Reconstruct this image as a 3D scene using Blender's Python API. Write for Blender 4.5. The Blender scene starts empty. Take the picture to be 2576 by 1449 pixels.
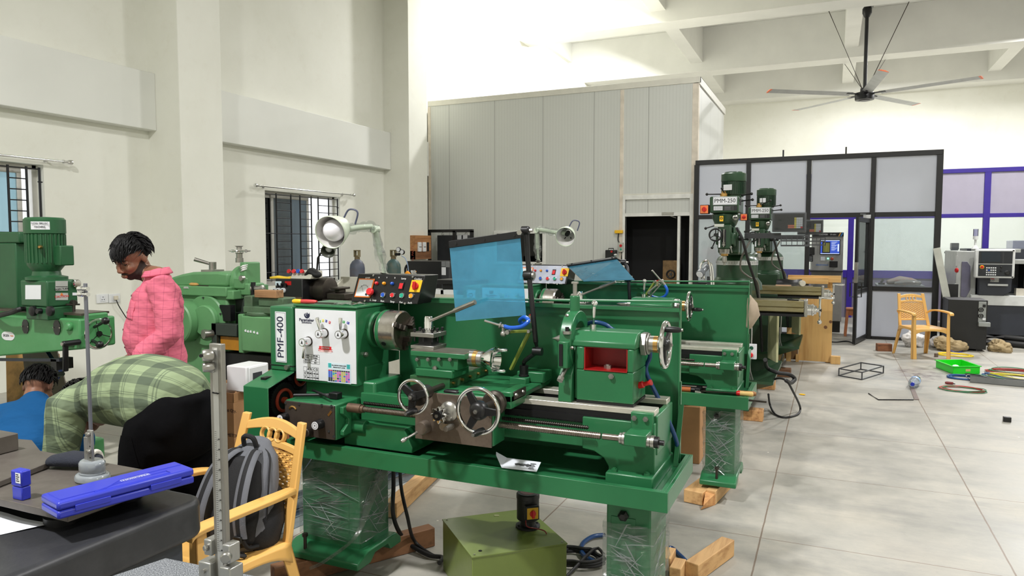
import bpy,bmesh,math,random
from mathutils import Vector,Matrix,Euler,noise
from math import sin,cos,pi,radians,atan2,hypot
random.seed(7)
SC=bpy.context.scene
COL=SC.collection
# ---------------------------------------------------------------- camera
EYE=Vector((0,0,1.6));FPX=1800.0;YAW=radians(24.0);PITCH=radians(3.6)
cam_d=bpy.data.cameras.new('camera');cam=bpy.data.objects.new('camera',cam_d);COL.objects.link(cam)
cam_d.sensor_width=36;cam_d.lens=36*FPX/2576;cam_d.clip_end=200;cam_d.clip_start=.02
cam.location=EYE;cam.rotation_euler=(pi/2-PITCH,0,YAW)
SC.camera=cam
# ---------------------------------------------------------------- exposure, sky, lamps of the hall
SC.view_settings.view_transform='Standard';SC.view_settings.look='None'
SC.view_settings.exposure=0.0;SC.view_settings.gamma=1.0;SC.view_settings.use_curve_mapping=False
W=bpy.data.worlds.new('sky');SC.world=W;W.use_nodes=True
W.node_tree.nodes['Background'].inputs[0].default_value=(.93,.96,1,1)
W.node_tree.nodes['Background'].inputs[1].default_value=1.6
def lamp(name,loc,power,size=.5,col=(1,.99,.985),aim=(0,0,-1),spread=180):
 d=bpy.data.lights.new(name,'AREA');d.shape='DISK';d.size=size;d.energy=power;d.color=col
 d.spread=radians(spread)
 o=bpy.data.objects.new(name,d);COL.objects.link(o);o.location=loc
 o.rotation_euler=Vector(aim).to_track_quat('-Z','Y').to_euler()
 return o
lamp('high_bay_lamp',(-2.8,-.9,6.7),600,.45)
lamp('high_bay_lamp',(3.2,4.5,6.7),380,.45)
lamp('high_bay_lamp',(-2.0,9.5,6.7),110,.45)
lamp('high_bay_lamp',(3.5,13.0,6.7),420,.45)
lamp('high_bay_lamp',(5.5,22.0,6.9),800,.45)
lamp('high_bay_lamp',(-5.2,16.2,7.6),430,.45,aim=(-.5,0,-1))
lamp('high_bay_lamp',(-5.6,20.6,7.3),240,.45,aim=(-.5,0,-1))
lamp('high_bay_lamp',(1.5,24.5,7.0),450,.45)  # extra unseen lamp, added to brighten the back wall
lamp('high_bay_lamp',(6.0,-2.5,6.7),330,.45)
# ---------------------------------------------------------------- pixel to point
_cy,_sy=cos(YAW),sin(YAW)
_R=Vector((_cy,_sy,0));_F0=Vector((-_sy,_cy,0))
_F=_F0*cos(PITCH)-Vector((0,0,sin(PITCH)));_U=_F0*sin(PITCH)+Vector((0,0,cos(PITCH)))
def at(x,y,X=None,Y=None,Z=None,d=None):
 r=_F+_R*((x-1288)/FPX)-_U*((y-724.5)/FPX)
 if X is not None:t=(X-EYE.x)/r.x
 elif Y is not None:t=(Y-EYE.y)/r.y
 elif Z is not None:t=(Z-EYE.z)/r.z
 else:t=d
 return EYE+r*t
# ---------------------------------------------------------------- materials
MATS={}
def srgb(c):
 return tuple(((v/255)/12.92 if v/255<=.04045 else((v/255+.055)/1.055)**2.4)for v in c)
def nm(name):
 m=bpy.data.materials.new(name);m.use_nodes=True
 return m,m.node_tree,m.node_tree.nodes['Principled BSDF']
def coords(nt,scale=(1,1,1)):
 tc=nt.nodes.new('ShaderNodeTexCoord');mp=nt.nodes.new('ShaderNodeMapping')
 nt.links.new(tc.outputs['Object'],mp.inputs[0]);mp.inputs['Scale'].default_value=scale
 return mp.outputs[0]
def noise_n(nt,vec,scale,detail=4,rough=.55):
 n=nt.nodes.new('ShaderNodeTexNoise');nt.links.new(vec,n.inputs['Vector'])
 n.inputs['Scale'].default_value=scale;n.inputs['Detail'].default_value=detail;n.inputs['Roughness'].default_value=rough
 return n.outputs['Fac']
def ramp(nt,fac,stops):
 r=nt.nodes.new('ShaderNodeValToRGB');nt.links.new(fac,r.inputs[0])
 while len(r.color_ramp.elements)<len(stops):r.color_ramp.elements.new(.5)
 for e,(p,c)in zip(r.color_ramp.elements,stops):
  e.position=p;e.color=(*c,1)if len(c)==3 else c
 return r.outputs[0]
def mix(nt,fac,a,b,blend='MIX'):
 n=nt.nodes.new('ShaderNodeMix');n.data_type='RGBA';n.blend_type=blend
 for s,v in((0,fac),(6,a),(7,b)):
  if hasattr(v,'links')or hasattr(v,'is_linked'):nt.links.new(v,n.inputs[s])
  elif s==0:n.inputs[0].default_value=v
  else:n.inputs[s].default_value=(*v,1)
 return n.outputs[2]
def math_n(nt,op,a,b=None,c=None):
 n=nt.nodes.new('ShaderNodeMath');n.operation=op
 for i,v in enumerate((a,b,c)):
  if v is None:continue
  if hasattr(v,'is_linked'):nt.links.new(v,n.inputs[i])
  else:n.inputs[i].default_value=v
 return n.outputs[0]
def sep(nt,vec):
 n=nt.nodes.new('ShaderNodeSeparateXYZ');nt.links.new(vec,n.inputs[0]);return n.outputs
def bump(nt,b,h,strength=.2,dist=.01):
 n=nt.nodes.new('ShaderNodeBump');nt.links.new(h,n.inputs['Height'])
 n.inputs['Strength'].default_value=strength;n.inputs['Distance'].default_value=dist
 nt.links.new(n.outputs[0],b.inputs['Normal'])
def M(name,rgb=(),rough=.5,metal=0.,var=.12,vscale=6.,bmp=0.,bscale=60.,spec=.5,coat=0.,sss=0.):
 """procedural paint / plastic / metal: soft colour variation plus fine bump"""
 if name in MATS:return MATS[name]
 m,nt,b=nm(name);c=srgb(rgb)
 v=coords(nt);f=noise_n(nt,v,vscale)
 b.inputs['Roughness'].default_value=rough;b.inputs['Metallic'].default_value=metal
 b.inputs['Specular IOR Level'].default_value=spec;b.inputs['Coat Weight'].default_value=coat
 lo=tuple(max(0,x*(1-var))for x in c);hi=tuple(min(1,x*(1+var))for x in c)
 nt.links.new(ramp(nt,f,[(.3,lo),(.7,hi)]),b.inputs['Base Color'])
 if bmp:bump(nt,b,noise_n(nt,v,bscale,3),bmp,.004)
 MATS[name]=m
 return m
def stained(name,rgb=(),dirt=(),rough=.5,metal=0.,scale=3.,amount=.5,stretch=(1,1,1),bmp=.1):
 if name in MATS:return MATS[name]
 m,nt,b=nm(name);v=coords(nt,stretch)
 f=noise_n(nt,v,scale,8,.65);f2=noise_n(nt,v,scale*9,4)
 k=ramp(nt,f,[(.45,(0,0,0)),(.75,(1,1,1))])
 k=math_n(nt,'MULTIPLY',k,amount)
 c1=mix(nt,k,srgb(rgb),srgb(dirt))
 c2=mix(nt,math_n(nt,'MULTIPLY',f2,.18),c1,srgb(dirt))
 nt.links.new(c2,b.inputs['Base Color'])
 b.inputs['Roughness'].default_value=rough;b.inputs['Metallic'].default_value=metal
 if bmp:bump(nt,b,f2,bmp,.004)
 MATS[name]=m;return m
def wood(name,rgb=(),dark=(),scale=1.,axis=0,rough=.65):
 if name in MATS:return MATS[name]
 m,nt,b=nm(name)
 st=[22*scale]*3;st[axis]=1.6*scale
 v=coords(nt,st);f=noise_n(nt,v,1.3,6,.6)
 v2=coords(nt,(2,2,2));f2=noise_n(nt,v2,2.5,3)
 c=ramp(nt,f,[(.3,srgb(dark)),(.52,srgb(rgb)),(.8,srgb(tuple(min(255,x*1.08)for x in rgb)))])
 c=mix(nt,math_n(nt,'MULTIPLY',f2,.35),c,srgb(dark))
 nt.links.new(c,b.inputs['Base Color']);b.inputs['Roughness'].default_value=rough
 bump(nt,b,f,.15,.003);MATS[name]=m;return m
def emit(name,rgb,s):
 if name in MATS:return MATS[name]
 m,nt,b=nm(name);b.inputs['Base Color'].default_value=(0,0,0,1)
 b.inputs['Emission Color'].default_value=(*srgb(rgb),1);b.inputs['Emission Strength'].default_value=s
 MATS[name]=m;return m
def glass(name,tint=(),alpha=1,rough=.05,diffuse=(255,255,255),haze=0.):
 """thin pane: tinted see-through, mirror-like sheen, optional milky haze"""
 if name in MATS:return MATS[name]
 m,nt,b=nm(name);N=nt.nodes;L=nt.links
 tr=N.new('ShaderNodeBsdfTransparent');tr.inputs[0].default_value=(*srgb(tint),1)
 b.inputs['Base Color'].default_value=(*srgb(diffuse),1);b.inputs['Roughness'].default_value=rough
 b.inputs['Specular IOR Level'].default_value=.6
 tl=N.new('ShaderNodeBsdfTranslucent');tl.inputs[0].default_value=(*srgb(diffuse),1)
 m0=N.new('ShaderNodeMixShader');m0.inputs[0].default_value=.5
 L.new(b.outputs[0],m0.inputs[1]);L.new(tl.outputs[0],m0.inputs[2])
 gl=N.new('ShaderNodeBsdfGlossy');gl.inputs['Roughness'].default_value=rough
 m1=N.new('ShaderNodeMixShader');m1.inputs[0].default_value=alpha*(1-haze)
 v=coords(nt);f=noise_n(nt,v,9,4)
 k=math_n(nt,'ADD',math_n(nt,'MULTIPLY',math_n(nt,'SUBTRACT',f,.5),haze*.8),haze)
 m1.inputs[0].default_value=0
 L.new(math_n(nt,'MAXIMUM',k,1-alpha),m1.inputs[0])
 L.new(tr.outputs[0],m1.inputs[1]);L.new(m0.outputs[0],m1.inputs[2])
 fr=N.new('ShaderNodeFresnel');fr.inputs[0].default_value=1.45
 m2=N.new('ShaderNodeMixShader');L.new(fr.outputs[0],m2.inputs[0]);L.new(m1.outputs[0],m2.inputs[1]);L.new(gl.outputs[0],m2.inputs[2])
 L.new(m2.outputs[0],N['Material Output'].inputs[0]);MATS[name]=m;return m
def wrap_mat():
 if 'wrap' in MATS:return MATS['wrap']
 m,nt,b=nm('stretch_wrap');N=nt.nodes;L=nt.links
 v=coords(nt,(2.2,2.2,26));f=noise_n(nt,v,2.2,7,.72);f3=noise_n(nt,coords(nt,(6,6,3)),2.,3);f2=noise_n(nt,coords(nt,(3,3,46)),1.6,5,.7)
 tr=N.new('ShaderNodeBsdfTransparent');tr.inputs[0].default_value=(.93,.95,.94,1)
 b.inputs['Base Color'].default_value=(.8,.83,.82,1);b.inputs['Roughness'].default_value=.1;b.inputs['Specular IOR Level'].default_value=1.
 bp=N.new('ShaderNodeBump');L.new(f,bp.inputs['Height']);bp.inputs['Strength'].default_value=1.;bp.inputs['Distance'].default_value=.16
 L.new(bp.outputs[0],b.inputs['Normal'])
 k=math_n(nt,'ADD',ramp(nt,f2,[(.5,(.03,)*3),(.6,(.1,)*3),(.68,(.55,)*3)]),ramp(nt,f3,[(.5,(0,)*3),(.8,(.25,)*3)]))
 mx=N.new('ShaderNodeMixShader');L.new(k,mx.inputs[0]);L.new(tr.outputs[0],mx.inputs[1]);L.new(b.outputs[0],mx.inputs[2])
 g=N.new('ShaderNodeBsdfGlossy');g.inputs['Roughness'].default_value=.06;L.new(bp.outputs[0],g.inputs['Normal'])
 m2=N.new('ShaderNodeMixShader');m2.inputs[0].default_value=.16;L.new(mx.outputs[0],m2.inputs[1]);L.new(g.outputs[0],m2.inputs[2])
 L.new(m2.outputs[0],N['Material Output'].inputs[0]);MATS['wrap']=m;return m
# ---------------------------------------------------------------- mesh builder
ORG=Vector((0,0,0))
def basis(d,up=None):
 d=Vector(d).normalized();up=Vector(up)if up else Vector((0,0,1))
 if abs(d.dot(up.normalized()))>.98:up=Vector((1,0,0))if abs(d.x)<.9 else Vector((0,1,0))
 s=d.cross(up).normalized();return s,s.cross(d).normalized(),d
class MB:
 def __init__(s):s.v=[];s.f=[]
 def add(s,v,f):
  n=len(s.v);s.v+=[Vector(p)for p in v];s.f+=[tuple(i+n for i in q)for q in f];return s
 def box(s,x0,x1,y0,y1,z0,z1):
  return s.add([(x,y,z)for x in(x0,x1)for y in(y0,y1)for z in(z0,z1)],
                     [(0,1,3,2),(4,6,7,5),(0,4,5,1),(2,3,7,6),(0,2,6,4),(1,5,7,3)])
 def obox(s,c,size,rot=(0,0,0)):
  r=Euler(rot).to_matrix();c=Vector(c);a=[k/2 for k in size]
  return s.hexa([c+r@Vector((x*a[0],y*a[1],z*a[2]))for x in(-1,1)for y in(-1,1)for z in(-1,1)])
 def hexa(s,p): # eight corners in box order
  return s.add(p,[(0,1,3,2),(4,6,7,5),(0,4,5,1),(2,3,7,6),(0,2,6,4),(1,5,7,3)])
 def bar(s,p0,p1,w,h,up=None):
  p0,p1=Vector(p0),Vector(p1);a,b,d=basis(p1-p0,up)
  return s.hexa([p+a*(x*w/2)+b*(y*h/2)for x in(-1,1)for y in(-1,1)for p in(p0,p1)])
 def ringed(s,rings,close=False,caps=True):
  n=len(rings[0]);v=[p for r in rings for p in r];f=[]
  R=len(rings)
  for i in range(R if close else R-1):
   for j in range(n):
    a=i*n+j;b=i*n+(j+1)%n;i2=(i+1)%R
    f.append((a,b,i2*n+(j+1)%n,i2*n+j))
  if caps and not close:f+=[tuple(range(n))[::-1],tuple((R-1)*n+k for k in range(n))]
  return s.add(v,f)
 def cyl(s,p0,p1,r,r1=None,seg=20):
  return s.rev(p0,Vector(p1)-Vector(p0),[(r,0),(r if r1 is None else r1,1)],seg,True)
 def rev(s,p0,axis,prof,seg=24,unit=False,caps=True):
  p0=Vector(p0);ax=Vector(axis);L=ax.length if unit else 1;a,b,d=basis(ax)
  return s.ringed([[p0+d*(h*L)+(a*cos(2*pi*k/seg)+b*sin(2*pi*k/seg))*max(r,1e-5)for k in range(seg)]for r,h in prof],caps=caps)
 def tube(s,pts,r,seg=10,close=False):
  pts=[Vector(p)for p in pts];n=len(pts);rr=r if isinstance(r,(list,tuple))else[r]*n
  rings=[];up=None
  for i,p in enumerate(pts):
   if close:d=pts[(i+1)%n]-pts[i-1]
   else:d=pts[min(i+1,n-1)]-pts[max(i-1,0)]
   if d.length<1e-9:d=Vector((0,0,1))
   d.normalize()
   if up is None:a,b,_=basis(d)
   else:
    a=up-d*up.dot(d)
    if a.length<1e-6:a,b,_=basis(d)
    a.normalize();b=d.cross(a)
   up=a
   rings.append([p+(a*cos(2*pi*k/seg)+b*sin(2*pi*k/seg))*rr[i]for k in range(seg)])
  return s.ringed(rings,close)
 def loft(s,secs,up=(0,0,1),seg=20,round_caps=True):
  """secs: (centre, half width across, half height along up) ; elliptic sections"""
  P=[Vector(c)for c,_,_ in secs];rings=[];n=len(P)
  for i,(c,a,b)in enumerate(secs):
   d=P[min(i+1,n-1)]-P[max(i-1,0)];u,w,d=basis(d,up)
   ring=lambda k,off:[P[i]+d*off+u*(cos(2*pi*j/seg)*a*k)+w*(sin(2*pi*j/seg)*b*k)for j in range(seg)]
   m=min(a,b)
   if i==0 and round_caps:rings+=[ring(sin(t),-m*cos(t))for t in(.15,.5,.9,1.25)]
   rings.append(ring(1,0))
   if i==n-1 and round_caps:rings+=[ring(sin(t),m*cos(t))for t in(1.25,.9,.5,.15)]
  return s.ringed(rings)
 def sph(s,c,r,seg=18,rot=None):
  c=Vector(c);r=Vector(r)if hasattr(r,'__len__')else Vector((r,r,r));R=rot or Matrix.Identity(3)
  h=seg//2
  return s.ringed([[c+R@Vector((r.x*sin(t)*cos(2*pi*k/seg),r.y*sin(t)*sin(2*pi*k/seg),-r.z*cos(t)))for k in range(seg)]
                         for t in[max(.02,min(pi-.02,pi*i/h))for i in range(h+1)]])
 def torus(s,c,axis,R,r,seg=36,rs=10,flat=1.):
  c=Vector(c);a,b,d=basis(axis)
  return s.ringed([[c+(a*cos(t)+b*sin(t))*(R+r*cos(q))+d*(r*flat*sin(q))for q in[2*pi*k/rs for k in range(rs)]]
                         for t in[2*pi*i/seg for i in range(seg)]],close=True)
 def prism(s,poly,axis,a,b):
  """polygon extruded along an axis: 'x' polygons are (y,z), 'y' (x,z), 'z' (x,y)"""
  mk={'x':lambda p,t:(t,p[0],p[1]),'y':lambda p,t:(p[0],t,p[1]),'z':lambda p,t:(p[0],p[1],t)}[axis]
  n=len(poly)
  return s.add([mk(p,a)for p in poly]+[mk(p,b)for p in poly],
                     [tuple(range(n)),tuple(range(2*n-1,n-1,-1))]+[(i,i+n,(i+1)%n+n,(i+1)%n)for i in range(n)])
 def plate(s,corners,t):
  """four corners extruded by thickness t along their normal"""
  p=[Vector(c)for c in corners];n=(p[1]-p[0]).cross(p[3]-p[0]).normalized()*t
  return s.add(p+[q+n for q in p],[(3,2,1,0),(4,5,6,7)]+[(i,(i+1)%4,(i+1)%4+4,i+4)for i in range(4)])
 def grid(s,fn,nu,nv,t=0):
  P=[[Vector(fn(i/nu,j/nv))for j in range(nv+1)]for i in range(nu+1)]
  v=[p for r in P for p in r];f=[(i*(nv+1)+j,(i+1)*(nv+1)+j,(i+1)*(nv+1)+j+1,i*(nv+1)+j+1)for i in range(nu)for j in range(nv)]
  return s.add(v,f)
 def xf(s,m,start=0):
  for i in range(start,len(s.v)):s.v[i]=m@s.v[i]
  return s
 def build(s,name,mat,parent=None,bevel=0,smooth=35,org=None,fix=True,bseg=2):
  o_=ORG if org is None else org
  me=bpy.data.meshes.new(name);me.from_pydata([p-o_ for p in s.v],[],s.f)
  if fix:
   bm=bmesh.new();bm.from_mesh(me);bmesh.ops.recalc_face_normals(bm,faces=bm.faces);bm.to_mesh(me);bm.free()
  me.update()
  for m in(mat if isinstance(mat,(list,tuple))else[mat]):me.materials.append(m)
  if smooth:
   me.polygons.foreach_set('use_smooth',[True]*len(me.polygons));me.set_sharp_from_angle(angle=radians(smooth))
  o=bpy.data.objects.new(name,me);COL.objects.link(o)
  if parent:o.parent=parent
  if bevel:
   b=o.modifiers.new('edge','BEVEL');b.width=bevel;b.segments=bseg;b.limit_method='ANGLE';b.angle_limit=radians(40)
  return o
def tag(o,label,cat,group=None,kind=None):
 o['label']=label;o['category']=cat
 if group:o['group']=group
 if kind:o['kind']=kind
 return o
def thing(name,label,cat,loc=(0,0,0),rotz=0.,group=None,local=False):
 """an Empty at the thing's base; parts are then given in world coordinates (or local ones)"""
 global ORG
 o=bpy.data.objects.new(name,None);COL.objects.link(o);o.empty_display_size=.1
 o.location=loc;o.rotation_euler=(0,0,rotz);tag(o,label,cat,group)
 ORG=Vector((0,0,0))if local else Vector(loc)
 return o
def solo(mb,name,mat,label,cat,group=None,bevel=0,smooth=35,kind=None):
 lo=Vector([min(p[i]for p in mb.v)for i in range(3)]);hi=Vector([max(p[i]for p in mb.v)for i in range(3)])
 org=Vector(((lo.x+hi.x)/2,(lo.y+hi.y)/2,lo.z))
 o=mb.build(name,mat,None,bevel,smooth,org);o.location=org
 return tag(o,label,cat,group,kind)
def struct(name,mb,mat,parent=None,bevel=0,smooth=35):
 o=mb.build(name,mat,parent,bevel,smooth,Vector((0,0,0)))
 if parent is None:o['kind']='structure'
 return o
def text(name,body,mat,parent,origin,right,up,size,extrude=.0006,align='CENTER',fit=None,lift=.0008,org=None,bold=0.):
 """lettering lying on a surface: origin is its middle, right/up its reading directions"""
 cu=bpy.data.curves.new(name,'FONT');cu.body=body;cu.size=size;cu.align_x=align;cu.align_y='CENTER';cu.extrude=extrude;cu.resolution_u=3;cu.offset=bold
 tmp=bpy.data.objects.new(name,cu);COL.objects.link(tmp)
 dg=bpy.context.evaluated_depsgraph_get();me=bpy.data.meshes.new_from_object(tmp.evaluated_get(dg))
 COL.objects.unlink(tmp);bpy.data.objects.remove(tmp)
 r=Vector(right).normalized();n=r.cross(Vector(up)).normalized();u=n.cross(r)
 sx=1.
 if fit and len(me.vertices):
  wd=max(v.co.x for v in me.vertices)-min(v.co.x for v in me.vertices);sx=fit/max(wd,1e-6)
 o_=Vector(origin)+n*lift-(ORG if org is None else org)
 for v in me.vertices:v.co=o_+r*(v.co.x*sx)+u*v.co.y+n*v.co.z
 me.materials.clear();me.materials.append(mat);me.name=name
 o=bpy.data.objects.new(name,me);COL.objects.link(o)
 if parent:o.parent=parent
 return o
def bake(o,voxel=None,smooth_it=0,sub=0,name=None):
 """turn remesh / smooth modifiers into plain mesh data"""
 if voxel:
  m=o.modifiers.new('r','REMESH');m.mode='VOXEL';m.voxel_size=voxel;m.use_smooth_shade=True
 if smooth_it:
  m=o.modifiers.new('s','SMOOTH');m.factor=.5;m.iterations=smooth_it
 dg=bpy.context.evaluated_depsgraph_get();me=bpy.data.meshes.new_from_object(o.evaluated_get(dg))
 o.modifiers.clear();old=o.data;o.data=me;bpy.data.meshes.remove(old)
 me.polygons.foreach_set('use_smooth',[True]*len(me.polygons))
 return o
def snap(o,p,off=.001):
 """nearest point on a mesh part"""
 ok,l,n,i=o.closest_point_on_mesh(Vector(p)-ORG);return l+n*off+ORG,n
def arc(c,u,w,r,a0,a1,n=12):
 c,u,w=Vector(c),Vector(u),Vector(w)
 return[c+u*(r*cos(a0+(a1-a0)*i/n))+w*(r*sin(a0+(a1-a0)*i/n))for i in range(n+1)]
def spline(pts,n=8):
 pts=[Vector(p)for p in pts];P=[pts[0]*2-pts[1]]+pts+[pts[-1]*2-pts[-2]];out=[]
 for i in range(1,len(P)-2):
  a,b,c,d=P[i-1:i+3]
  for k in range(n):
   t=k/n;out.append(.5*((2*b)+(c-a)*t+(2*a-5*b+4*c-d)*t*t+(3*b-a-3*c+d)*t**3))
 return out+[pts[-1]]
XV,YV,ZV=Vector((1,0,0)),Vector((0,1,0)),Vector((0,0,1))
# shared materials
GREEN=M('lathe_green',(40,106,66),.32,var=.1,vscale=3,bmp=.06,bscale=120)
STEEL=M('ground_steel',(168,166,160),.32,.9,var=.15,vscale=14)
CHROME=M('polished_chrome',(225,225,225),.1,1.,var=.03)
BLACKM=M('black_oxide',(22,22,24),.42,.2,var=.25)
BLACKP=M('black_plastic',(18,18,19),.38,var=.2)
BLACKR=M('black_rubber',(20,20,21),.55,var=.2)
WHITE=M('white_plastic',(226,228,228),.4,var=.03)
REDP=M('red_paint',(190,22,24),.4,var=.15)
REDB=M('red_button',(214,40,48),.3,var=.05)
YELP=M('yellow_plastic',(238,186,30),.38,var=.05)
BLUEB=M('blue_button',(30,80,180),.3,var=.05)
GRNB=M('green_button',(30,160,130),.3,var=.05)
INK=M('dark_ink',(22,28,60),.6,var=.02)
INKK=M('black_ink',(20,20,22),.6,var=.02)
WINK=M('white_ink',(230,230,228),.6,var=.02)
LABEL=M('white_label',(222,224,228),.35,var=.03)
BRASS=M('brass',(190,150,90),.3,.9)
# ================================================================ the hall
def wall_mat():
 m,nt,b=nm('cream_plaster');v=coords(nt)
 f=noise_n(nt,v,.55,5,.6);f2=noise_n(nt,v,4,6,.7);f3=noise_n(nt,v,90,2)
 c=ramp(nt,f,[(.3,srgb((226,226,214))),(.7,srgb((238,238,228)))])
 c=mix(nt,math_n(nt,'MULTIPLY',ramp(nt,f2,[(.55,(0,0,0)),(.85,(1,1,1))]),.18),c,srgb((196,186,160)))
 nt.links.new(c,b.inputs['Base Color']);b.inputs['Roughness'].default_value=.7
 bump(nt,b,f3,.05,.003);return m
def floor_mat():
 m,nt,b=nm('concrete');v=coords(nt);s=sep(nt,v)
 big=noise_n(nt,v,.35,6,.62);mid=noise_n(nt,v,1.7,8,.68);fine=noise_n(nt,v,24,5,.7)
 st=noise_n(nt,coords(nt,(.55,1.5,1)),1.1,8,.72)
 c=ramp(nt,mid,[(.3,srgb((142,141,133))),(.5,srgb((164,161,152))),(.72,srgb((186,181,169)))])
 c=mix(nt,math_n(nt,'MULTIPLY',ramp(nt,st,[(.5,(0,0,0)),(.72,(1,1,1))]),.55),c,srgb((112,114,115)))
 c=mix(nt,math_n(nt,'MULTIPLY',ramp(nt,big,[(.55,(0,0,0)),(.7,(1,1,1))]),.35),c,srgb((178,166,148)))
 c=mix(nt,math_n(nt,'MULTIPLY',ramp(nt,fine,[(.62,(0,0,0)),(.8,(1,1,1))]),.35),c,srgb((105,103,98)))
 def joint(co,off,per,w):
  t=math_n(nt,'ADD',math_n(nt,'DIVIDE',math_n(nt,'SUBTRACT',co,off),per),200.5)
  t=math_n(nt,'ABSOLUTE',math_n(nt,'SUBTRACT',math_n(nt,'FRACT',t),.5))
  return math_n(nt,'LESS_THAN',t,w/per)
 wob=math_n(nt,'MULTIPLY',math_n(nt,'SUBTRACT',noise_n(nt,v,9,3),.5),.006)
 jx=joint(math_n(nt,'ADD',s[0],wob),-.31,1.165,.0042);jy=joint(math_n(nt,'ADD',s[1],wob),4.02,1.215,.003)
 j=math_n(nt,'MAXIMUM',jx,jy)
 c=mix(nt,math_n(nt,'MULTIPLY',j,.75),c,srgb((104,82,62)))
 # dried paint drops, chalk and a dark spill
 vo=nt.nodes.new('ShaderNodeTexVoronoi');nt.links.new(v,vo.inputs['Vector']);vo.inputs['Scale'].default_value=5.5
 dr=math_n(nt,'LESS_THAN',vo.outputs['Distance'],.045)
 k=math_n(nt,'MULTIPLY',dr,math_n(nt,'GREATER_THAN',noise_n(nt,v,.8,2),.56))
 c=mix(nt,math_n(nt,'MULTIPLY',k,.8),c,srgb((225,222,208)))
 dx=math_n(nt,'DIVIDE',math_n(nt,'SUBTRACT',s[0],1.0),.36);dy=math_n(nt,'DIVIDE',math_n(nt,'SUBTRACT',s[1],9.95),.6)
 q=math_n(nt,'ADD',math_n(nt,'MULTIPLY',dx,dx),math_n(nt,'MULTIPLY',dy,dy))
 q=math_n(nt,'MULTIPLY',math_n(nt,'MAXIMUM',math_n(nt,'SUBTRACT',1.,q),0.),ramp(nt,noise_n(nt,v,5,6,.7),[(.4,(0,0,0)),(.62,(1,1,1))]))
 c=mix(nt,math_n(nt,'MULTIPLY',q,.95),c,srgb((78,64,72)))
 nt.links.new(c,b.inputs['Base Color'])
 nt.links.new(ramp(nt,mid,[(.3,(.36,)*3),(.7,(.6,)*3)]),b.inputs['Roughness'])
 b.inputs['Specular IOR Level'].default_value=.35
 h=math_n(nt,'SUBTRACT',math_n(nt,'MULTIPLY',fine,.25),j);bump(nt,b,h,.25,.004)
 return m
def panel_mat(name,rgb,dark,axis,pitch,wide):
 m,nt,b=nm(name);v=coords(nt);s=sep(nt,v)
 t=math_n(nt,'FRACT',math_n(nt,'ADD',math_n(nt,'DIVIDE',s[axis],pitch),100.))
 l=math_n(nt,'LESS_THAN',t,.1)
 t2=math_n(nt,'FRACT',math_n(nt,'ADD',math_n(nt,'DIVIDE',s[axis],wide),100.));l2=math_n(nt,'LESS_THAN',t2,.012)
 f=noise_n(nt,coords(nt,(3,3,.6)),1.2,5)
 c=mix(nt,math_n(nt,'MULTIPLY',f,.12),srgb(rgb),srgb(dark))
 c=mix(nt,math_n(nt,'MULTIPLY',l,.16),c,srgb((120,120,112)));c=mix(nt,math_n(nt,'MULTIPLY',l2,.5),c,srgb((80,80,74)))
 nt.links.new(c,b.inputs['Base Color']);b.inputs['Roughness'].default_value=.42
 bump(nt,b,math_n(nt,'SUBTRACT',1.,l),.25,.004);return m
PLASTER=wall_mat();CEILM=M('ceiling_white',(232,232,226),.75,var=.04,vscale=1.2)
BEAMM=M('band_white',(228,229,222),.72,var=.03,vscale=1.)
struct('floor',MB().box(-9,13,-8,30,-.2,0),floor_mat(),smooth=0)
WX=-8.06
WIN=[(3.35,5.235,.92,2.47),(8.66,10.52,.92,2.42)]
w=MB();y0=-8
for a,b_,lo,hi in WIN:
 w.box(WX-.24,WX,y0,a,0,8.2).box(WX-.24,WX,a,b_,0,lo).box(WX-.24,WX,a,b_,hi,8.2);y0=b_
w.box(WX-.24,WX,y0,30,0,8.2)
struct('wall_left',w,PLASTER,smooth=0)
struct('wall_back',MB().box(-9,13,28.4,28.6,0,8.2),PLASTER,smooth=0)
struct('wall_right',MB().box(12,12.2,-8,30,0,8.2),PLASTER,smooth=0)
struct('wall_rear',MB().box(-9,13,-7.2,-7,0,8.2),PLASTER,smooth=0)
struct('ceiling',MB().box(-9,13,-8,30,8.13,8.3),CEILM,smooth=0)
CY=[1.26+5.345*k for k in range(6)]
for y in CY:
 struct('column',MB().box(WX-.02,-7.5,y,y+.69,0,8.13),PLASTER,bevel=.008)
 struct('beam',MB().box(WX-.02,12.1,y-.001,y+.691,6.82,8.13),CEILM,bevel=.008)
for y in CY[:-1]:
 for x in(-3.9,.38,4.63,8.9):
  struct('beam',MB().box(x-.18,x+.18,y+.69,y+5.346,7.1,8.13),CEILM,bevel=.006)
 struct('trim_1',MB().box(WX-.02,-7.93,y+.69,y+5.345,7.52,8.13),BEAMM,bevel=.006)
 struct('trim_2',MB().box(WX-.02,-7.91,y+.69,y+5.345,3.03,3.75),BEAMM,bevel=.008)
struct('beam',MB().box(-8.06,12.1,27.6,28.41,6.8,8.13),CEILM,bevel=.006)
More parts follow.
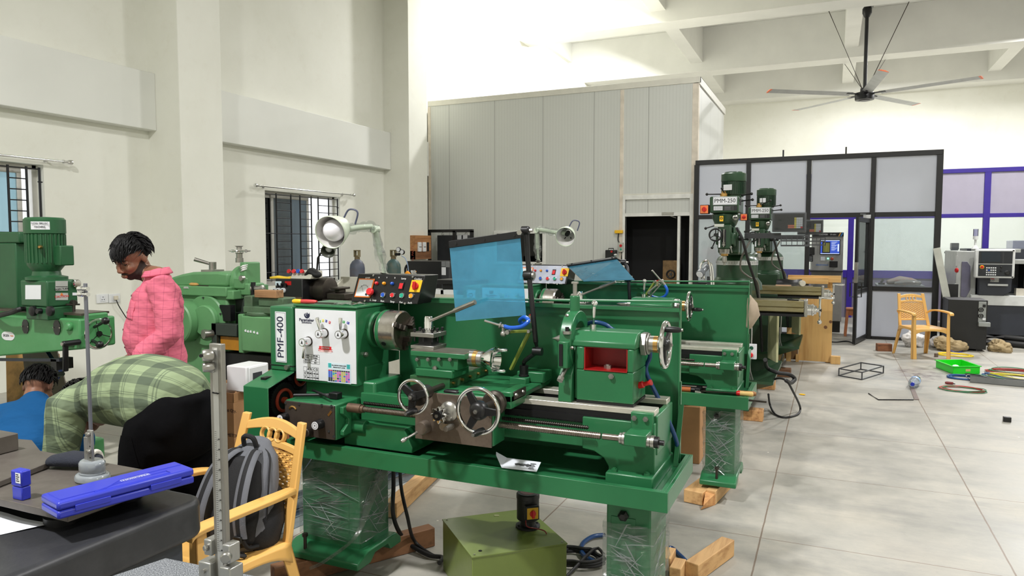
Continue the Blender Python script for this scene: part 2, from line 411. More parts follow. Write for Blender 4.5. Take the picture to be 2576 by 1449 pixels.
# windows: aluminium sliding frame, glass sashes, black iron grille
ALU=M('window_aluminium',(205,203,196),.4,.3,var=.05);IRON=M('grille_iron',(14,15,18),.5,.1)
FROST=glass('frosted_pane',(196,224,232),.35,.25,(205,228,234),.3)
DARKG=glass('dark_pane',(64,70,74),.85,.05,(70,80,84),.12)
GREYG=glass('grey_pane',(176,190,198),.6,.2,(178,190,196),.25)
def window(n,win,sashes):
 a,b_,lo,hi=win;xf=WX-.16
 fr=MB().box(xf-.05,xf+.03,a,b_,lo,lo+.05).box(xf-.05,xf+.03,a,b_,hi-.05,hi).box(xf-.05,xf+.03,a,a+.05,lo,hi).box(xf-.05,xf+.03,b_-.05,b_,lo,hi)
 o=struct('window_%d'%n,fr,ALU,bevel=.004)
 for y0,y1,mat,dx in sashes:
  s=MB();x=xf+dx
  for p,q,r,t in((y0,y1,lo+.05,lo+.1),(y0,y1,hi-.1,hi-.05),(y0,y0+.05,lo+.1,hi-.1),(y1-.05,y1,lo+.1,hi-.1)):s.box(x-.015,x+.015,p,q,r,t)
  so=s.build('sash',ALU,o,.002,org=Vector((0,0,0)))
  MB().box(x-.003,x+.003,y0+.05,y1-.05,lo+.1,hi-.1).build('pane',mat,so,org=Vector((0,0,0)),smooth=0)
 g=MB();xg=WX-.03
 rows=int((hi-lo)/.118)
 yb=[a+.02,a+.28,a+.62,a+.84,a+1.12,a+1.3,a+1.58,b_-.03]if n==2 else[a+.05,a+.5,a+1.,a+1.52,b_-.17,b_-.03]
 for y in yb:g.box(xg-.006,xg+.006,y-.011,y+.011,lo+.02,hi-.03)
 full=(0,1,rows-1,rows//2)
 for k in range(rows):
  z=lo+.09+k*(hi-lo-.14)/(rows-1)
  for i in range(len(yb)-1):
   if k in full or i not in(0,2,4):g.cyl((xg,yb[i],z),(xg,yb[i+1],z),.0065,seg=8)
 g.cyl((xg,b_-.05,hi-.19),(xg,b_+.0,hi-.19),.007,seg=8)
 g.build('grille',IRON,o,org=Vector((0,0,0)))
 MB().box(WX-.24,WX-.07,a,b_,lo-.012,lo+.012).build('sill',M('sill_stone',(180,178,170),.5),o,org=Vector((0,0,0)))
 return o
window(1,WIN[0],[(3.4,4.4,FROST,-.02),(4.1,5.08,FROST,.0)])
window(2,WIN[1],[(8.71,9.42,DARKG,-.03),(8.95,9.85,GREYG,.005)])
for(ya,yb_,z,lab)in((2.9,5.46,2.52,'chrome curtain rod over the window at the left edge'),(8.42,10.79,2.47,'chrome curtain rod above the grilled window with an open sash')):
 t=thing('curtain_rod',lab,'curtain rod',(-7.98,(ya+yb_)/2,z),group=None)
 MB().cyl((-7.98,ya,z),(-7.98,yb_,z),.0125).build('rod',CHROME,t)
 for y,s in((ya,-1),(yb_,1)):
  MB().rev((-7.98,y,z),(0,s,0),[(.014,-.06),(.022,-.055),(.022,-.04),(.015,-.035),(.015,0),(.026,.01),(.03,.03),(.03,.05),(.022,.058)],20).build('finial',CHROME,t)
  MB().bar((-8.06,y-s*.2,z),(-7.98,y-s*.2,z),.014,.014).cyl((-8.06,y-s*.2,z),(-8.053,y-s*.2,z),.028).build('bracket',CHROME,t)
# wall sockets by the man in pink
for x,y,lab in((256,751,'white empty three-pin wall socket'),(286,750,'white wall socket with a plug pushed in')):
 p=at(x,y,X=WX);t=thing('wall_socket',lab,'socket',p)
 MB().box(WX,WX+.018,p.y-.075,p.y+.075,p.z-.055,p.z+.055).build('face_plate',WHITE,t,.004)
 f=MB().box(WX+.018,WX+.024,p.y-.03,p.y+.03,p.z-.035,p.z+.035).build('socket_insert',LABEL,t,.002)
 h=MB()
 for dy,dz in((0,.018),(-.014,-.012),(.014,-.012)):h.cyl((WX+.023,p.y+dy,p.z+dz),(WX+.0255,p.y+dy,p.z+dz),.0055,seg=10)
 h.build('pin_hole',INKK,f)
p=at(286,750,X=WX)
t=thing('power_plug','white plug in the wall socket with a thin black lead','plug',p)
MB().box(WX+.025,WX+.06,p.y-.022,p.y+.022,p.z-.02,p.z+.03).build('plug_body',M('plug_cream',(214,206,186),.4),t,.006)
MB().tube(spline([(WX+.045,p.y,p.z-.02),(WX+.05,p.y+.03,p.z-.1),at(318,800,X=WX+.03),at(322,808,X=WX+.03),(WX+.04,p.y+.42,p.z-.55),(WX+.2,p.y+.5,.01)]),.006,8).build('lead',BLACKR,t)
# ---------------------------------------------------------------- sandwich-panel cabin
PAN=panel_mat('cabin_panel',(206,208,202),(188,190,182),0,.062,1.06);PANY=panel_mat('cabin_panel_side',(206,208,202),(188,190,182),1,.062,1.06)
TRIMC=M('cabin_trim',(216,214,202),.45,var=.05);BLKIN=M('unlit_interior',(16,16,17),.8)
yc,cx0,cx1,ctop,dx0,dx1,dz=13.4,-7.93,-2.27,4.52,-3.6,-2.39,2.1
wx0,wx1,wz0,wz1=-6.31,-5.29,1.22,1.79
c=MB().box(cx0,wx0,yc,yc+.06,0,ctop).box(wx0,wx1,yc,yc+.06,0,wz0).box(wx0,wx1,yc,yc+.06,wz1,ctop).box(wx1,dx0,yc,yc+.06,0,ctop).box(dx0,dx1,yc,yc+.06,2.45,ctop).box(dx1,cx1,yc,yc+.06,0,ctop)
struct('wall_cabin_front',c,PAN,smooth=0)
struct('wall_cabin_side',MB().box(cx1-.06,cx1,yc+.06,16.7,0,ctop),PANY,smooth=0)
struct('wall_cabin_back',MB().box(cx0,cx1,16.7,16.76,0,ctop),PAN,smooth=0)
struct('ceiling_cabin',MB().box(cx0,cx1,yc,16.76,ctop,ctop+.03),TRIMC,smooth=0)
struct('wall_cabin_shade',MB().box(cx0,cx1-.07,yc+.7,yc+.74,0,ctop).box(cx0,cx1-.07,yc+.07,yc+.7,2.5,2.53).box(cx0+.3,cx0+.33,yc+.07,yc+.7,0,2.5).box(cx1-.1,cx1-.07,yc+.07,yc+.7,0,2.5),BLKIN,smooth=0)  # black walls added behind the openings; their colour stands in for interior shade
struct('trim_3',MB().box(cx0,cx1+.03,yc-.012,yc+.09,ctop-.02,ctop+.09).box(cx1-.08,cx1+.03,yc,16.8,ctop-.05,ctop+.09),TRIMC,bevel=.004)
cr=M('panel_joint_trim',(216,206,190),.5)
struct('trim_4',MB().box(-3.715,-3.645,yc-.012,yc,0,ctop-.03),cr,bevel=.002)
struct('trim_5',MB().box(cx1-.1,cx1+.012,yc-.012,yc+.1,0,ctop-.03),cr,bevel=.003)
struct('trim_6',MB().box(cx0,cx0+.07,yc-.012,yc,0,ctop-.03),cr,bevel=.003)
struct('trim_7',MB().box(-3.645,cx1-.1,yc-.01,yc,2.47,2.53),TRIMC,bevel=.002)
d=struct('door_1',MB().box(dx0-.05,dx0,yc-.02,yc+.08,0,2.5).box(dx1,dx1+.06,yc-.02,yc+.08,0,2.5).box(dx0,dx1,yc-.02,yc+.08,2.42,2.5).box(dx0,dx1,yc-.02,yc+.08,2.1,2.16).box(-2.61,-2.56,yc-.01,yc+.07,0,2.1),M('door_white',(226,226,220),.4),bevel=.004)
MB().box(dx0,dx1,yc+.02,yc+.05,2.16,2.42).build('transom_panel',PAN,d,org=Vector())
MB().box(-2.9,-2.68,yc-.03,yc+.02,2.12,2.17).bar((-2.75,yc-.02,2.1),(-2.62,yc-.1,2.06),.02,.01).build('door_closer',STEEL,d,.004,org=Vector())
fw=struct('window_3',MB().box(wx0-.06,wx1+.06,yc-.03,yc+.06,wz1,wz1+.06).box(wx0-.06,wx1+.06,yc-.03,yc+.06,wz0-.06,wz0).box(wx0-.06,wx0,yc-.03,yc+.06,wz0,wz1).box(wx1,wx1+.06,yc-.03,yc+.06,wz0,wz1),M('door_white',()),bevel=.004)
MB().box(wx0,wx1,yc+.01,yc+.02,wz0,wz1).build('pane',glass('black_pane',(30,32,34),.9,.04,(30,32,34),.1),fw,org=Vector(),smooth=0)
# ---------------------------------------------------------------- black framed partition
FRB=M('partition_black',(14,14,16),.4,var=.2);WHP=M('partition_panel',(196,200,211),.3,var=.03,vscale=1)
CLEAR=glass('clear_pane',(236,240,242),.93,.02,(225,232,236),.05)
yp=13.3;ps=[-2.251,-1.357,-.375,.608,1.552];Z=[0,.84,2.062,3.05]
O0=Vector()
pt=struct('partition_black',MB().box(-2.276,1.596,yp-.05,yp+.05,3.005,3.085),FRB,bevel=.004)
for i,x in enumerate(ps):
 h=.044 if i in(0,4)else .037
 MB().box(x-h,x+h,yp-.05,yp+.05,0,3.005).build('post',FRB,pt,.004,org=O0)
 if i in(1,2):MB().box(x+.55,x+.575,yp-.02,yp+.02,3.085,3.2).build('stub',FRB,pt,org=O0)
for i in range(4):
 a,b_=ps[i]+.04,ps[i+1]-.04
 MB().box(a,b_,yp-.045,yp+.045,2.03,2.105).build('mid_rail',FRB,pt,.003,org=O0)
 MB().box(a,b_,yp-.012,yp+.012,2.105,3.005).build('upper_panel',WHP,pt,org=O0,smooth=0)
 if i!=2:
  MB().box(a,b_,yp-.045,yp+.045,.81,.885).build('low_rail',FRB,pt,.003,org=O0)
  MB().box(a,b_,yp-.045,yp+.045,0,.05).build('bottom_rail',FRB,pt,.003,org=O0)
  MB().box(a,b_,yp-.01,yp+.01,.05,.81).build('lower_panel',WHP,pt,org=O0,smooth=0)
  MB().box(a,b_,yp-.004,yp+.004,.885,2.03).build('pane',CLEAR,pt,org=O0,smooth=0)
# open door leaf, hinged on the fourth post
hx,hy,tx,ty=.565,13.22,.36,12.33
dv=Vector((tx-hx,ty-hy,0));ln=dv.length;dv.normalize();nv=Vector((dv.y,-dv.x,0))
def leafbox(m,a,b_,z0,z1,t=.022):
 A_,B_=Vector((hx,hy,0))+dv*a,Vector((hx,hy,0))+dv*b_
 return m.hexa([p+nv*s+ZV*z for p in(A_,B_)for s in(-t,t)for z in(z0,z1)])
dl=struct('door_2',leafbox(leafbox(leafbox(leafbox(leafbox(MB(),0,.07,.02,2.0),ln-.08,ln,.02,2.0),.07,ln-.08,1.93,2.0),.07,ln-.08,.02,.1),.07,ln-.08,.8,.87),FRB,bevel=.003)
leafbox(MB(),.07,ln-.08,.1,.8,.01).build('lower_panel',WHP,dl,org=O0);leafbox(MB(),.07,ln-.08,.87,1.93,.004).build('pane',CLEAR,dl,org=O0)
for s in(-1,1):
 q=Vector((hx,hy,0))+dv*(ln-.04)+nv*(.022*s);e=nv*(.06*s)
 MB().tube([q+ZV*.98,q+e+ZV*.98,q+e+ZV*.76,q+ZV*.76],.009,8).build('handle',FRB,dl,org=O0)
leafbox(MB(),ln-.07,ln+.002,.98,1.3,.024).build('lock_plate',STEEL,dl,.002,org=O0)
MB().box(.47,.58,13.1,13.2,2.0,2.06).bar((.5,13.12,2.07),(.42,12.75,2.06),.02,.008).build('door_closer',M('closer_silver',(190,192,195),.35,.6),dl,.006,org=O0)
# ---------------------------------------------------------------- purple framed partition further back
PUR=M('partition_purple',(58,38,150),.35,var=.06);MAUV=M('mauve_panel',(184,178,196),.4,var=.03);MAUD=M('mauve_low_panel',(128,122,140),.45,var=.03)
y2=17.0
pp=struct('partition_purple',MB().box(-2.3,7.4,y2-.05,y2+.05,3.01,3.095),PUR,bevel=.004)
px_=[-2.1,.38,2.82,5.26,7.4]
for x in px_:MB().box(x-.055,x+.055,y2-.05,y2+.05,0,3.01).build('post',PUR,pp,.004,org=O0)
for i in range(4):
 a,b_=px_[i]+.055,px_[i+1]-.055
 MB().box(a,b_,y2-.045,y2+.045,2.11,2.19).build('mid_rail',PUR,pp,.003,org=O0)
 MB().box(a,b_,y2-.012,y2+.012,2.19,3.01).build('upper_panel',MAUV,pp,org=O0,smooth=0)
 MB().box(a,b_,y2-.045,y2+.045,.86,1.02).build('low_rail',PUR,pp,.003,org=O0)
 MB().box(a,b_,y2-.012,y2+.012,0,.86).build('lower_panel',MAUD,pp,org=O0,smooth=0)
 MB().box(a,b_,y2-.004,y2+.004,1.02,2.11).build('pane',CLEAR,pp,org=O0,smooth=0)
# ================================================================ lathes
def z3(x,y):return(600+x/3.0828,660+y/3.0828)
def z4(x,y):return(940+x/2.8974,740+y/2.8974)
def z6(x,y):return(1280+x/3.2266,1000+y/3.2266)
def z2(x,y):return(1100+x/4.025,540+y/4.025)
def zl(x,y):return(640+x/4.2617,440+y/4.2617)
PLATEB=stained('apron_plate',(112,100,88),(52,40,34),.45,.35,7,.75)
OLIVE=M('olive_paint',(128,142,62),.35,var=.08)
WAY=stained('bed_way_steel',(226,222,210),(170,160,140),.25,.5,8,.4)
RODST=stained('rod_steel',(150,140,130),(70,60,54),.3,.9,20,.6)
DKSTEEL=M('dark_cast_steel',(70,64,58),.4,.7,var=.25,vscale=12)
VISOR=glass('blue_visor',(140,222,246),.68,.12,(120,212,248),.4)
FILMW=glass('film_fold',(235,238,238),.45,.12,(214,222,222),.2)
HOSEB=M('blue_hose',(32,92,196),.3,var=.05);HOSED=M('dark_blue_hose',(28,64,112),.3,var=.1)
REDC=M('red_primer',(150,18,18),.4,var=.2)
LAMPG=M('lamp_pale_green',(196,206,186),.35,var=.04);LAMPW=M('lamp_inner_white',(212,210,208),.45,var=.03)
BULB=M('milk_bulb',(236,234,240),.12,var=.01)
ORNG=M('orange_frame',(232,120,40),.4)
def threaded(mb,p0,p1,r,pitch=.006,seg=12,depth=.16):
 L=(Vector(p1)-Vector(p0)).length;n=int(L/pitch);pr=[]
 for i in range(n):pr+=[(r,i*pitch),(r,i*pitch+pitch*.45),(r*(1-depth),i*pitch+pitch*.5),(r*(1-depth),i*pitch+pitch*.95)]
 return mb.rev(p0,Vector(p1)-Vector(p0),pr,seg)
def hexbolt(mb,p,ax,r=.009,h=.008):
 a=Vector(ax).normalized();p=Vector(p)
 return mb.cyl(p,p+a*h,r,seg=6).cyl(p+a*h,p+a*(h+.004),r*.55,seg=10)
def handwheel(name,parent,c,ax,R,r,handle_ang,hl=.07,nsp=3,hubr=.02,spoke0=0.):
 c=Vector(c);a,b,d=basis(ax)
 w=MB().torus(c,d,R,r,48,12).build(name,CHROME,parent)
 s=MB().rev(c-d*.022,d,[(hubr*1.25,0),(hubr*1.25,.022),(hubr,.034),(hubr*.7,.04)],24)
 for k in range(nsp):
  t=spoke0+2*pi*k/nsp;e=a*cos(t)+b*sin(t);f=d.cross(e)
  s.hexa([c+e*q+f*(x*wd)+d*z for q,wd in((hubr*.8,.017),(R-r*.3,.012))for x in(-1,1)for z in(-.007,.005)])
 s.build('spoke_hub',BLACKP,w,.002)
 hexbolt(MB(),c+d*.018,d,.009,.007).build('hub_nut',STEEL,w)
 e=a*cos(handle_ang)+b*sin(handle_ang);h0=c+e*(R-.012)
 MB().rev(h0,d,[(.008,0),(.011,.006),(.013,hl*.4),(.011,hl*.85),(.007,hl)],16).build('crank_handle',BLACKP,w)
 MB().cyl(h0+d*hl,h0+d*(hl+.006),.006,seg=12).build('handle_cap',STEEL,w)
 return w
def lever_knob(parent,p,hd,L=.055,r=.021,off=None,mark=True):
 """chrome hub with white dial face on the headstock panel and a conical handle"""
 p=Vector(p);d=Vector((0,-1,0))
 MB().cyl(p,p+d*.004,r*1.12).build('lever_seat',DKSTEEL,parent)
 k=MB().rev(p,d,[(r,.004),(r,.044),(r*.93,.048)],28).build('speed_lever',CHROME,parent)
 MB().cyl(p+d*.046,p+d*.0488,r*.74).build('dial_face',LABEL,k)
 a=Vector((hd[0],0,hd[1])).normalized();s=p+d*.03+a*r*.8
 MB().rev(s,a,[(.005,0),(.006,.01),(.0105,L),(.009,L+.006)],16).build('lever_handle',CHROME,k)
 if mark:
  q=p+d*.0495;MB().add([q+Vector(v)for v in((0,0,.011),(-.007,0,-.009),(0,0,-.004),(.007,0,-.009))],[(0,1,2),(0,2,3)]).build('arrow_mark',INKK,k,smooth=0)
 return k
def make_lathe(off,label,var):
 off=Vector(off);O=Vector((-1.45,2.87,0))
 L=thing('engine_lathe',label,'lathe',O,0,'green engine lathes');L.location=O+off
 P=at # photo positions read off the nearest lathe
 global Q
 def Q(x,y,Y):return at(x,y,Y=Y+off.y)-off # read off this lathe itself
 first=var==1
 # --- sheet-metal tray
 x0,x1,ya,yb,zb,zt=-2.32,-.528,2.6,3.13,.60,.677;t=.012
 MB().box(x0+.002,x1-.002,ya+.002,yb-.002,.634,.642).box(x0,x1,ya,ya+t,zb,zt).box(x0,x1,yb-t,yb,zb,zt).box(x0,x0+t,ya+t,yb-t,zb,zt).box(x1-t,x1,ya+t,yb-t,zb,zt).box(x0+t+.0005,x1-.03,ya+t+.0005,ya+.03,zt-.004,zt-.0007).box(x1-.03,x1-t-.0005,ya+t+.0005,yb-t-.0005,zt-.004,zt-.0007).build('chip_tray',GREEN,L,.002)
 # --- pedestals
 def pedestal(xa,xb,y0,y1,wide):
  m=MB()
  m.hexa([(x,y,z)for x,e in((xa,-1),(xb,1))for y,f in((y0,-1),(y1,1))for z in(.16,.6)])
  m.prism([(y0-.08,.105),(y0-.08,.135),(y0-.0,.17),(y1,.17),(y1+.04,.135),(y1+.04,.105),(y1-.05,.105),(y1-.07,.14),(y0+.06,.14),(y0+.02,.105)],'x',xa-wide,xb+wide)
  o=m.build('pedestal',GREEN,L,.006)
  MB().box(xa+.02,xb-.06,y0-.003,y0,.2,.52).build('pedestal_door',GREEN,o,.002)
  MB().cyl((xa-wide+.1,y0-.05,.13),(xa-wide+.1,y0-.05,.215),.008).cyl((xa-wide+.1,y0-.05,.205),(xa-wide+.1,y0-.05,.22),.014,seg=6).build('levelling_bolt',DKSTEEL,o)
  return o
 pl=pedestal(-2.31,-1.975,2.69,2.93,.045)
 pr=pedestal(-.79,-.612,2.7,2.99,.02)
 MB().rev((-.72,2.7,.528),(0,-1,0),[(.022,0),(.022,.012),(.012,.022)],6).build('clamp_knob',BLACKP,pr)
 # loose stretch wrap around both
 def wrap(xa,xb,y0,y1,z0,z1,seed,k=.012):
  m=MB();rnd=random.Random(seed);n=40;rows=16;rings=[]
  for j in range(rows+1):
   z=z0+(z1-z0)*j/rows;ring=[]
   for i in range(n):
    u=i/n*4;s=int(u);f=u-s
    c=[(xa,y0),(xb,y0),(xb,y1),(xa,y1)];p,q=c[s%4],c[(s+1)%4]
    nx,ny=[(0,-1),(1,0),(0,1),(-1,0)][s%4]
    b=k*(.5+noise.noise(Vector((i*.45+seed,j*.9+i*.25,seed)))*.9)
    ring.append((p[0]+(q[0]-p[0])*f+nx*b,p[1]+(q[1]-p[1])*f+ny*b,z+.012*noise.noise(Vector((i*.3,seed,j)))))
   rings.append(ring)
  return m.ringed(rings,caps=False)
 wl=wrap(-2.318,-1.967,2.682,2.938,.2,.585,3).build('stretch_wrap',wrap_mat(),pl,smooth=60,fix=False)
 def folds(par,xa,xb,y0,y1,z0,z1,n,seed,side=True):
  rn=random.Random(seed);m=MB()
  for k in range(n):
   fr=rn.random()<.6 or not side;a=rn.uniform(z0,z1);b_=a+rn.uniform(-.04,.04)+(rn.choice((-.12,.1,0,0,0)))
   u0=rn.uniform(0,.5);u1=rn.uniform(u0+.25,1);pts=[]
   for i in range(9):
    u=u0+(u1-u0)*i/8;z=min(z1,max(z0,a+(b_-a)*i/8))+.0025*noise.noise(Vector((k,i*.4,seed)));o=.003+.003*noise.noise(Vector((i,k*1.3,2)))
    pts.append((xa+(xb-xa)*u,y0-o,z)if fr else(xb+o,y0+(y1-y0)*u,z))
   r=rn.uniform(.001,.0028);m.tube(pts,[r*(.2+sin(pi*i/8))for i in range(9)],5)
  o=m.build('film_folds',FILMW,par);o['kind']='stuff';return o
 folds(pl,-2.318,-1.967,2.682,2.938,.2,.585,60,21);folds(pr,-.8,-.602,2.69,3.0,.15,.5 if first else .56,42 if first else 46,33+var,first)
 # twisted tail of film hanging off the left pedestal
 if first:
  tl=spline([(-1.965,2.86,.5),(-1.955,2.74,.38),(-1.975,2.655,.245),(-2.09,2.585,.14),(-2.16,2.56,.1)],8)
  MB().tube(tl,[.03-.022*min(1,i/18)for i in range(len(tl))],8).build('film_tail',wrap_mat(),pl,smooth=60)
 wrap(-.8,-.602,2.69,3.0,.15,.5 if first else .56,9+var,.016).build('stretch_wrap',wrap_mat(),pr,smooth=60,fix=False)
 # --- splash guard
 g=MB().box(-2.02,-.585,3.11,3.118,.64,1.32)
 g.hexa([(x,y,z+(x+2.02)*.02)for x in(-2.02,-.583)for y in(3.06,3.118)for z in(1.316,1.324)])
 g.box(-2.02,-.583,3.058,3.064,1.305,1.322).box(-.589,-.583,3.085,3.118,.64,1.345)
 g.prism([(2.98,1.0),(3.115,1.0),(3.115,1.32),(3.02,1.32),(2.985,1.29)],'x',-2.03,-2.024)
 g.build('splash_guard',GREEN,L,.0015)
 MB().bar((-.575,3.1,.9),(-.575,2.98,.66),.02,.004).bar((-.58,3.105,.64),(-.58,3.105,1.0),.018,.004).build('guard_brace',GREEN,L)
 # --- bed
 b=MB().box(-2.0,-.605,2.745,2.8,.77,.9).box(-2.0,-.605,2.97,3.03,.77,.9)
 b.prism([(-2.05,.665),(-1.68,.665),(-1.68,.69),(-1.72,.77),(-2.05,.77)],'y',2.68,3.03)
 b.prism([(-.605,.9),(-.605,.68),(-.79,.68),(-.79,.71),(-.81,.742),(-.85,.764),(-.9,.77),(-.9,.9)],'y',2.72,3.04)
 b.box(-.6,-.625,2.745,3.03,.77,.925)
 b.build('bed',GREEN,L,.004)
 f=MB().box(-.79,-.6,2.675,3.06,.64,.7).build('bed_foot',GREEN,L,.006)
 for p in((-.76,2.7),(-.63,2.7),(-.63,2.98)):hexbolt(MB(),(p[0],p[1],.7),ZV,.012,.01).build('foot_bolt',GREEN,f)
 for y0,y1 in((2.738,2.812),(2.958,3.03)):
  w=MB().box(-1.73,-.61,y0,y1,.925,.947).build('bed_way',WAY,L,.002)
  MB().box(-1.725,-.612,y0+.003,y1-.003,.9,.925).build('way_side',BLACKM,w)
 rk=MB().box(-1.25,-.66,2.732,2.744,.876,.902)
 for i in range(96):rk.prism([(-1.25+i*.00615,.876),(-1.25+i*.00615+.004,.876),(-1.25+i*.00615+.002,.87)],'y',2.732,2.744)
 rk.build('rack',BLACKM,L)
 MB().box(-1.73,-1.66,2.75,3.02,.86,.9).build('gap_filler',REDC,L,.004)
 # --- headstock, base and covers
 MB().box(-2.34,-1.93,2.76,3.0,.665,.95).build('headstock_base',GREEN,L,.012)
 h=MB().box(-2.362,-2.0,2.722,2.985,.93,1.296).build('headstock',GREEN,L,.006)
 MB().box(-2.366,-1.994,2.716,2.99,1.296,1.306).build('headstock_lid',GREEN,h,.003)
 MB().box(-2.02,-1.992,2.78,2.95,.86,1.02).build('inspection_cover',GREEN,h,.01)
 hexbolt(MB(),(-2.0,2.78,1.075),XV,.013,.016).build('oil_plug',STEEL,h)
 gc=MB().box(-2.512,-2.368,2.712,3.0,.975,1.292).build('gear_cover',GREEN,L,.008)
 MB().box(-2.514,-2.366,2.71,3.0,1.0,1.004).build('cover_seam',BLACKM,gc)
 MB().cyl((-2.4,2.712,.997),(-2.4,2.694,.997),.012).build('cover_knob',STEEL,gc)
 lo=MB();pf=[(2.53,.64),(2.53,.93),(2.712,.978),(3.0,.978),(3.0,.64)]
 lo.prism(pf,'x',-2.512,-2.506).prism([(2.53,.64),(2.53,.93),(2.712,.978),(2.712,.972),(2.536,.924),(2.536,.64)],'x',-2.51,-2.362)
 lo.build('belt_cover',GREEN,L,.003)
 for(gy,gz,gr)in((2.68,.84,.085),(2.8,.93,.06),(2.66,.74,.045)):
  gm=MB();n=int(gr*500);ring=[]
  for k in range(n*2):ring.append((gy+(gr+(.003 if k%2 else-.003))*cos(pi*k/n),gz+(gr+(.003 if k%2 else-.003))*sin(pi*k/n)))
  go=gm.prism(ring,'x',-2.43,-2.405).build('change_gear',BLACKM,L)
  MB().torus((-2.4,gy,gz),XV,gr*.6,.008,24,8).cyl((-2.43,gy,gz),(-2.39,gy,gz),.016).build('gear_web',M('gear_orange',(150,52,28),.5),go)
 MB().box(-2.47,-2.44,2.6,3.,.66,.96).build('gear_backing',BLACKM,L)
 # name plate, text reads upwards
 a,c=P(*z3(303,690),Y=2.711),P(*z3(393,355),Y=2.711)
 x0p,x1p,z0p,z1p=-2.474,-2.407,1.018,1.266
 np_=MB().box(x0p,x1p,2.7085,2.712,z0p,z1p).build('name_plate',LABEL,gc,.001)
 m=MB()
 for q in((x0p+.004,x0p+.0055,z0p+.004,z1p-.004),(x1p-.0055,x1p-.004,z0p+.004,z1p-.004)):m.box(q[0],q[1],2.7083,2.709,q[2],q[3])
 for zz in(z0p+.004,z1p-.0055):m.box(x0p+.004,x1p-.004,2.7083,2.709,zz,zz+.0015)
 m.build('plate_border',INK,np_)
 text('lettering','PMF-400',INK,np_,((x0p+x1p)/2,2.7085,(z0p+z1p)/2),ZV,-XV,.056,fit=.2)
 # control face with levers and charts
 fp=MB().box(-2.358,-2.004,2.7185,2.722,.943,1.284).build('face_panel',LABEL,h,.001)
 yy=2.7185
 def tx(body,x,y,s,mat=INK,fit=None,bold=0.):return text('lettering',body,mat,fp,P(*z3(x,y),Y=yy),XV,ZV,s,fit=fit,bold=bold)
 lg=MB();q=P(*z3(530,407),Y=yy-.001)
 for r0,s0 in((.017,.0),(.0125,.004),(.008,.007)):
  pts=arc(q+Vector((s0,0,s0)),XV,ZV,r0,radians(170),radians(375),18);ins=arc(q+Vector((s0+.002,0,s0+.005)),XV,ZV,r0*.82,radians(375),radians(170),18)
  n0=len(lg.v);allp=pts+ins;lg.add(allp,[(i,i+1,len(allp)-2-i,len(allp)-1-i)for i in range(18)])
 lg.build('logo_mark',INK,fp,smooth=0)
 tx('Pacemaker',528,447,.02,fit=.088,bold=.0002);tx('Solutions',528,466,.015,fit=.058)
 for x,y,hd in((647,548,(-.25,1)),(800,553,(.02,1)),(522,612,(-.06,-1))):lever_knob(fp,P(*z3(x+22,y),Y=yy),hd)
 rb=MB();seg=[(630,458,-8),(655,452,0),(680,455,8),(706,466,18)]
 for(x,y,an),nmn,colr in zip(seg,'ABCD',((60,170,80),(232,220,60),(50,60,170),(214,40,60))):
  s_=MB().obox(P(*z3(x,y),Y=yy-.0006),(.0105,.001,.0115),(0,radians(an),0)).build('scale_mark',M('scale_%s'%nmn,colr,.5),fp)
  text('lettering',nmn,WINK,s_,P(*z3(x,y),Y=yy-.0011),XV,ZV,.009)
 for(x,y,an),nmn,colr in zip(((790,466,-5),(815,462,4),(850,470,16)),(' ','E','F'),((232,220,60),(60,170,80),(50,60,170))):
  s_=MB().obox(P(*z3(x,y),Y=yy-.0006),(.013,.001,.011),(0,radians(an),0)).build('scale_mark',M('scale_'+nmn,colr,.5),fp)
  text('lettering',nmn,WINK,s_,P(*z3(x,y),Y=yy-.0011),XV,ZV,.009)
 q0,q1=P(*z3(627,695),Y=yy),P(*z3(720,655),Y=yy)
 cb=MB().box(q0.x,q1.x,yy-.001,yy,q1.z-.017,q1.z).build('caution_label',REDB,fp)
 text('lettering','CAUTION',WINK,cb,((q0.x+q1.x)/2,yy-.001,q1.z-.008),XV,ZV,.011)
 MB().box(q0.x,q1.x,yy-.0008,yy,q0.z,q1.z-.017).build('caution_note',M('pale_pink',(236,214,214),.5),fp)
 tx("Don't Shift Any Lever",674,674,.0055,REDB,.083);tx('While Machine is Running',674,687,.0055,REDB,.085)
 def table(x0,y0,x1,y1,rows,size):
  A,B=P(*z3(x0,y1),Y=yy),P(*z3(x1,y0),Y=yy);nr,nc=len(rows),len(rows[0]);gm=MB()
  for i in range(nc+1):xx=A.x+(B.x-A.x)*i/nc;gm.box(xx-.0005,xx+.0005,yy-.0006,yy,A.z,B.z)
  for j in range(nr+1):zz=A.z+(B.z-A.z)*j/nr;gm.box(A.x,B.x,yy-.0006,yy,zz-.0005,zz+.0005)
  gm.build('chart_grid',INKK,fp)
  for j,r in enumerate(rows):
   for i,s_ in enumerate(r):
    if s_:text('lettering',s_,INKK,fp,(A.x+(B.x-A.x)*(i+.5)/nc,yy,B.z+(A.z-B.z)*(j+.5)/nr),XV,ZV,size if len(s_)<3 else size*.62)
 table(507,818,621,905,[['','A','B','C','D'],['E','90','40','140','230'],['F','500','310','775','1800']],.016)
 table(505,720,628,780,[['MODEL','PMF-400'],['DATE','07/2023'],['SERIAL NO','348'],['TOTAL MTR','400 V']],.012)
 q0,q1=P(*z3(692,928),Y=yy),P(*z3(872,790),Y=yy);wd,ht=q1.x-q0.x,q1.z-q0.z
 ch=MB().box(q0.x,q1.x,yy-.0006,yy,q0.z,q1.z).build('thread_chart',M('chart_pale',(206,222,230),.5),fp)
 text('lettering','FULL NORTON THREAD CHART',INKK,ch,(q0.x+wd*.5,yy-.0006,q1.z-ht*.12),XV,ZV,.0055,fit=wd*.62)
 text('lettering','MEDIUM DUTY LATHE',INKK,ch,(q0.x+wd*.5,yy-.0006,q1.z-ht*.22),XV,ZV,.0055,fit=wd*.5)
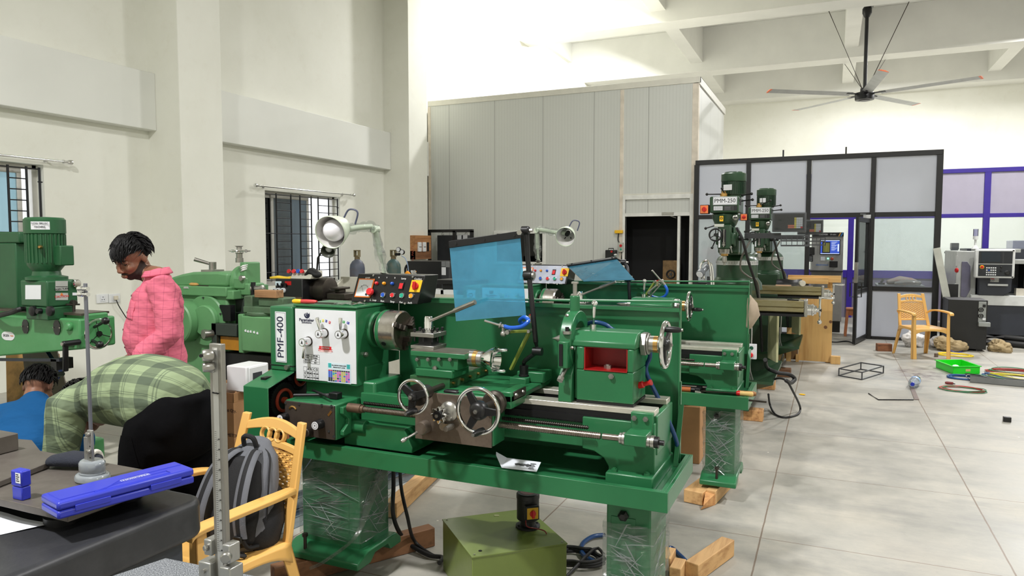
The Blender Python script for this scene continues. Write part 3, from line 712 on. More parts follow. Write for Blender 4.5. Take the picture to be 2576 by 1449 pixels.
 rnd=random.Random(5);bk={}
 cols={'chart_dark':(40,40,52),'chart_pink':(206,110,190),'chart_gold':(200,190,110),'chart_blue':(60,90,200),'chart_red':(196,50,70),'chart_teal':(60,170,170)}
 for i in range(10):
  for j in range(9):
   cname='chart_dark' if(i<2 and j>5)else('chart_red' if j==0 and i<2 else 'chart_blue' if i<2 else('chart_dark' if j==0 else(['chart_pink','chart_gold'][(i//2)%2]if rnd.random()<.7 else rnd.choice(list(cols)))))
   bk.setdefault(cname,MB()).box(q0.x+wd*(.04+.092*i),q0.x+wd*(.04+.092*i+.078),yy-.0012,yy-.0005,q1.z-ht*(.36+.065*j+.055),q1.z-ht*(.36+.065*j))
 for x in(.04,.83):bk.setdefault('chart_teal',MB()).box(q0.x+wd*x,q0.x+wd*(x+.13),yy-.0012,yy-.0005,q1.z-ht*.25,q1.z-ht*.03)
 for k_,m_ in bk.items():m_.build('chart_cells',M(k_,cols[k_],.5),ch,smooth=0)
 # --- spindle and chuck
 ay,az=2.87,1.185
 MB().rev((-2.0,ay,az),XV,[(.086,0),(.086,.018),(.08,.024)],40).build('spindle_flange',GREEN,L)
 MB().rev((-1.976,ay,az),XV,[(.056,0),(.06,.012),(.07,.03)],36).build('spindle_nose',DKSTEEL,L)
 ck=MB().rev((-1.946,ay,az),XV,[(.09,0),(.095,.004),(.095,.1),(.088,.108),(.025,.108),(.024,.06)],56).build('chuck',stained('chuck_steel',(196,192,184),(110,98,84),.25,.9,9,.5),L)
 MB().rev((-1.945,ay,az),XV,[(.0952,.006),(.0962,.008),(.0962,.022),(.0952,.024)],56,caps=False).build('chuck_ring',GREEN,ck)
 MB().rev((-1.946,ay,az),XV,[(.0885,.1079),(.0885,.1085),(.026,.1085)],56).build('chuck_face',stained('chuck_face',(96,88,76),(50,44,38),.4,.8,12,.6),ck)
 for k in range(3):
  an=radians(35+120*k);e=Vector((0,cos(an),sin(an)));f_=XV.cross(e);c_=Vector((-1.838,ay,az))
  j=MB()
  for r0,r1,d in((.028,.05,.036),(.05,.07,.024),(.07,.092,.012)):
   j.hexa([c_+e*r+f_*s*.012+XV*x for r in(r0,r1)for s in(-1,1)for x in(-.004,d)])
  j.build('chuck_jaw',DKSTEEL,ck,.0015)
  MB().cyl(Vector((-1.9,ay,az))+Vector((0,cos(an+1.05),sin(an+1.05)))*.09,Vector((-1.9,ay,az))+Vector((0,cos(an+1.05),sin(an+1.05)))*.0965,.012,seg=16).build('key_socket',BLACKM,ck)
 # --- feed gearbox
 gb=MB().box(-2.3,-2.012,2.575,2.76,.712,.874).build('feed_gearbox',GREEN,L,.006)
 MB().box(-2.296,-2.016,2.566,2.576,.716,.87).build('gearbox_plate',stained('gearbox_plate',(74,66,60),(34,28,25),.42,.3,9,.6),gb,.002)
 for x,y,r,mt in((370,1195,.019,0),(640,1250,.021,1)):
  p=P(*z3(x,y),Y=2.566)
  k=MB().rev(p,(0,-1,0),[(r*1.05,0),(r*1.05,.008),(r,.01),(r,.042)],28).build('selector_knob',BLACKP,gb)
  MB().cyl(p+Vector((0,-.042,0)),p+Vector((0,-.0435,0)),r*.86).build('dial_face',LABEL,k)
  if mt==0:q=p+Vector((0,-.0445,0));MB().add([q+Vector(v)for v in((.004,0,.01),(-.007,0,-.008),(-.001,0,-.003),(.006,0,-.009))],[(0,1,2),(0,2,3)]).build('arrow_mark',INKK,k,smooth=0)
  else:
   m=MB();q=p+Vector((0,-.044,0))
   for i in range(16):an=2*pi*i/16;m.obox(q+Vector((cos(an)*.0125,0,sin(an)*.0125)),(.004,.0008,.0012),(0,-an,0))
   m.cyl(q+Vector((0,.001,0)),q,.003).build('dial_marks',INKK,k)
 p=P(*z3(555,1310),Y=2.566);k=MB().rev(p,(0,-1,0),[(.02,0),(.02,.03),(.017,.034)],24).build('shift_lever',DKSTEEL,gb)
 MB().rev(p+Vector((0,-.02,0)),(-.75,-.1,.25),[(.005,.015),(.006,.06),(.008,.065)],12).build('lever_handle',DKSTEEL,k)
 for x,y,an in((420,1125,0),(707,1172,-50)):
  p=P(*z3(x,y),Y=2.565);m=MB()
  if an==0:pts=arc(p-ZV*.018,XV,ZV,.022,radians(150),radians(30),10);m.tube([q_ for q_ in pts],.005,6)
  else:m.obox(p,(.028,.002,.01),(0,radians(an),0))
  m.build('brass_plate',BRASS,gb)
 for x,y in((365,1090),(470,1097),(645,1108),(720,1115),(740,1350),(700,1310)):MB().cyl(P(*z3(x,y),Y=2.567),P(*z3(x,y),Y=2.563),.006,seg=12).build('cap_screw',BLACKM,gb)
 MB().prism([(2.66,.76),(2.66,.86),(2.60,.86),(2.6,.83),(2.64,.8),(2.64,.78),(2.6,.75),(2.6,.73),(2.66,.73)],'x',-2.012,-1.99).cyl((-2.01,2.69,.755),(-1.93,2.69,.755),.03,seg=28).build('gearbox_bracket',GREEN,gb,.003)
 # --- screws and rods
 yl,zl_=2.64,.852
 s=MB();threaded(s,(-1.93,yl,zl_),(-.79,yl,zl_),.0135,.0075,14);s.cyl((-.79,yl,zl_),(-.7,yl,zl_),.0125)
 s.build('lead_screw',RODST,L,smooth=50)
 MB().cyl((-1.99,yl,zl_),(-1.92,yl,zl_),.021).cyl((-1.92,yl,zl_),(-1.905,yl,zl_),.017).build('screw_coupling',stained('rusty_collar',(120,98,82),(70,48,36),.45,.6,20,.6),L)
 s=MB();threaded(s,(-1.93,yl+.035,zl_+.018),(-.85,yl+.035,zl_+.018),.0085,.009,8,.35);s.build('feed_rod',M('rod_dark',(58,54,50),.4,.8,var=.2),L,smooth=50)
 br=MB().box(-.7,-.615,2.615,2.745,.832,.878).box(-.7,-.612,2.715,2.75,.86,.94).build('screw_bracket',GREEN,L,.004)
 for x in(-.685,-.64):hexbolt(MB(),(x,2.715,.918),(0,-1,0),.011,.009).build('bracket_bolt',STEEL,br)
 for xa,xb in((-.722,-.7),(-.615,-.588)):MB().rev((xa,yl,zl_),XV,[(.022,0),(.022,(xb-xa)*.4),(.019,(xb-xa)*.45),(.019,(xb-xa)*.5),(.025,(xb-xa)*.55),(.025,xb-xa)],24).build('thrust_collar',STEEL,L)
 MB().cyl((-.588,yl,zl_),(-.572,yl,zl_),.022).cyl((-.572,yl,zl_),(-.552,yl,zl_),.01).build('end_nut',BLACKM,L)
 if first:carriage(L,P)
 else:carriage(L,P,False)
 tailstock(L,P,first)
 panel_and_lamp(L,P,first)
 visor_and_nozzle(L,P,first)
 return L
def carriage(L,P,full=True):
 sd=MB().box(-1.69,-1.17,2.7,3.06,.948,.972)
 sd.prism([(-1.445,2.6),(-1.16,2.6),(-1.16,2.745),(-1.3,2.75),(-1.445,2.7)],'z',.955,.986)
 sd.box(-1.29,-1.16,2.95,3.06,.972,1.02).box(-1.21,-1.16,2.6,2.76,.93,1.0)
 sd.build('saddle',GREEN,L,.005)
 for y in(2.63,2.7):hexbolt(MB(),(-1.155,y,.985),XV,.008,.006).build('wiper_screw',STEEL,L)
 MB().box(-1.165,-1.155,2.62,2.74,.965,.998).build('way_wiper',DKSTEEL,L,.002)
 ap=MB().box(-1.595,-1.235,2.588,2.7,.772,.975).build('apron',GREEN,L,.004)
 MB().box(-1.6,-1.24,2.578,2.588,.768,.972).build('apron_plate',PLATEB,ap,.002)
 MB().box(-1.62,-1.6,2.63,2.66,.82,.96).build('apron_bracket',GREEN,ap,.003)
 tg=MB().cyl((-1.61,2.64,.79),(-1.61,2.64,.82),.021,seg=20)
 for k in range(18):an=2*pi*k/18;tg.obox((-1.61+.022*cos(an),2.64+.022*sin(an),.8),(.006,.004,.02),(0,0,an))
 tg.build('threading_dial',DKSTEEL,ap)
 # hand wheels on the apron
 yw=2.42
 c=P(*z4(760,850),Y=yw);MB().cyl((c.x,yw+.02,c.z),(c.x,2.58,c.z),.015).rev((c.x,2.578,c.z),(0,-1,0),[(.05,0),(.05,.02),(.04,.03)],32).build('wheel_shaft',DKSTEEL,ap)
 handwheel('carriage_handwheel',L,c,(0,-1,0),.0865,.0085,radians(252),.085,3,.03,radians(60))
 c=P(*z4(287,747),Y=yw);MB().cyl((c.x,yw+.02,c.z),(c.x,2.66,c.z),.012).rev((c.x,2.53,c.z),(0,-1,0),[(.03,0),(.03,.04),(.045,.06),(.045,.075)],28).build('wheel_shaft',DKSTEEL,L)
 MB().box(c.x+.04,c.x+.11,2.59,2.62,c.z-.04,c.z-.0).build('cross_bracket',BLACKM,L,.008)
 handwheel('cross_feed_handwheel',L,c,(0,-1,0),.066,.007,radians(255),.075,3,.017,radians(40))
 # star knob, small lever, long lever with ball
 p=P(*z4(480,880),Y=2.53)
 MB().rev((p.x+.025,2.578,p.z+.01),(0,-1,0),[(.042,0),(.042,.016),(.036,.024),(.02,.03)],24).cyl((p.x,2.578,p.z),(p.x,2.53,p.z),.012).build('knob_boss',STEEL,ap)
 ring=[(.03+.007*cos(8*t))for t in[2*pi*k/64 for k in range(64)]]
 sk=MB().ringed([[(p.x+r*cos(2*pi*k/64),y,p.z+r*sin(2*pi*k/64))for k,r in enumerate(ring)]for y in(2.535,2.518)]).build('star_knob',CHROME,ap,.002)
 MB().cyl((p.x,2.52,p.z),(p.x,2.508,p.z),.02).build('knob_cap',BLACKM,sk);hexbolt(MB(),(p.x,2.508,p.z),(0,-1,0),.008,.005).build('knob_nut',STEEL,sk)
 p=P(*z4(515,960),Y=2.575);q=P(*z4(550,972),Y=2.53);e=P(*z4(615,945),Y=2.54)
 MB().cyl(p,p+Vector((0,-.014,0)),.017).bar(p+Vector((0,-.01,0)),q+Vector((0,.03,0)),.02,.01,YV).rev(q+Vector((0,.03,0)),(0,-1,0),[(.01,0),(.013,.02),(.011,.06)],16).build('half_nut_lever',STEEL,ap)
 p=P(*z4(355,975),Y=2.55);e=P(*z4(215,1065),Y=2.47)
 lv=MB().rev((p.x,2.578,p.z),(0,-1,0),[(.028,0),(.028,.036),(.025,.042)],28).build('feed_lever',stained('lever_hub',(120,110,100),(80,62,50),.4,.5,12,.6),ap)
 MB().cyl(p+Vector((-.015,0,-.015)),e,.006,.005).rev(e,e-p,[(.005,-.02),(.009,-.012),(.01,.0),(.006,.01)],14).build('lever_rod',STEEL,lv)
 # cross slide, compound slide
 cs=MB().box(-1.685,-1.485,2.675,3.06,.972,1.018)
 cs.build('cross_slide',stained('slide_green',(44,108,66),(74,66,54),.35,.2,7,.6),L,.003)
 MB().box(-1.683,-1.487,2.9,3.058,1.018,1.021).build('slide_top',stained('slide_steel',(150,146,136),(100,92,80),.35,.7,9,.5),L)
 for y in(2.7,2.78,2.86,2.94,3.02):MB().cyl((-1.485,y,.995),(-1.473,y,.995),.007,seg=12).build('gib_screw',BRASS,L)
 cb=MB().box(-1.652,-1.468,2.668,2.825,1.018,1.052).build('compound_base',GREEN,L,.004)
 hexbolt(MB(),(-1.56,2.68,1.0525),ZV,.012,.01).build('swivel_bolt',STEEL,cb)
 MB().box(-1.661,-1.453,2.69,2.8,1.052,1.103).build('compound_body',GREEN,L,.003)
 ct=MB().box(-1.684,-1.413,2.68,2.8,1.103,1.126).build('compound_slide',GREEN,L,.003)
 MB().box(-1.682,-1.415,2.682,2.798,1.126,1.131).build('slide_top',stained('slide_steel',()),ct)
 for x in(325,405,485,565):hexbolt(MB(),P(*z4(x,473),Y=2.69),(0,-1,0),.009,.014).build('slide_bolt',STEEL,L)
 # graduated drum and ball-crank wheel of the compound
 c=P(*z4(715,465),Y=2.775)
 yy,zz,x0=2.745,1.1,-1.409
 MB().cyl((x0-.01,yy,zz),(x0+.012,yy,zz),.036,seg=32).cyl((x0+.03,yy,zz),(x0+.05,yy,zz),.034,seg=32).build('dial_drum',STEEL,ct)
 MB().cyl((x0+.012,yy,zz),(x0+.03,yy,zz),.0365,seg=32).build('dial_ring',BRASS,ct)
 wh=MB().rev((x0+.05,yy,zz),XV,[(.03,0),(.034,.01),(.056,.05),(.058,.062),(.05,.064),(.036,.03)],40).build('compound_handwheel',CHROME,L)
 for an in(radians(65),radians(250)):
  q=Vector((x0+.105,yy+.045*cos(an)*.6,zz+.047*sin(an)))
  MB().rev(q,XV,[(.005,0),(.0065,.01),(.008,.05),(.005,.056)],12).build('wheel_pin',CHROME,wh)
 # four-way tool post
 tx0,tx1,ty0,ty1=-1.701,-1.583,2.708,2.826
 MB().box(tx0,tx1,ty0,ty1,1.131,1.146).build('tool_post_base',STEEL,L,.002)
 tp=MB().box(tx0+.026,tx1-.026,ty0+.026,ty1-.026,1.146,1.184).build('tool_post',BLACKM,L)
 MB().box(tx0,tx1,ty0,ty1,1.184,1.203).build('tool_plate',STEEL,tp,.002)
 for i in range(3):
  for j in range(3):
   if i==1 and j==1:continue
   x,y=tx0+.014+i*(tx1-tx0-.028)/2,ty0+.014+j*(ty1-ty0-.028)/2
   MB().box(x-.0055,x+.0055,y-.0055,y+.0055,1.208,1.221).cyl((x,y,1.162),(x,y,1.21),.0045,seg=10).build('clamp_bolt',BLACKM,tp,.0015)
 cx,cy=(tx0+tx1)/2,(ty0+ty1)/2
 cap=MB().rev((cx,cy,1.203),ZV,[(.016,0),(.016,.008),(.0215,.01),(.0195,.062),(.015,.07)],28).build('post_cap',CHROME,tp)
 e=P(*z4(740,58),Y=2.72);s=Vector((cx+.014,cy-.008,1.253));d=e-s
 MB().rev(s,d,[(.0065,0),(.0065,d.length*.52),(.0105,d.length*.56),(.0105,d.length)],16).build('post_lever',STEEL,tp)

def tailstock(L,P,first):
 before=set(L.children)
 x0,x1,y0,y1=-.94,-.702,2.76,2.965
 a,b,za,zb=-.908,-.728,1.085,1.178
 t=MB().box(x0,x1,y0,y1,.958,za).box(x0,a,y0,y1,za,zb).box(b,x1,y0,y1,za,zb).box(a,b,y0+.12,y1,za,zb)
 t.prism([(y0,zb),(y0,1.2),(y0+.045,1.238),(y1-.045,1.24),(y1,1.205),(y1,zb)],'x',x0-.028,x1+.006)
 t.box(-.955,x0,y0+.02,y1-.02,.958,1.18)
 ts=t.build('tailstock',GREEN,L,.005)
 MB().box(a-.004,b+.004,y0+.116,y0+.119,za,zb).box(a,b,y0-.004,y0+.118,za,za+.004).box(a,b,y0+.02,y0+.118,zb-.004,zb).box(a,a+.004,y0+.004,y0+.118,za,zb).box(b-.004,b,y0+.004,y0+.118,za,zb).build('recess',REDC,ts)
 hexbolt(MB(),(-.822,y0+.05,za+.004),ZV,.016,.012).build('recess_nut',STEEL,ts)
 MB().box(x0,x1,y0+.002,y1,.947,.958).build('tailstock_shoe',BLACKM,ts)
 m=MB();q=P(*z4(1735,597),Y=y0);hexbolt(m,q,(0,-1,0),.012,.012);m.build('clamp_screw',STEEL,ts)
 q=Vector((x1,2.85,1.02));MB().rev(q,(1,-.2,.35),[(.014,0),(.014,.02),(.009,.024),(.009,.05),(.012,.052),(.012,.058)],16).build('red_plug',REDP,ts)
 ay,az=2.87,1.19
 MB().cyl((-.696,ay,az),(-.672,ay,az),.052,seg=6).cyl((-.672,ay,az),(-.664,ay,az),.044,seg=28).build('quill_nut',STEEL,ts,.003)
 MB().cyl((-.664,ay,az),(-.645,ay,az),.034,seg=28).cyl((-.628,ay,az),(-.62,ay,az),.03,seg=28).build('dial_drum',STEEL,ts)
 MB().cyl((-.645,ay,az),(-.628,ay,az),.0345,seg=28).build('dial_ring',BRASS,ts)
 handwheel('tailstock_handwheel',L,(-.6,ay,az),XV,.09,.0095,radians(200)if not first else radians(60),.07,3,.022,radians(30))
 # quill with dead centre
 MB().rev((-1.088,ay,az),XV,[(.0005,0),(.018,.036),(.018,.075),(.024,.08),(.024,.14)],24).build('dead_centre',STEEL,ts)
 q0=P(*z4(1600,255),Y=2.85);q1=P(*z4(1605,170),Y=2.85);q2=P(*z4(1610,70),Y=2.85)
 MB().cyl(q0-ZV*.004,q0+ZV*.02,.014).tube([q0,q1,q2],.0075,12).sph(q2,.014,16).build('clamp_lever',CHROME,ts)
 # steady rest, seen edge-on
 if not first:
  for o in set(L.children)-before:o.location.x-=.33
  return
 x0,x1=-1.015,-.957;cy,cz=2.87,1.19
 ring=MB();out=[];inn=[]
 for k in range(25):
  an=radians(-50+280*k/24);out.append((cy+.125*cos(an),cz+.125*sin(an)));inn.append((cy+.078*cos(an),cz+.078*sin(an)))
 n=25;v=[(x,*p)for x in(x0+.004,x1-.004)for p in out+inn]
 f=[]
 for k in range(24):f+=[(k,k+1,n+k+1,n+k),(2*n+k,3*n+k,3*n+k+1,2*n+k+1),(k,2*n+k,2*n+k+1,k+1),(n+k,n+k+1,3*n+k+1,3*n+k)]
 f+=[(0,n,3*n,2*n),(24,2*n+24,3*n+24,n+24)]
 ring.add(v,f)
 ring.prism([(2.745,.947),(2.995,.947),(2.985,1.06),(2.94,1.11),(2.8,1.11),(2.755,1.06)],'x',x0,x1)
 ring.box(x0+.008,x1-.008,2.72,2.79,1.09,1.2)
 ring.cyl((-.986,cy,1.3),(-.986,cy,1.378),.021)
 st=ring.build('steady_rest',GREEN,L,.004)
 MB().cyl((-.986,cy,1.378),(-.986,cy,1.43),.009).cyl((-.986,cy,1.372),(-.986,cy,1.384),.018,seg=6).cyl((-.986,cy,1.428),(-.986,cy,1.436),.016,seg=6).build('top_finger_bolt',STEEL,st)
 p=P(*z4(1405,535),Y=2.76);q=P(*z4(1366,612),Y=2.72)
 MB().cyl(p,q,.009).cyl(p,p+(p-q)*.3,.014,seg=6).rev(q,q-p,[(.014,-.004),(.014,.014)],6).build('side_finger_bolt',STEEL,st)
 MB().box(-1.0,-.985,2.715,2.722,1.1,1.19).build('finger_slot',BLACKM,st)
 q=P(*z4(1410,290),Y=2.75);MB().cyl(q,q+ZV*.012,.018).build('hinge_washer',STEEL,st);MB().cyl(q+ZV*.012,q+ZV*.028,.008).build('hinge_bolt',BLACKM,st)
 for x,y in((1415,155),(1370,438),(1450,390)):hexbolt(MB(),P(*z4(x,y),Y=2.74),(-.6,-.8,0),.007,.008).build('lock_screw',STEEL,st)

def panel_and_lamp(L,P,first):
 # black control panel standing at the back of the headstock
 a,b,c,d=P(*zl(880,1345),Y=2.93),P(*zl(1450,1350),Y=2.93),P(*zl(1510,1112),Y=2.965),P(*zl(922,1112),Y=2.965)
 a=Vector((-2.185,2.93,1.307));b=Vector((-1.8,2.93,1.307));c=Vector((-1.775,2.965,1.445));d=Vector((-2.165,2.965,1.445))
 bk=[Vector((p.x+.0,3.09,p.z))for p in(a,b,c,d)]
 pn=MB().add([a,b,c,d]+bk,[(0,1,2,3),(4,7,6,5),(0,4,5,1),(1,5,6,2),(2,6,7,3),(3,7,4,0)]).build('control_panel',M('panel_black',(17,17,19),.32,var=.1),L,.003)
 U=(d-a).normalized();R=(b-a).normalized();N=R.cross(U).normalized()
 if not first:
  q=a+(b-a)*.02+(d-a)*.04+N*.0005
  MB().plate([q,q+R*.365,q+R*.365+U*.13,q+U*.13],.0008).build('panel_face',M('panel_pale',(176,180,196),.4),pn)
 def uv(x,y): # photo position on the near lathe's panel
  u=(x-(880+(1345-y)*.175))/570;v=(1345-y)/235
  return a+R*((b-a).length*u)+U*((d-a).length*v)+N*.001
 def lamp_(x,y,mt,r=.0085):
  p=uv(x,y);k=MB().rev(p,N,[(r,0),(r,.006),(r*.75,.012),(r*.3,.014)],18).build('pilot_light',mt,pn)
 for x,mt in((1095,REDB),(1160,M('amber',(232,150,30),.3)),(1230,BLUEB)):lamp_(x,1185,mt)
 for x,mt in((1160,BLUEB),(1240,REDB),(1320,GRNB),(1398,M('amber',()))):
  p=uv(x,1280);k=MB().rev(p,N,[(.0135,0),(.0135,.007),(.0115,.009),(.0105,.0085)],24).build('push_button',CHROME,pn)
  MB().cyl(p+N*.002,p+N*.0095,.0102,seg=20).build('button_cap',mt,k)
 p=uv(1062,1262);k=MB().cyl(p,p+N*.016,.01).build('emergency_stop',BLACKP,pn);MB().rev(p,N,[(.018,.014),(.019,.018),(.019,.026),(.016,.031)],24).build('stop_mushroom',REDB,k)
 p=uv(992,1228);am=MB().plate([p+R*x+U*y for x,y in((-.047,-.048),(.047,-.048),(.047,.048),(-.047,.048))],.004)
 am=am.build('ammeter',ORNG,pn,.001)
 MB().plate([p+N*.0045+R*x+U*y for x,y in((-.041,-.042),(.041,-.042),(.041,.042),(-.041,.042))],.001).build('meter_dial',LABEL,am)
 m=MB().tube(arc(p+N*.006-U*.012,R,U,.026,radians(160),radians(20),10),.0007,4).bar(p+N*.006-U*.02,p+N*.006+R*-.018+U*.012,.001,.0006)
 for k in range(6):t=radians(160-28*k);e=R*cos(t)+U*sin(t);m.bar(p+N*.006-U*.012+e*.026,p+N*.006-U*.012+e*.031,.0012,.0006)
 m.cyl(p+N*.0045-U*.032+R*.022,p+N*.007-U*.032+R*.022,.006).build('meter_scale',INKK,am)
 p=uv(1308,1200);sw=MB().plate([p+R*x+U*y for x,y in((-.013,-.02),(.013,-.02),(.013,.02),(-.013,.02))],.004).build('lamp_switch',BLACKP,pn,.001)
 MB().plate([p+N*.004+R*x+U*y for x,y in((-.01,-.016),(.01,-.016),(.01,.012),(-.01,.012))],.003).build('rocker',REDB,sw,.001)
 p=uv(1428,1200);cs=MB().plate([p+R*x+U*y for x,y in((-.03,-.03),(.03,-.03),(.03,.03),(-.03,.03))],.003).build('coolant_switch',YELP,pn,.002)
 MB().cyl(p,p+N*.012,.017,seg=20).obox(p+N*.016,(.014,.014,.04)).build('switch_knob',REDP,cs,.003)
 for x,y,s,bd in((1012,1145,.013,'AMP.'),(1110,1137,.009,'R'),(1178,1137,.009,'Y'),(1247,1137,.009,'B'),(1322,1141,.011,'Lamp'),(1442,1142,.011,'Coolant'),(1075,1325,.012,'E. Stop'),(1158,1330,.012,'Rev.'),(1242,1332,.012,'Stop'),(1318,1334,.012,'For.'),(1390,1336,.012,'Inch')):
  text('lettering',bd,WINK,pn,uv(x,y),R,U,s*1.15)
 for x,y in((1060,1121),(1398,1126),(1005,1335),(1350,1343)):MB().cyl(uv(x,y),uv(x,y)+N*.004,.005,seg=10).build('panel_screw',STEEL,pn)
 # wrapped work lamp
 if first:
  pts=[P(965,699,Y=3.02),P(967,686,Y=3.02),P(956,640,Y=3.0),P(944,577,Y=2.97),P(935,570,Y=2.96),P(905,572,Y=2.9),P(872,578,Y=2.85)]
  c,dirv=P(853,573,Y=2.84),Vector((.11,-.86,-.25))
 else:
  o_=0.;pts=[Q(1354,665,Y=3.02),Q(1354,655,Y=3.02),Q(1352,625,Y=3.01),Q(1351,580,Y=3.0),Q(1358,578,Y=3.),Q(1378,581,Y=2.98),Q(1398,585,Y=2.95)]
  c,dirv=Q(1428,587,Y=2.95),Vector((.12,-.86,-.28))
 dirv.normalize()
 lm=MB().cyl(pts[0]-ZV*.02,pts[0]+ZV*.012,.026).tube(pts[:2],.022,12).build('work_lamp',STEEL,L)
 MB().tube(pts[1:4],.0135,12).build('lower_arm',LAMPG,lm);MB().tube(pts[3:]+[c],.0135,12).build('upper_arm',LAMPG,lm)
 MB().cyl(pts[3]-YV*.02,pts[3]+YV*.02,.018).build('elbow',LAMPG,lm)
 k=.078 if first else .068
 sh=MB().rev(c-dirv*.03,dirv,[(.02,-.02),(.03,-.015),(k*.62,.005),(k*.8,.04),(k,.1),(k*1.02,.118)],36,caps=False).build('lamp_shade',LAMPG,lm,smooth=60)
 sh.modifiers.new('t','SOLIDIFY').thickness=.003
 MB().rev(c-dirv*.03,dirv,[(.02,.004),(k*.58,.012),(k*.76,.045),(k*.95,.1),(k*.985,.117)],36,caps=False).build('shade_lining',LAMPW,sh,smooth=60)
 if first:MB().sph(c+dirv*.048,.053,24).build('bulb',BULB,lm)
 else:
  MB().cyl(c-dirv*.02,c+dirv*.025,.016).build('bulb_socket',BLACKP,lm)
  aa,bb,_=basis(dirv)
  for i in range(6):e=aa*cos(i*1.05)+bb*sin(i*1.05);MB().bar(c+dirv*-.012+e*.036,c+dirv*.005+e*.046,.006,.002).build('vent_slot',INKK,sh)
 # crinkled film around the arms and the shade back
 rn=random.Random(4)
 for seg_ in(pts[1:4],pts[3:]+[c-dirv*.03]):
  pp=spline(seg_,7);m=MB().tube(pp,[.022+rn.uniform(-.004,.009)for _ in pp],9);m.build('film_sleeve',wrap_mat(),lm,smooth=70)
 m=MB().tube(spline([c-dirv*.04+ZV*.03,c-dirv*.05+ZV*.075+XV*.03,c-dirv*.06+ZV*.06+XV*.075,c-dirv*.06+XV*.06-ZV*.0],6),.0045,8).build('lamp_lead',M('lead_slate',(70,74,96),.4),lm)

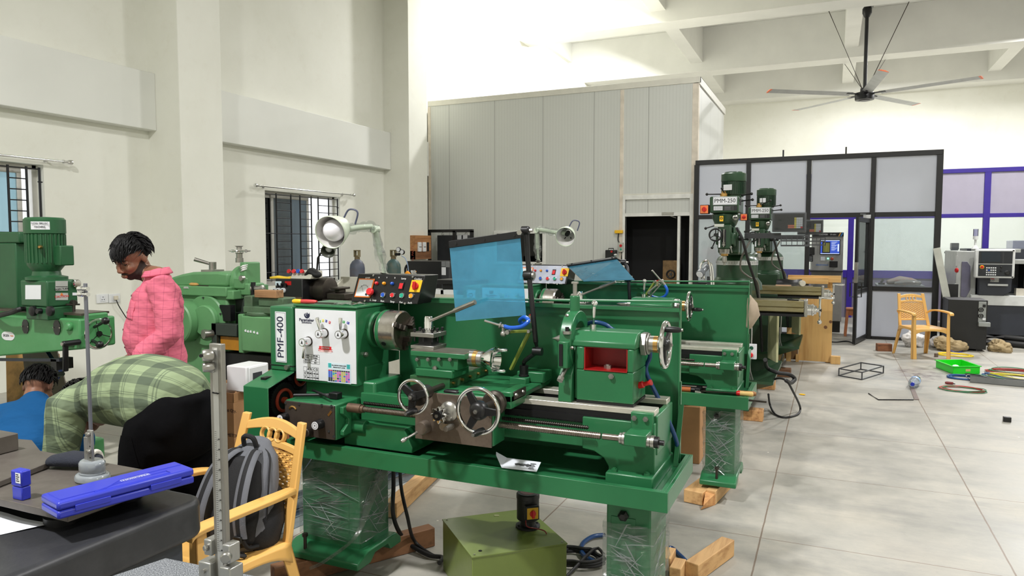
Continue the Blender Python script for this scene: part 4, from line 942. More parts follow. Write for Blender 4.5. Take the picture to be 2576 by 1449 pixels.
def visor_and_nozzle(L,P,first):
 if first:
  TL,TR,BR,BL=P(1131,622,Y=2.84),P(1309,597,Y=2.93),P(1323.5,793,Y=2.93),P(1147,808,Y=2.84)
  arm=[P(1353,885,Y=2.93),P(1348,860,Y=2.93),P(1337,750,Y=2.93),P(1331,693,Y=2.95),P(1327,640,Y=2.95),P(1324,580,Y=2.95)]
  base=[P(1318,930,Y=2.95),P(1318,912,Y=2.95),P(1322,906,Y=2.95),P(1352,884,Y=2.93)]
 else:
  TL,TR,BR,BL=Q(1428,671,Y=2.95),Q(1552,652,Y=3.02),Q(1596,703,Y=2.72),Q(1468,707,Y=2.66)
  arm=[Q(1590,930,Y=2.93),Q(1588,900,Y=2.93),Q(1584,752,Y=2.95),Q(1581,700,Y=2.95),Q(1578,672,Y=2.97),Q(1570,660,Y=3.0)]
  base=[Q(1560,940,Y=2.95),Q(1560,935,Y=2.95),Q(1562,930,Y=2.95),Q(1585,925,Y=2.93)]
 vs=MB().tube(arm,.0115,12).build('visor_arm',BLACKM,L)
 MB().plate([TL,TR,BR,BL],.004).build('visor_pane',VISOR,vs,smooth=0)
 up=((TL-BL).normalized()+(TR-BR).normalized()).normalized()
 n=(TR-TL).cross(up).normalized()
 MB().hexa([p+n*s+up*u for p in(TL,TR)for s in(-.006,.012)for u in(-.004,.028)]).build('visor_rail',BLACKM,vs,.002)
 for k in(.1,.5,.92):
  q=TL+(TR-TL)*k+up*.012;MB().cyl(q-n*.012,q+n*.017,.0055,seg=10).build('rail_screw',BLACKP,vs)
 e=arm[-1];MB().rev(e-XV*.02,XV,[(.02,0),(.02,.03),(.016,.034)],20).bar(e,TR+up*.015,.012,.012).build('visor_knuckle',BLACKM,vs)
 q=TR+up*.02;MB().cyl(q+n*.01,q+n*.03,.012,seg=6).build('knuckle_nut',STEEL,vs);MB().cyl(e+XV*.014,e+XV*.03,.008,seg=6).build('knuckle_nut',STEEL,vs)
 e=arm[3];MB().rev(e-XV*.026,XV,[(.02,0),(.022,.008),(.022,.04),(.018,.042)],20).build('arm_joint',BLACKP,vs);MB().cyl(e+XV*.016,e+XV*.026,.016,seg=18).build('joint_washer',STEEL,vs)
 MB().tube(base,.0105,10).rev(base[0],ZV,[(.024,-.03),(.024,-.022),(.02,-.02),(.02,.02)],20).cyl(base[-1]-XV*.02,base[-1]+XV*.022,.018).build('arm_base',BLACKM,vs)
 MB().box(base[0].x-.05,base[0].x+.03,base[0].y-.05,base[0].y+.07,base[0].z-.09,base[0].z-.03).build('arm_block',GREEN,vs,.004)
 if first:
  A,B,C,D=P(*z4(1000,550),Y=2.97),P(*z4(1138,268),Y=2.95),P(*z4(985,275),Y=2.87),P(*z4(945,290),Y=2.86)
  hose=spline([P(*z4(945,232),Y=2.86),P(*z4(1000,245),Y=2.86),P(*z4(1080,235),Y=2.86),P(*z4(1128,195),Y=2.87),P(*z4(1100,168),Y=2.9),P(*z4(1066,190),Y=2.93),P(*z4(1085,215),Y=2.95),P(*z4(1130,200),Y=2.96)],6)
  rod=(P(*z4(808,193),Y=2.84),P(*z4(945,235),Y=2.86));tap=P(*z4(1150,175),Y=2.96)
 else:
  A,B,C,D=Q(1620,750,Y=3.),Q(1648,708,Y=2.98),Q(1634,736,Y=2.95),Q(1634,748,Y=2.95)
  hose=spline([Q(1668,712,Y=2.95),Q(1678,728,Y=2.95),Q(1675,742,Y=2.96),Q(1660,750,Y=2.97),Q(1640,746,Y=2.98)],6)
  rod=(Q(1640,680,Y=2.9),Q(1667,711,Y=2.94));tap=Q(1655,712,Y=2.96)
 nz=MB().bar(A,B,.02,.012).build('coolant_arm',OLIVE,L,.002)
 if first:MB().bar(B,C,.018,.012).build('coolant_link',OLIVE,nz,.002)
 else:MB().tube([Q(1632,745,Y=2.95),Q(1632,735,Y=2.95),Q(1652,718,Y=2.95),Q(1658,713,Y=2.95)],.008,10).build('coolant_link',STEEL,nz)
 MB().cyl(B-YV*.02,B+YV*.02,.008).cyl(C-YV*.02,C+YV*.02,.01).sph(D,.015,12).rev(rod[1],rod[1]-rod[0],[(.01,-.02),(.016,-.018),(.016,-.012),(.009,-.01),(.009,.02)],14).bar(D,rod[1],.014,.008).build('nozzle_clamp',STEEL,nz)
 MB().cyl(rod[0],rod[1],.0055).build('nozzle_tube',STEEL,nz)
 MB().tube(hose,.009,10).build('coolant_hose',HOSEB,nz)
 MB().rev(tap-YV*.01,(.1,0,1),[(.009,-.02),(.011,0),(.011,.012)],12).build('tap_body',M('tap_olive',(150,146,110),.35,.4),nz);MB().obox(tap+Vector((.002,0,.018)),(.03,.01,.006),(0,-.4,0)).build('tap_handle',REDP,nz,.002)
 if first:
  h=spline([P(*z4(1538,262),Y=2.985),P(*z4(1552,222),Y=2.98),P(*z4(1610,204),Y=2.97),P(*z4(1690,222),Y=2.975),P(*z4(1765,268),Y=2.985),Vector((-.72,2.985,1.2)),Vector((-.685,2.97,1.13)),P(*z4(1985,560),Y=2.99),P(*z4(2075,760),Y=2.985),P(*z4(2165,960),Y=2.99),P(*z4(2210,1090),Y=3.02),P(*z4(2208,1170),Y=3.05)],6)
  MB().tube(h,.0095,12).build('drain_hose',HOSED,L)
make_lathe((0,0,0),'nearest green engine lathe with a steady rest fitted beside its tailstock',1)
make_lathe((.10,1.83,0),'green engine lathe behind the nearest, hand tools lying in its tray',2)
# ================================================================ turret milling machines
MGREEN=M('mill_green',(40,68,46),.28,var=.12,vscale=4);MGREENF=M('mill_green_dark',(28,52,36),.35,var=.15)
TABLES=stained('mill_table_steel',(150,142,110),(120,104,44),.35,.6,5,.8,(1,1,4))
PLY=wood('plywood',(206,166,104),(178,132,72),.5,2);OLDPLY=wood('weathered_plank',(128,98,62),(88,64,40),.8,2)
PINE=wood('pine_block',(205,158,104),(150,100,58),.9,1);DKWOOD=wood('dark_timber',(124,84,54),(78,50,32),.9,0)
CREAMM=M('cream_metal',(206,204,160),.45);GREYP=M('grey_plastic',(120,122,124),.4);DGREY=M('dark_grey_metal',(66,67,70),.4,.2)
def zm(x,y):return(1740+x/4.831,420+y/4.831)
def zt(x,y):return(1860+x/5.367,690+y/5.367)
def ball_lever(name,parent,p,q,r=.006,br=.014):
 return MB().cyl(p,q,r,seg=10).sph(q,br,14).build(name,BLACKP,parent)
def make_mill(off,label,second):
 off=Vector(off);O=Vector((-.93,7.6,0));T=thing('milling_machine',label,'milling machine',O,0,'dark green turret mills');T.location=O+off
 x0,Y0=-.93,7.2
 def P(x,y,X=None,Y=None):return at(x,y,X=X,Y=Y)
 # base, column, turret
 b=MB().prism([(x0-.2,6.6),(x0+.3,6.6),(x0+.3,7.5),(x0+.2,7.6),(x0+.2,8.35),(x0-.2,8.35)],'z',.1,.16)
 b.hexa([(x0+sx*w_,y,z)for sx in(-1,1)for y,y2 in((6.75,7.5),(7.5,8.35))for z,w_ in((.16,.28),(.36,.2))])
 b.build('base',MGREEN,T,.01)
 MB().box(x0+.3,x0+.303,6.8,6.95,.12,.155).build('lift_slot',INKK,T)
 tr=MB();xa,xb,ya,yb,zt0,zt1=x0-.42,x0+.5,6.55,7.8,.3,.39
 o_=[(xa,ya),(xb,ya),(xb,yb),(xa,yb)];i_=[(xa+.2,ya+.12),(xb-.22,ya+.12),(xb-.22,yb-.1),(xa+.2,yb-.1)]
 tr.add([(x,y,.39)for x,y in o_]+[(x,y,.365)for x,y in o_]+[(x,y,.27)for x,y in i_]+[(x,y,.285)for x,y in i_],
           [(0,1,5,4),(1,2,6,5),(2,3,7,6),(3,0,4,7),(4,5,9,8),(5,6,10,9),(6,7,11,10),(7,4,8,11),(8,9,10,11),(0,12,13,1),(1,13,14,2),(2,14,15,3),(3,15,12,0),(12,15,14,13)])
 tr.build('drip_tray',MGREEN,T,fix=False)
 MB().hexa([(x0+sx*w_,y,z)for sx in(-1,1)for y in(7.72,8.35)for z,w_ in((.15,.21),(1.2,.19))]).build('column',MGREEN,T,.02)
 tc=Vector((x0,8.1,0))
 MB().rev(tc,ZV,[(.27,1.1),(.26,1.17),(.215,1.23),(.215,1.365)],40).build('turret_base',MGREEN,T)
 sc=MB().rev(tc,ZV,[(.219,1.365),(.219,1.412)],48).build('scale_ring',M('scale_silver',(190,192,190),.35,.4),T)
 for k in range(24):
  e=Vector((cos(2*pi*k/48-pi),sin(2*pi*k/48-pi),0));MB().bar(tc+e*.2195+ZV*1.38,tc+e*.2195+ZV*(1.4 if k%4 else 1.41),.002,.001,e).build('scale_mark',INKK,sc)
 MB().rev(tc,ZV,[(.215,1.412),(.2,1.44),(.16,1.475),(.1,1.49)],40).build('turret_cap',MGREEN,T)
 MB().box(x0-.11,x0+.11,7.5,8.5,1.48,1.66).prism([(7.5,1.66),(7.35,1.72),(7.35,1.5),(7.5,1.48)],'x',x0-.1,x0+.1).build('ram',MGREEN,T,.015)
 # knee, saddle, table
 yt=7.05;xr=P(*zt(870,400),Y=yt).x;zT=1.067
 MB().box(x0-.15,x0+.17,7.06,7.74,.72,.93).box(x0-.06,x0+.06,7.2,7.35,.3,.72).build('knee',MGREEN,T,.012)
 MB().box(x0-.2,x0+.22,7.05,7.4,.93,.965).build('saddle',MGREENF,T,.005)
 tb=MB().prism([(yt,zT),(yt,zT-.055),(yt+.015,zT-.06),(yt+.015,zT-.068),(yt,zT-.07),(yt,zT-.1),(yt+.06,zT-.125),(yt+.2,zT-.125),(yt+.25,zT-.1),(yt+.25,zT)],'x',x0-.66,xr).build('table',TABLES,T,.002)
 MB().box(x0-.6,xr-.0,yt+.004,yt+.2,zT-.145,zT-.12).build('way_cover',BLACKM,tb)
 m=MB()
 for k in(.07,.125,.18):m.box(x0-.66,xr+.0005,yt+k-.007,yt+k+.007,zT-.0005,zT+.0006)
 m.build('tee_slots',INKK,tb)
 e=MB().box(xr,xr+.03,yt+.01,yt+.2,zT-.145,zT+.01).build('end_bracket',STEEL,T,.006)
 cy,cz=yt+.1,zT-.085
 MB().rev((xr+.03,cy,cz),XV,[(.05,0),(.05,.035),(.055,.04),(.055,.05),(.04,.06),(.04,.075),(.02,.08),(.02,.1)],28).build('table_dial',CHROME,e)
 hx_=xr+.135
 cr=MB().cyl((xr+.1,cy,cz),(xr+.15,cy,cz),.014).build('crank_hub',BLACKM,T)
 an=0 if not second else .12
 up=Vector((0,-sin(an),cos(an)))
 MB().tube([Vector((hx_,cy,cz))+up*t for t in(-.1,-.05,0,.05,.115)],[.012,.009,.013,.009,.01],12).sph(Vector((hx_,cy,cz))-up*.11,.02,16).build('crank_arm',CHROME,cr)
 q=Vector((hx_,cy,cz))+up*.115
 MB().rev(q,XV,[(.011,-.012),(.011,.01),(.007,.014),(.011,.05),(.0135,.085),(.01,.115),(.004,.122)],16).build('crank_handle',CHROME,cr)
 # head
 hd=MB().box(x0-.165,x0+.108,Y0,Y0+.42,1.892,2.052)
 hd.rev((x0-.03,Y0+.16,1.892),(0,0,-1),[(.135,0),(.128,.05),(.1,.12),(.085,.13)],32)
 hd.build('head_housing',MGREEN,T,.014)
 lp=MB().box(x0-.132,x0+.093,Y0-.004,Y0,1.968,2.046).build('name_plate',LABEL,T,.004)
 m=MB()
 for a,b_,c,d in((-.128,.089,2.04,2.0415),(-.128,.089,1.9725,1.974),(-.128,-.1265,1.974,2.04),(.0875,.089,1.974,2.04)):m.box(x0+a,x0+b_,Y0-.0045,Y0-.004,c,d)
 m.build('plate_border',INK,lp)
 text('lettering','PMM-250',INKK,lp,(x0-.02,Y0-.004,2.007),XV,ZV,.055,fit=.195)
 p=MB().box(x0-.13,x0-.035,Y0-.003,Y0,1.913,1.96).build('speed_plate',M('plate_black',(26,26,28),.4),T)
 m=MB().box(x0-.125,x0-.04,Y0-.0036,Y0-.003,1.917,1.956);m.build('speed_card',LABEL,p)
 m=MB()
 for k in range(9):m.box(x0-.12+k*.009,x0-.1165+k*.009,Y0-.0042,Y0-.0036,1.92,1.953)
 m.build('speed_lines',GREYP,p)
 p=MB().box(x0-.03,x0+.095,Y0-.003,Y0,1.913,1.96).build('data_plate',M('plate_black',()),T)
 m=MB()
 for k in range(5):m.box(x0-.024,x0+.045-(k%2)*.014,Y0-.0036,Y0-.003,1.919+k*.008,1.9215+k*.008)
 m.box(x0+.055,x0+.057,Y0-.0036,Y0-.003,1.914,1.959);m.build('data_lines',GREYP,p)
 cw=MB().box(x0-.07,x0-.035,Y0+.018,Y0+.024,1.81,1.862).build('warning_label',YELP,T);MB().torus((x0-.0525,Y0+.0175,1.84),YV,.011,.0025,20,6).bar((x0-.06,Y0+.0175,1.848),(x0-.045,Y0+.0175,1.832),.003,.002).build('warning_mark',INKK,cw)
 MB().rev((x0+.072,Y0+.05,1.845),(.25,-1,0),[(.026,-.03),(.026,.012),(.02,.016)],24).build('speed_dial',STEEL,T);MB().bar((x0+.06,Y0+.03,1.845),(x0+.094,Y0+.03,1.845),.006,.012).build('dial_pointer',INKK,T)
 mt=MB().rev((x0+.035,Y0+.2,2.052),ZV,[(.095,0),(.095,.02),(.108,.024),(.108,.15),(.118,.152),(.12,.158),(.12,.225),(.112,.232),(.09,.238),(.088,.245),(.02,.245)],44).build('motor',MGREEN,T)
 c=Vector((x0+.035,Y0+.2,0));ring=[]
 for k in range(72):r=.117 if k%2 else .104;ring+=[c+Vector((cos(2*pi*(k+d)/72),sin(2*pi*(k+d)/72),0))*r for d in(-.3,.3)]
 MB().ringed([[p+ZV*z for p in ring]for z in(2.08,2.2)]).build('cooling_fins',MGREENF,mt)
 a_=radians(-112)
 for da in((-.0,)if not second else(-.12,.25)):
  e=Vector((cos(a_+da),sin(a_+da),0));s_=e.cross(ZV)
  MB().hexa([c+e*r+s_*w_+ZV*z for r in(.115,.118)for w_ in((-.045,.045)if not second else(-.018,.018))for z in(2.115,2.17)]).build('motor_label',LABEL,mt)
 MB().rev((x0-.04,Y0+.06,2.052),ZV,[(.035,0),(.035,.03),(.02,.034),(.02,.05)],20).build('spindle_brake',BRASS,T)
 ball_lever('brake_lever',T,(x0-.04,Y0+.05,2.075),P(*(zm(185,332)if not second else zm(185,335)),Y=Y0+.02));ball_lever('shift_lever',T,(x0-.03,Y0+.04,2.08),P(*zm(370,262),Y=Y0)if not second else Vector((x0+.1,Y0-.02,2.13)))
 ball_lever('speed_lever',T,(x0+.1,Y0+.16,2.06),(x0+.215,Y0+.1,2.075));ball_lever('gear_lever',T,(x0+.108,Y0+.2,2.012),(x0+.225,Y0+.1,2.018))
 MB().box(x0+.108,x0+.112,Y0+.08,Y0+.2,1.97,2.03).build('side_window',INKK,T)
 sw=MB().box(x0-.26,x0-.172,Y0+.02,Y0+.09,1.885,1.975).build('switch_box',BLACKP,T,.006)
 fpl=MB().box(x0-.255,x0-.18,Y0+.016,Y0+.02,1.891,1.968).build('switch_plate',M('switch_orange',(232,122,66),.4),sw)
 MB().cyl((x0-.217,Y0+.016,1.93),(x0-.217,Y0+.004,1.93),.022,seg=20).obox((x0-.217,Y0+.0,1.93),(.012,.02,.046)if not second else(.046,.02,.012)).build('switch_knob',REDP,fpl,.002)
 # quill housing
 q=MB().box(x0-.09,x0+.04,Y0+.04,Y0+.3,1.54,1.78).box(x0-.11,x0+.07,Y0+.06,Y0+.3,1.58,1.7).box(x0+.04,x0+.075,Y0+.1,Y0+.4,1.56,1.76)
 q.build('quill_housing',MGREEN,T,.014)
 MB().box(x0-.045,x0-.01,Y0+.033,Y0+.041,1.57,1.73).build('quill_slot',INKK,T);MB().box(x0-.078,x0-.062,Y0+.03,Y0+.04,1.555,1.735).build('depth_scale',LABEL,T)
 MB().cyl((x0-.028,Y0+.028,1.56),(x0-.028,Y0+.028,1.735),.006).rev((x0-.028,Y0+.028,1.575),ZV,[(.016,0),(.016,.012),(.01,.014),(.014,.03)],18).build('depth_stop',STEEL,T)
 MB().box(x0-.12,x0-.03,Y0+.02,Y0+.1,1.755,1.785).build('feed_box',M('feed_white',(200,202,190),.4),T,.004)
 ball_lever('feed_lever',T,(x0-.12,Y0+.05,1.77),P(*zm(170,746),Y=Y0+.03))
 c2=P(*zm(290,825),Y=Y0-.01)
 w=MB().torus(c2,YV,.058,.0085,32,10).build('feed_handwheel',BLACKP,T);m=MB().cyl(c2-YV*.01,c2+YV*.06,.017)
 for k in range(3):t=radians(90+120*k);m.bar(c2,c2+Vector((cos(t),0,sin(t)))*.056,.013,.008)
 m.build('wheel_spokes',BLACKP,w)
 ball_lever('quill_lever',T,P(*zm(280,910),Y=Y0+.05),P(*zm(248,982),Y=Y0+.02));MB().tube([P(*zm(600,870),Y=Y0+.12),P(*zm(640,880),Y=Y0+.1),P(*zm(685,880),Y=Y0+.05)],.006,8).sph(P(*zm(685,880),Y=Y0+.05),.012,12).build('quill_handle',BLACKP,T)
 MB().rev(P(*zm(600,860),Y=Y0+.15),XV,[(.03,-.02),(.03,.01),(.02,.014)],20).build('quill_hub',BLACKP,T)
 p=P(*zm(476,975),Y=Y0+.03);MB().torus(p,YV,.008,.004,16,8).bar(p,p+Vector((.012,0,-.055)),.01,.008).build('quill_clamp',STEEL,T,.002)
 MB().cyl((x0+.0-.03,Y0+.12,1.54),(x0-.03,Y0+.12,1.505),.055,.048).cyl((x0-.03,Y0+.12,1.505),(x0-.03,Y0+.12,1.495),.05).build('spindle_nose',STEEL,T)
 MB().rev((x0-.03,Y0+.12,1.495),(0,0,-1),[(.035,0),(.035,.02),(.03,.024)],24).build('collet_nut',BRASS,T);MB().rev((x0-.03,Y0+.12,1.47),(0,0,-1),[(.02,0),(.024,.03),(.024,.06),(.012,.064),(.012,.09)],24).build('tool_holder',STEEL,T)
 # readout on its arm
 A0,A1=Vector((x0+.16,Y0+.5,1.66)),P(*zm(1085,835),Y=7.02)
 MB().bar(A0,P(*zm(660,835),Y=7.15),.03,.05).bar(P(*zm(655,838),Y=7.15),A1,.012,.05).build('readout_arm',DGREY,T,.002)
 pl=P(*zm(1085,828),Y=7.02);pr=P(*zm(1430,828),Y=7.0);z0,z1=P(*zm(1085,965),Y=7.02).z,pl.z;W_=pr.x-pl.x
 bm=MB();holes=[(W_*(.11+.19*i),z0+(z1-z0)*(.28+.42*j))for i in range(5)for j in range(2)]
 bmx=bmesh.new()
 # perforated bracket: strips around two rows of holes
 zs=[z0,z0+(z1-z0)*.14,z0+(z1-z0)*.43,z0+(z1-z0)*.57,z0+(z1-z0)*.86,z1]
 for k in(0,2,4):bm.box(pl.x,pr.x,7.0,7.003,zs[k],zs[k+1])
 for zi in(1,3):
  for i in range(6):
   xa_=0 if i==0 else W_*(.11+.19*(i-1))+.02
   xb_=W_ if i==5 else W_*(.11+.19*i)-.02
   bm.box(pl.x+xa_,pl.x+xb_,7.0,7.003,zs[zi],zs[zi+1])
 bmx.free();bm.build('perforated_bracket',DGREY,T)
 a,c=P(*zm(978,790),Y=6.98),P(*zm(1393,552),Y=6.98)
 ro=MB().box(a.x,c.x,6.97,7.02,a.z,c.z).build('readout',DGREY,T,.006)
 w_,h_=c.x-a.x,c.z-a.z
 MB().box(a.x+.06*w_,c.x-.06*w_,6.967,6.971,a.z+.09*h_,c.z-.07*h_).build('readout_face',M('readout_black',(20,20,23),.25),ro)
 rn=random.Random(3)
 for j in range(6):
  for i in range(7):
   if j>=4 or i>=1+(2 if j==3 else 2):
    col='key_orange' if(i<3 and j>2)else 'key_yellow' if i in(2,3)else 'key_red' if(i==6 and j==5)else 'key_white'
    kx=a.x+w_*(.5+.0625*i);kz=c.z-h_*(.3+.095*j)
    MB().box(kx-.0085,kx+.0085,6.963,6.968,kz-.0065,kz+.0065).build('key',M(col,{'key_orange':(214,120,90),'key_yellow':(220,206,90),'key_red':(200,40,50),'key_white':(214,216,218)}[col],.4),ro)
 gl=glass('readout_film',(236,238,240),.97,.12,(200,206,212),.02);MB().grid(lambda u,v:(a.x-.004+(w_+.008)*u,6.958-.004*noise.noise(Vector((u*7,v*5,1))),a.z-.01+(h_+.02)*v),16,10).build('dust_film',gl,ro,fix=False)
 # cables down the side
 MB().tube(spline([P(*zm(545,745),Y=7.16),P(*zm(610,860),Y=7.1),P(*zm(690,1150),Y=7.2),P(*zm(780,1440),Y=7.3),(x0+.3,7.5,.9),(x0+.32,7.6,.5)],6),.013,10).build('power_cable',BLACKR,T)
 MB().tube(spline([P(*zm(720,880),Y=7.2),P(*zm(655,1000),Y=7.2),P(*zm(600,1120),Y=7.25),P(*zm(600,1250),Y=7.3),P(*zm(700,1340),Y=7.35),P(*zm(800,1400),Y=7.4),(x0+.3,7.5,.95)],6),.009,8).build('armoured_cable',stained('armour_grey',(120,118,112),(60,58,56),.4,.5,30,.5),T)
 # control plate and cabinet door
 cp=P(1890,885,Y=6.93)if not second else Vector((x0+.2,6.92,.62))
 sb=MB().box(cp.x-.04,cp.x+.045,cp.y,cp.y+.05,cp.z-.07,cp.z+.07).build('push_station',M('station_white',(216,218,220),.4),T,.004)
 MB().rev((cp.x-.005,cp.y,cp.z-.028),(0,-1,0),[(.014,0),(.014,.012),(.024,.013),(.024,.022),(.018,.028)],22).build('stop_button',REDB,sb);MB().rev((cp.x,cp.y,cp.z+.036),(0,-1,0),[(.018,0),(.018,.004),(.013,.006)],20).build('start_button',M('dark_green_button',(20,80,56),.35),sb)
 MB().box(x0+.19,x0+.36,7.75,8.3,.48,.93).build('electric_cabinet',MGREEN,T,.006);MB().hexa([(x0+.36+dx+.1*t,7.75-.28*t,z)for t in(0,1)for dx in(0,.022)for z in(.42,.96)]).build('cabinet_door',CREAMM,T,.003)
 for k in range(3):
  MB().tube(spline([(x0+.2+.025*k,7.1,.9),(x0+.21+.03*k,7.02,.8),(x0+.2+.035*k,7.0,.6),(x0+.22+.02*k,7.03,.42),(x0+.24+.02*k,7.1,.3)],6),.006,8).build('hanging_cable',M('cable_grey',(150,148,140),.45),T)
 return T
make_mill((0,0,0),'nearer dark green turret mill with a film-covered readout panel',False)
make_mill((.12,2.37,0),'farther dark green turret mill standing in front of the plywood crate',True)
for dx,dy,lab in((0,0,'nearer mill'),(.12,2.37,'farther mill')):
 for k,y in enumerate((6.68,8.2)):
  solo(MB().box(-1.2+dx,-.52+dx,y+dy,y+.13+dy,0,.1),'timber_block',PINE if not dx else DKWOOD,'%s timber under the %s of the %s'%('pale' if not dx else 'dark',('front edge','rear')[k],lab),'timber','timbers under the mills',.006)
# black hose looping over the floor from the nearer mill's tray
q=[at(1888,945,Z=.4),at(1920,938,Z=.42),at(1975,940,Z=.41),at(1998,950,Z=.36),at(1993,962,Z=.3),at(1975,955,Z=.4)]
solo(MB().tube(spline([at(1925,905,Z=.6),at(1930,925,Z=.45),at(1955,937,Z=.41),at(1985,942,Z=.395),at(1999,953,Z=.35),at(1990,963,Z=.33),at(1978,958,Z=.38)],8),.018,10),'coolant_pipe',BLACKR,'thick black pipe curling over the tray rim of the nearer mill','pipe')
solo(MB().tube(spline([at(1930,965,Z=.33),at(1955,952,Z=.4),at(1978,958,Z=.4),at(1995,985,Z=.28),at(2013,1025,Z=.05),at(2005,1043,Z=.012),at(1975,1050,Z=.011),at(1950,1042,Z=.011),at(1937,1018,Z=.05),at(1933,992,Z=.2)],10),.0095,10),'cable_loop',BLACKR,'thin black cable hanging in a loop to the floor from the nearer mill','cable')
# plywood crate wall behind the farther mill
t=thing('crate_panel','pale plywood crate wall with a plank top behind the farther mill','crate',(-.2,10.4,0))
MB().box(-.37,.04,10.36,10.38,.015,1.0).build('plywood_sheet',PLY,t);MB().box(-.52,-.375,10.37,10.39,.02,1.0).build('old_plank',OLDPLY,t)
MB().box(-.52,.13,10.3,10.34,1.08,1.17).build('top_plank',wood('top_plank',(214,172,108),(186,140,80),.6,0),t,.003);MB().box(-.52,-.02,10.26,10.3,1.06,1.14).build('front_plank',wood('top_plank',()),t,.003)
MB().box(-.52,-.46,10.31,10.36,0,1.1).box(-.03,.03,10.39,10.45,0,1.1).build('post',PLY,t);MB().box(.03,.15,10.3,10.38,0,.105).build('foot_block',PLY,t,.004);MB().box(-.4,-.36,10.3,10.36,0,.1).build('foot_block',PLY,t,.003)
m=MB()
for x,z,r in((.02,.555,.02),(-.04,.48,.022)):
 m.cyl((x,10.36,z),(x,10.358,z),r,seg=16)
m.build('wood_knots',DKWOOD,t)
# things on the farther mill's table
p=at(2017,703,Y=9.55);solo(MB().rev((p.x,p.y-.02,1.067+.036),(.3,-1,0),[(.036,0),(.036,.05),(.034,.052)],26),'roll',M('roll_white',(214,210,196),.5),"white round roll standing on the farther mill's table",'roll')
solo(MB().box(.0-.19,-.09,9.5,9.52,1.0675,1.08),'steel_bar',DGREY,"flat dark bar lying on the farther mill's table",'bar')
solo(MB().hexa([(-.62+x*.18,9.46+y*.05-.0*x,1.068+z)for x in(0,1)for y in(0,1)for z in(0,.012)]),'folded_sheet',M('sheet_pinkish',(206,170,140),.6),"folded pinkish sheet lying on the farther mill's table",'paper')
solo(MB().hexa([(-.36,7.1,1.0675),(-.36,7.1,1.08),(-.36,7.14,1.0675),(-.36,7.14,1.08),(-.26,7.08,1.0675),(-.26,7.08,1.077),(-.26,7.12,1.0675),(-.26,7.12,1.077)]),'file_holder',BLACKP,"small black bar lying at the end of the nearer mill's table",'bar')
MG=stained('black_bellows',(24,24,26),(60,60,64),.3,0,4,.5)
solo(MB().grid(lambda u,v:(-.62+.3*u,9.5+.12*v,1.069+.01*sin(u*5)**2+.07*v*v),10,6),'rubber_cover',MG,"black rubber way cover draped behind the farther mill's table",'cover',smooth=60)
# tan cloth bag hanging behind the second lathe's guard
p=at(1891,785,Y=4.98);m=MB()
m.loft([((p.x-.02,p.y,p.z+.1),.016,.04),((p.x,p.y,p.z+.05),.036,.07),((p.x+.01,p.y,p.z-.015),.044,.08),((p.x-.015,p.y,p.z-.09),.024,.055)],YV)
solo(m,'cloth_bag',M('tan_cloth',(164,148,128),.85,bmp=.4),'tan cloth bag hanging at the end of the second lathe','bag',smooth=60)
# chrome gooseneck lamp
p=at(1768,690,Y=6.4);t=thing('gooseneck_lamp','grey torch-shaped lamp on bent chrome tubes left of the nearer mill','lamp',p-ZV*.3)
MB().cyl((p.x+.05,p.y+.04,0),(p.x+.05,p.y+.04,p.z-.02),.02).cyl((p.x+.05,p.y+.04,0),(p.x+.05,p.y+.04,.03),.14).build('stand',DGREY,t);MB().rev(p+Vector((-.02,-.05,0)),(.35,.9,.5),[(.03,0),(.036,.004),(.036,.04),(.024,.06),(.024,.14)],24).build('lamp_head',M('lamp_grey',(96,100,104),.35),t);MB().rev(p+Vector((-.02,-.052,-.001)),(.35,.9,.5),[(.03,0),(.03,.003)],24).build('lens',LABEL,t)
for k,(a,b_)in enumerate(((1765,1790),(1772,1795))):
 MB().tube(spline([at(a,705,Y=6.42+.05*k),at(a-2,668+k*8,Y=6.42+.05*k),at((a+b_)/2,655+k*8,Y=6.42+.05*k),at(b_-4,672,Y=6.42+.05*k),at(b_,730,Y=6.42+.05*k),at(b_,760,Y=6.42+.05*k)],6),.01,10).build('bent_tube',CHROME,t)
# grey EDM cabinet seen through the partition's doorway
t=thing('control_cabinet','grey electronic cabinet with a lit blue screen behind the black partition','cabinet',(-.05,14.1,0))
x0,x1,y0,y1,H=-.32,.2,14.0,14.55,1.79;EDM=M('edm_grey',(150,150,146),.45)
MB().box(x0,x1,y0,y1,.2,H).build('body',EDM,t,.008);MB().box(x0+.02,x1-.02,y0+.02,y1,0,.2).build('plinth',BLACKP,t)
hb_=MB().box(x0,x1,y0-.006,y0,H-.075,H-.005).build('header',INKK,t);text('lettering','MASTER',WINK,hb_,(-.13,y0-.006,H-.04),XV,ZV,.04);text('lettering','D-edm',WINK,hb_,(.03,y0-.006,H-.04),XV,ZV,.034)
MB().hexa([(x+.03*z,y,H-.072+.065*z)for x in(.11,.13)for y in(y0-.008,y0-.006)for z in(0,1)]).build('header_stripe',M('stripe_tan',(206,160,80),.4),hb_);MB().hexa([(x+.03*z,y,H-.072+.065*z)for x in(.145,.165)for y in(y0-.008,y0-.006)for z in(0,1)]).build('header_stripe',M('stripe_blue',(50,130,200),.4),hb_)
sc_=MB().box(-.185,.15,y0-.012,y0,1.39,1.665).build('screen_frame',INKK,t,.004)
MB().box(-.172,.137,y0-.0135,y0-.012,1.405,1.65).build('screen',emit('screen_blue',(52,84,190),1.1),sc_);MB().box(-.145,-.015,y0-.0145,y0-.0135,1.42,1.62).build('plot_area',emit('screen_black',(24,26,30),.6),sc_)
m=MB()
for k in range(5):m.box(-.12+.02*k,-.112+.02*k,y0-.0155,y0-.0145,1.44,1.6)
m.build('plot_bars',emit('screen_yellow',(170,170,70),.9),sc_)
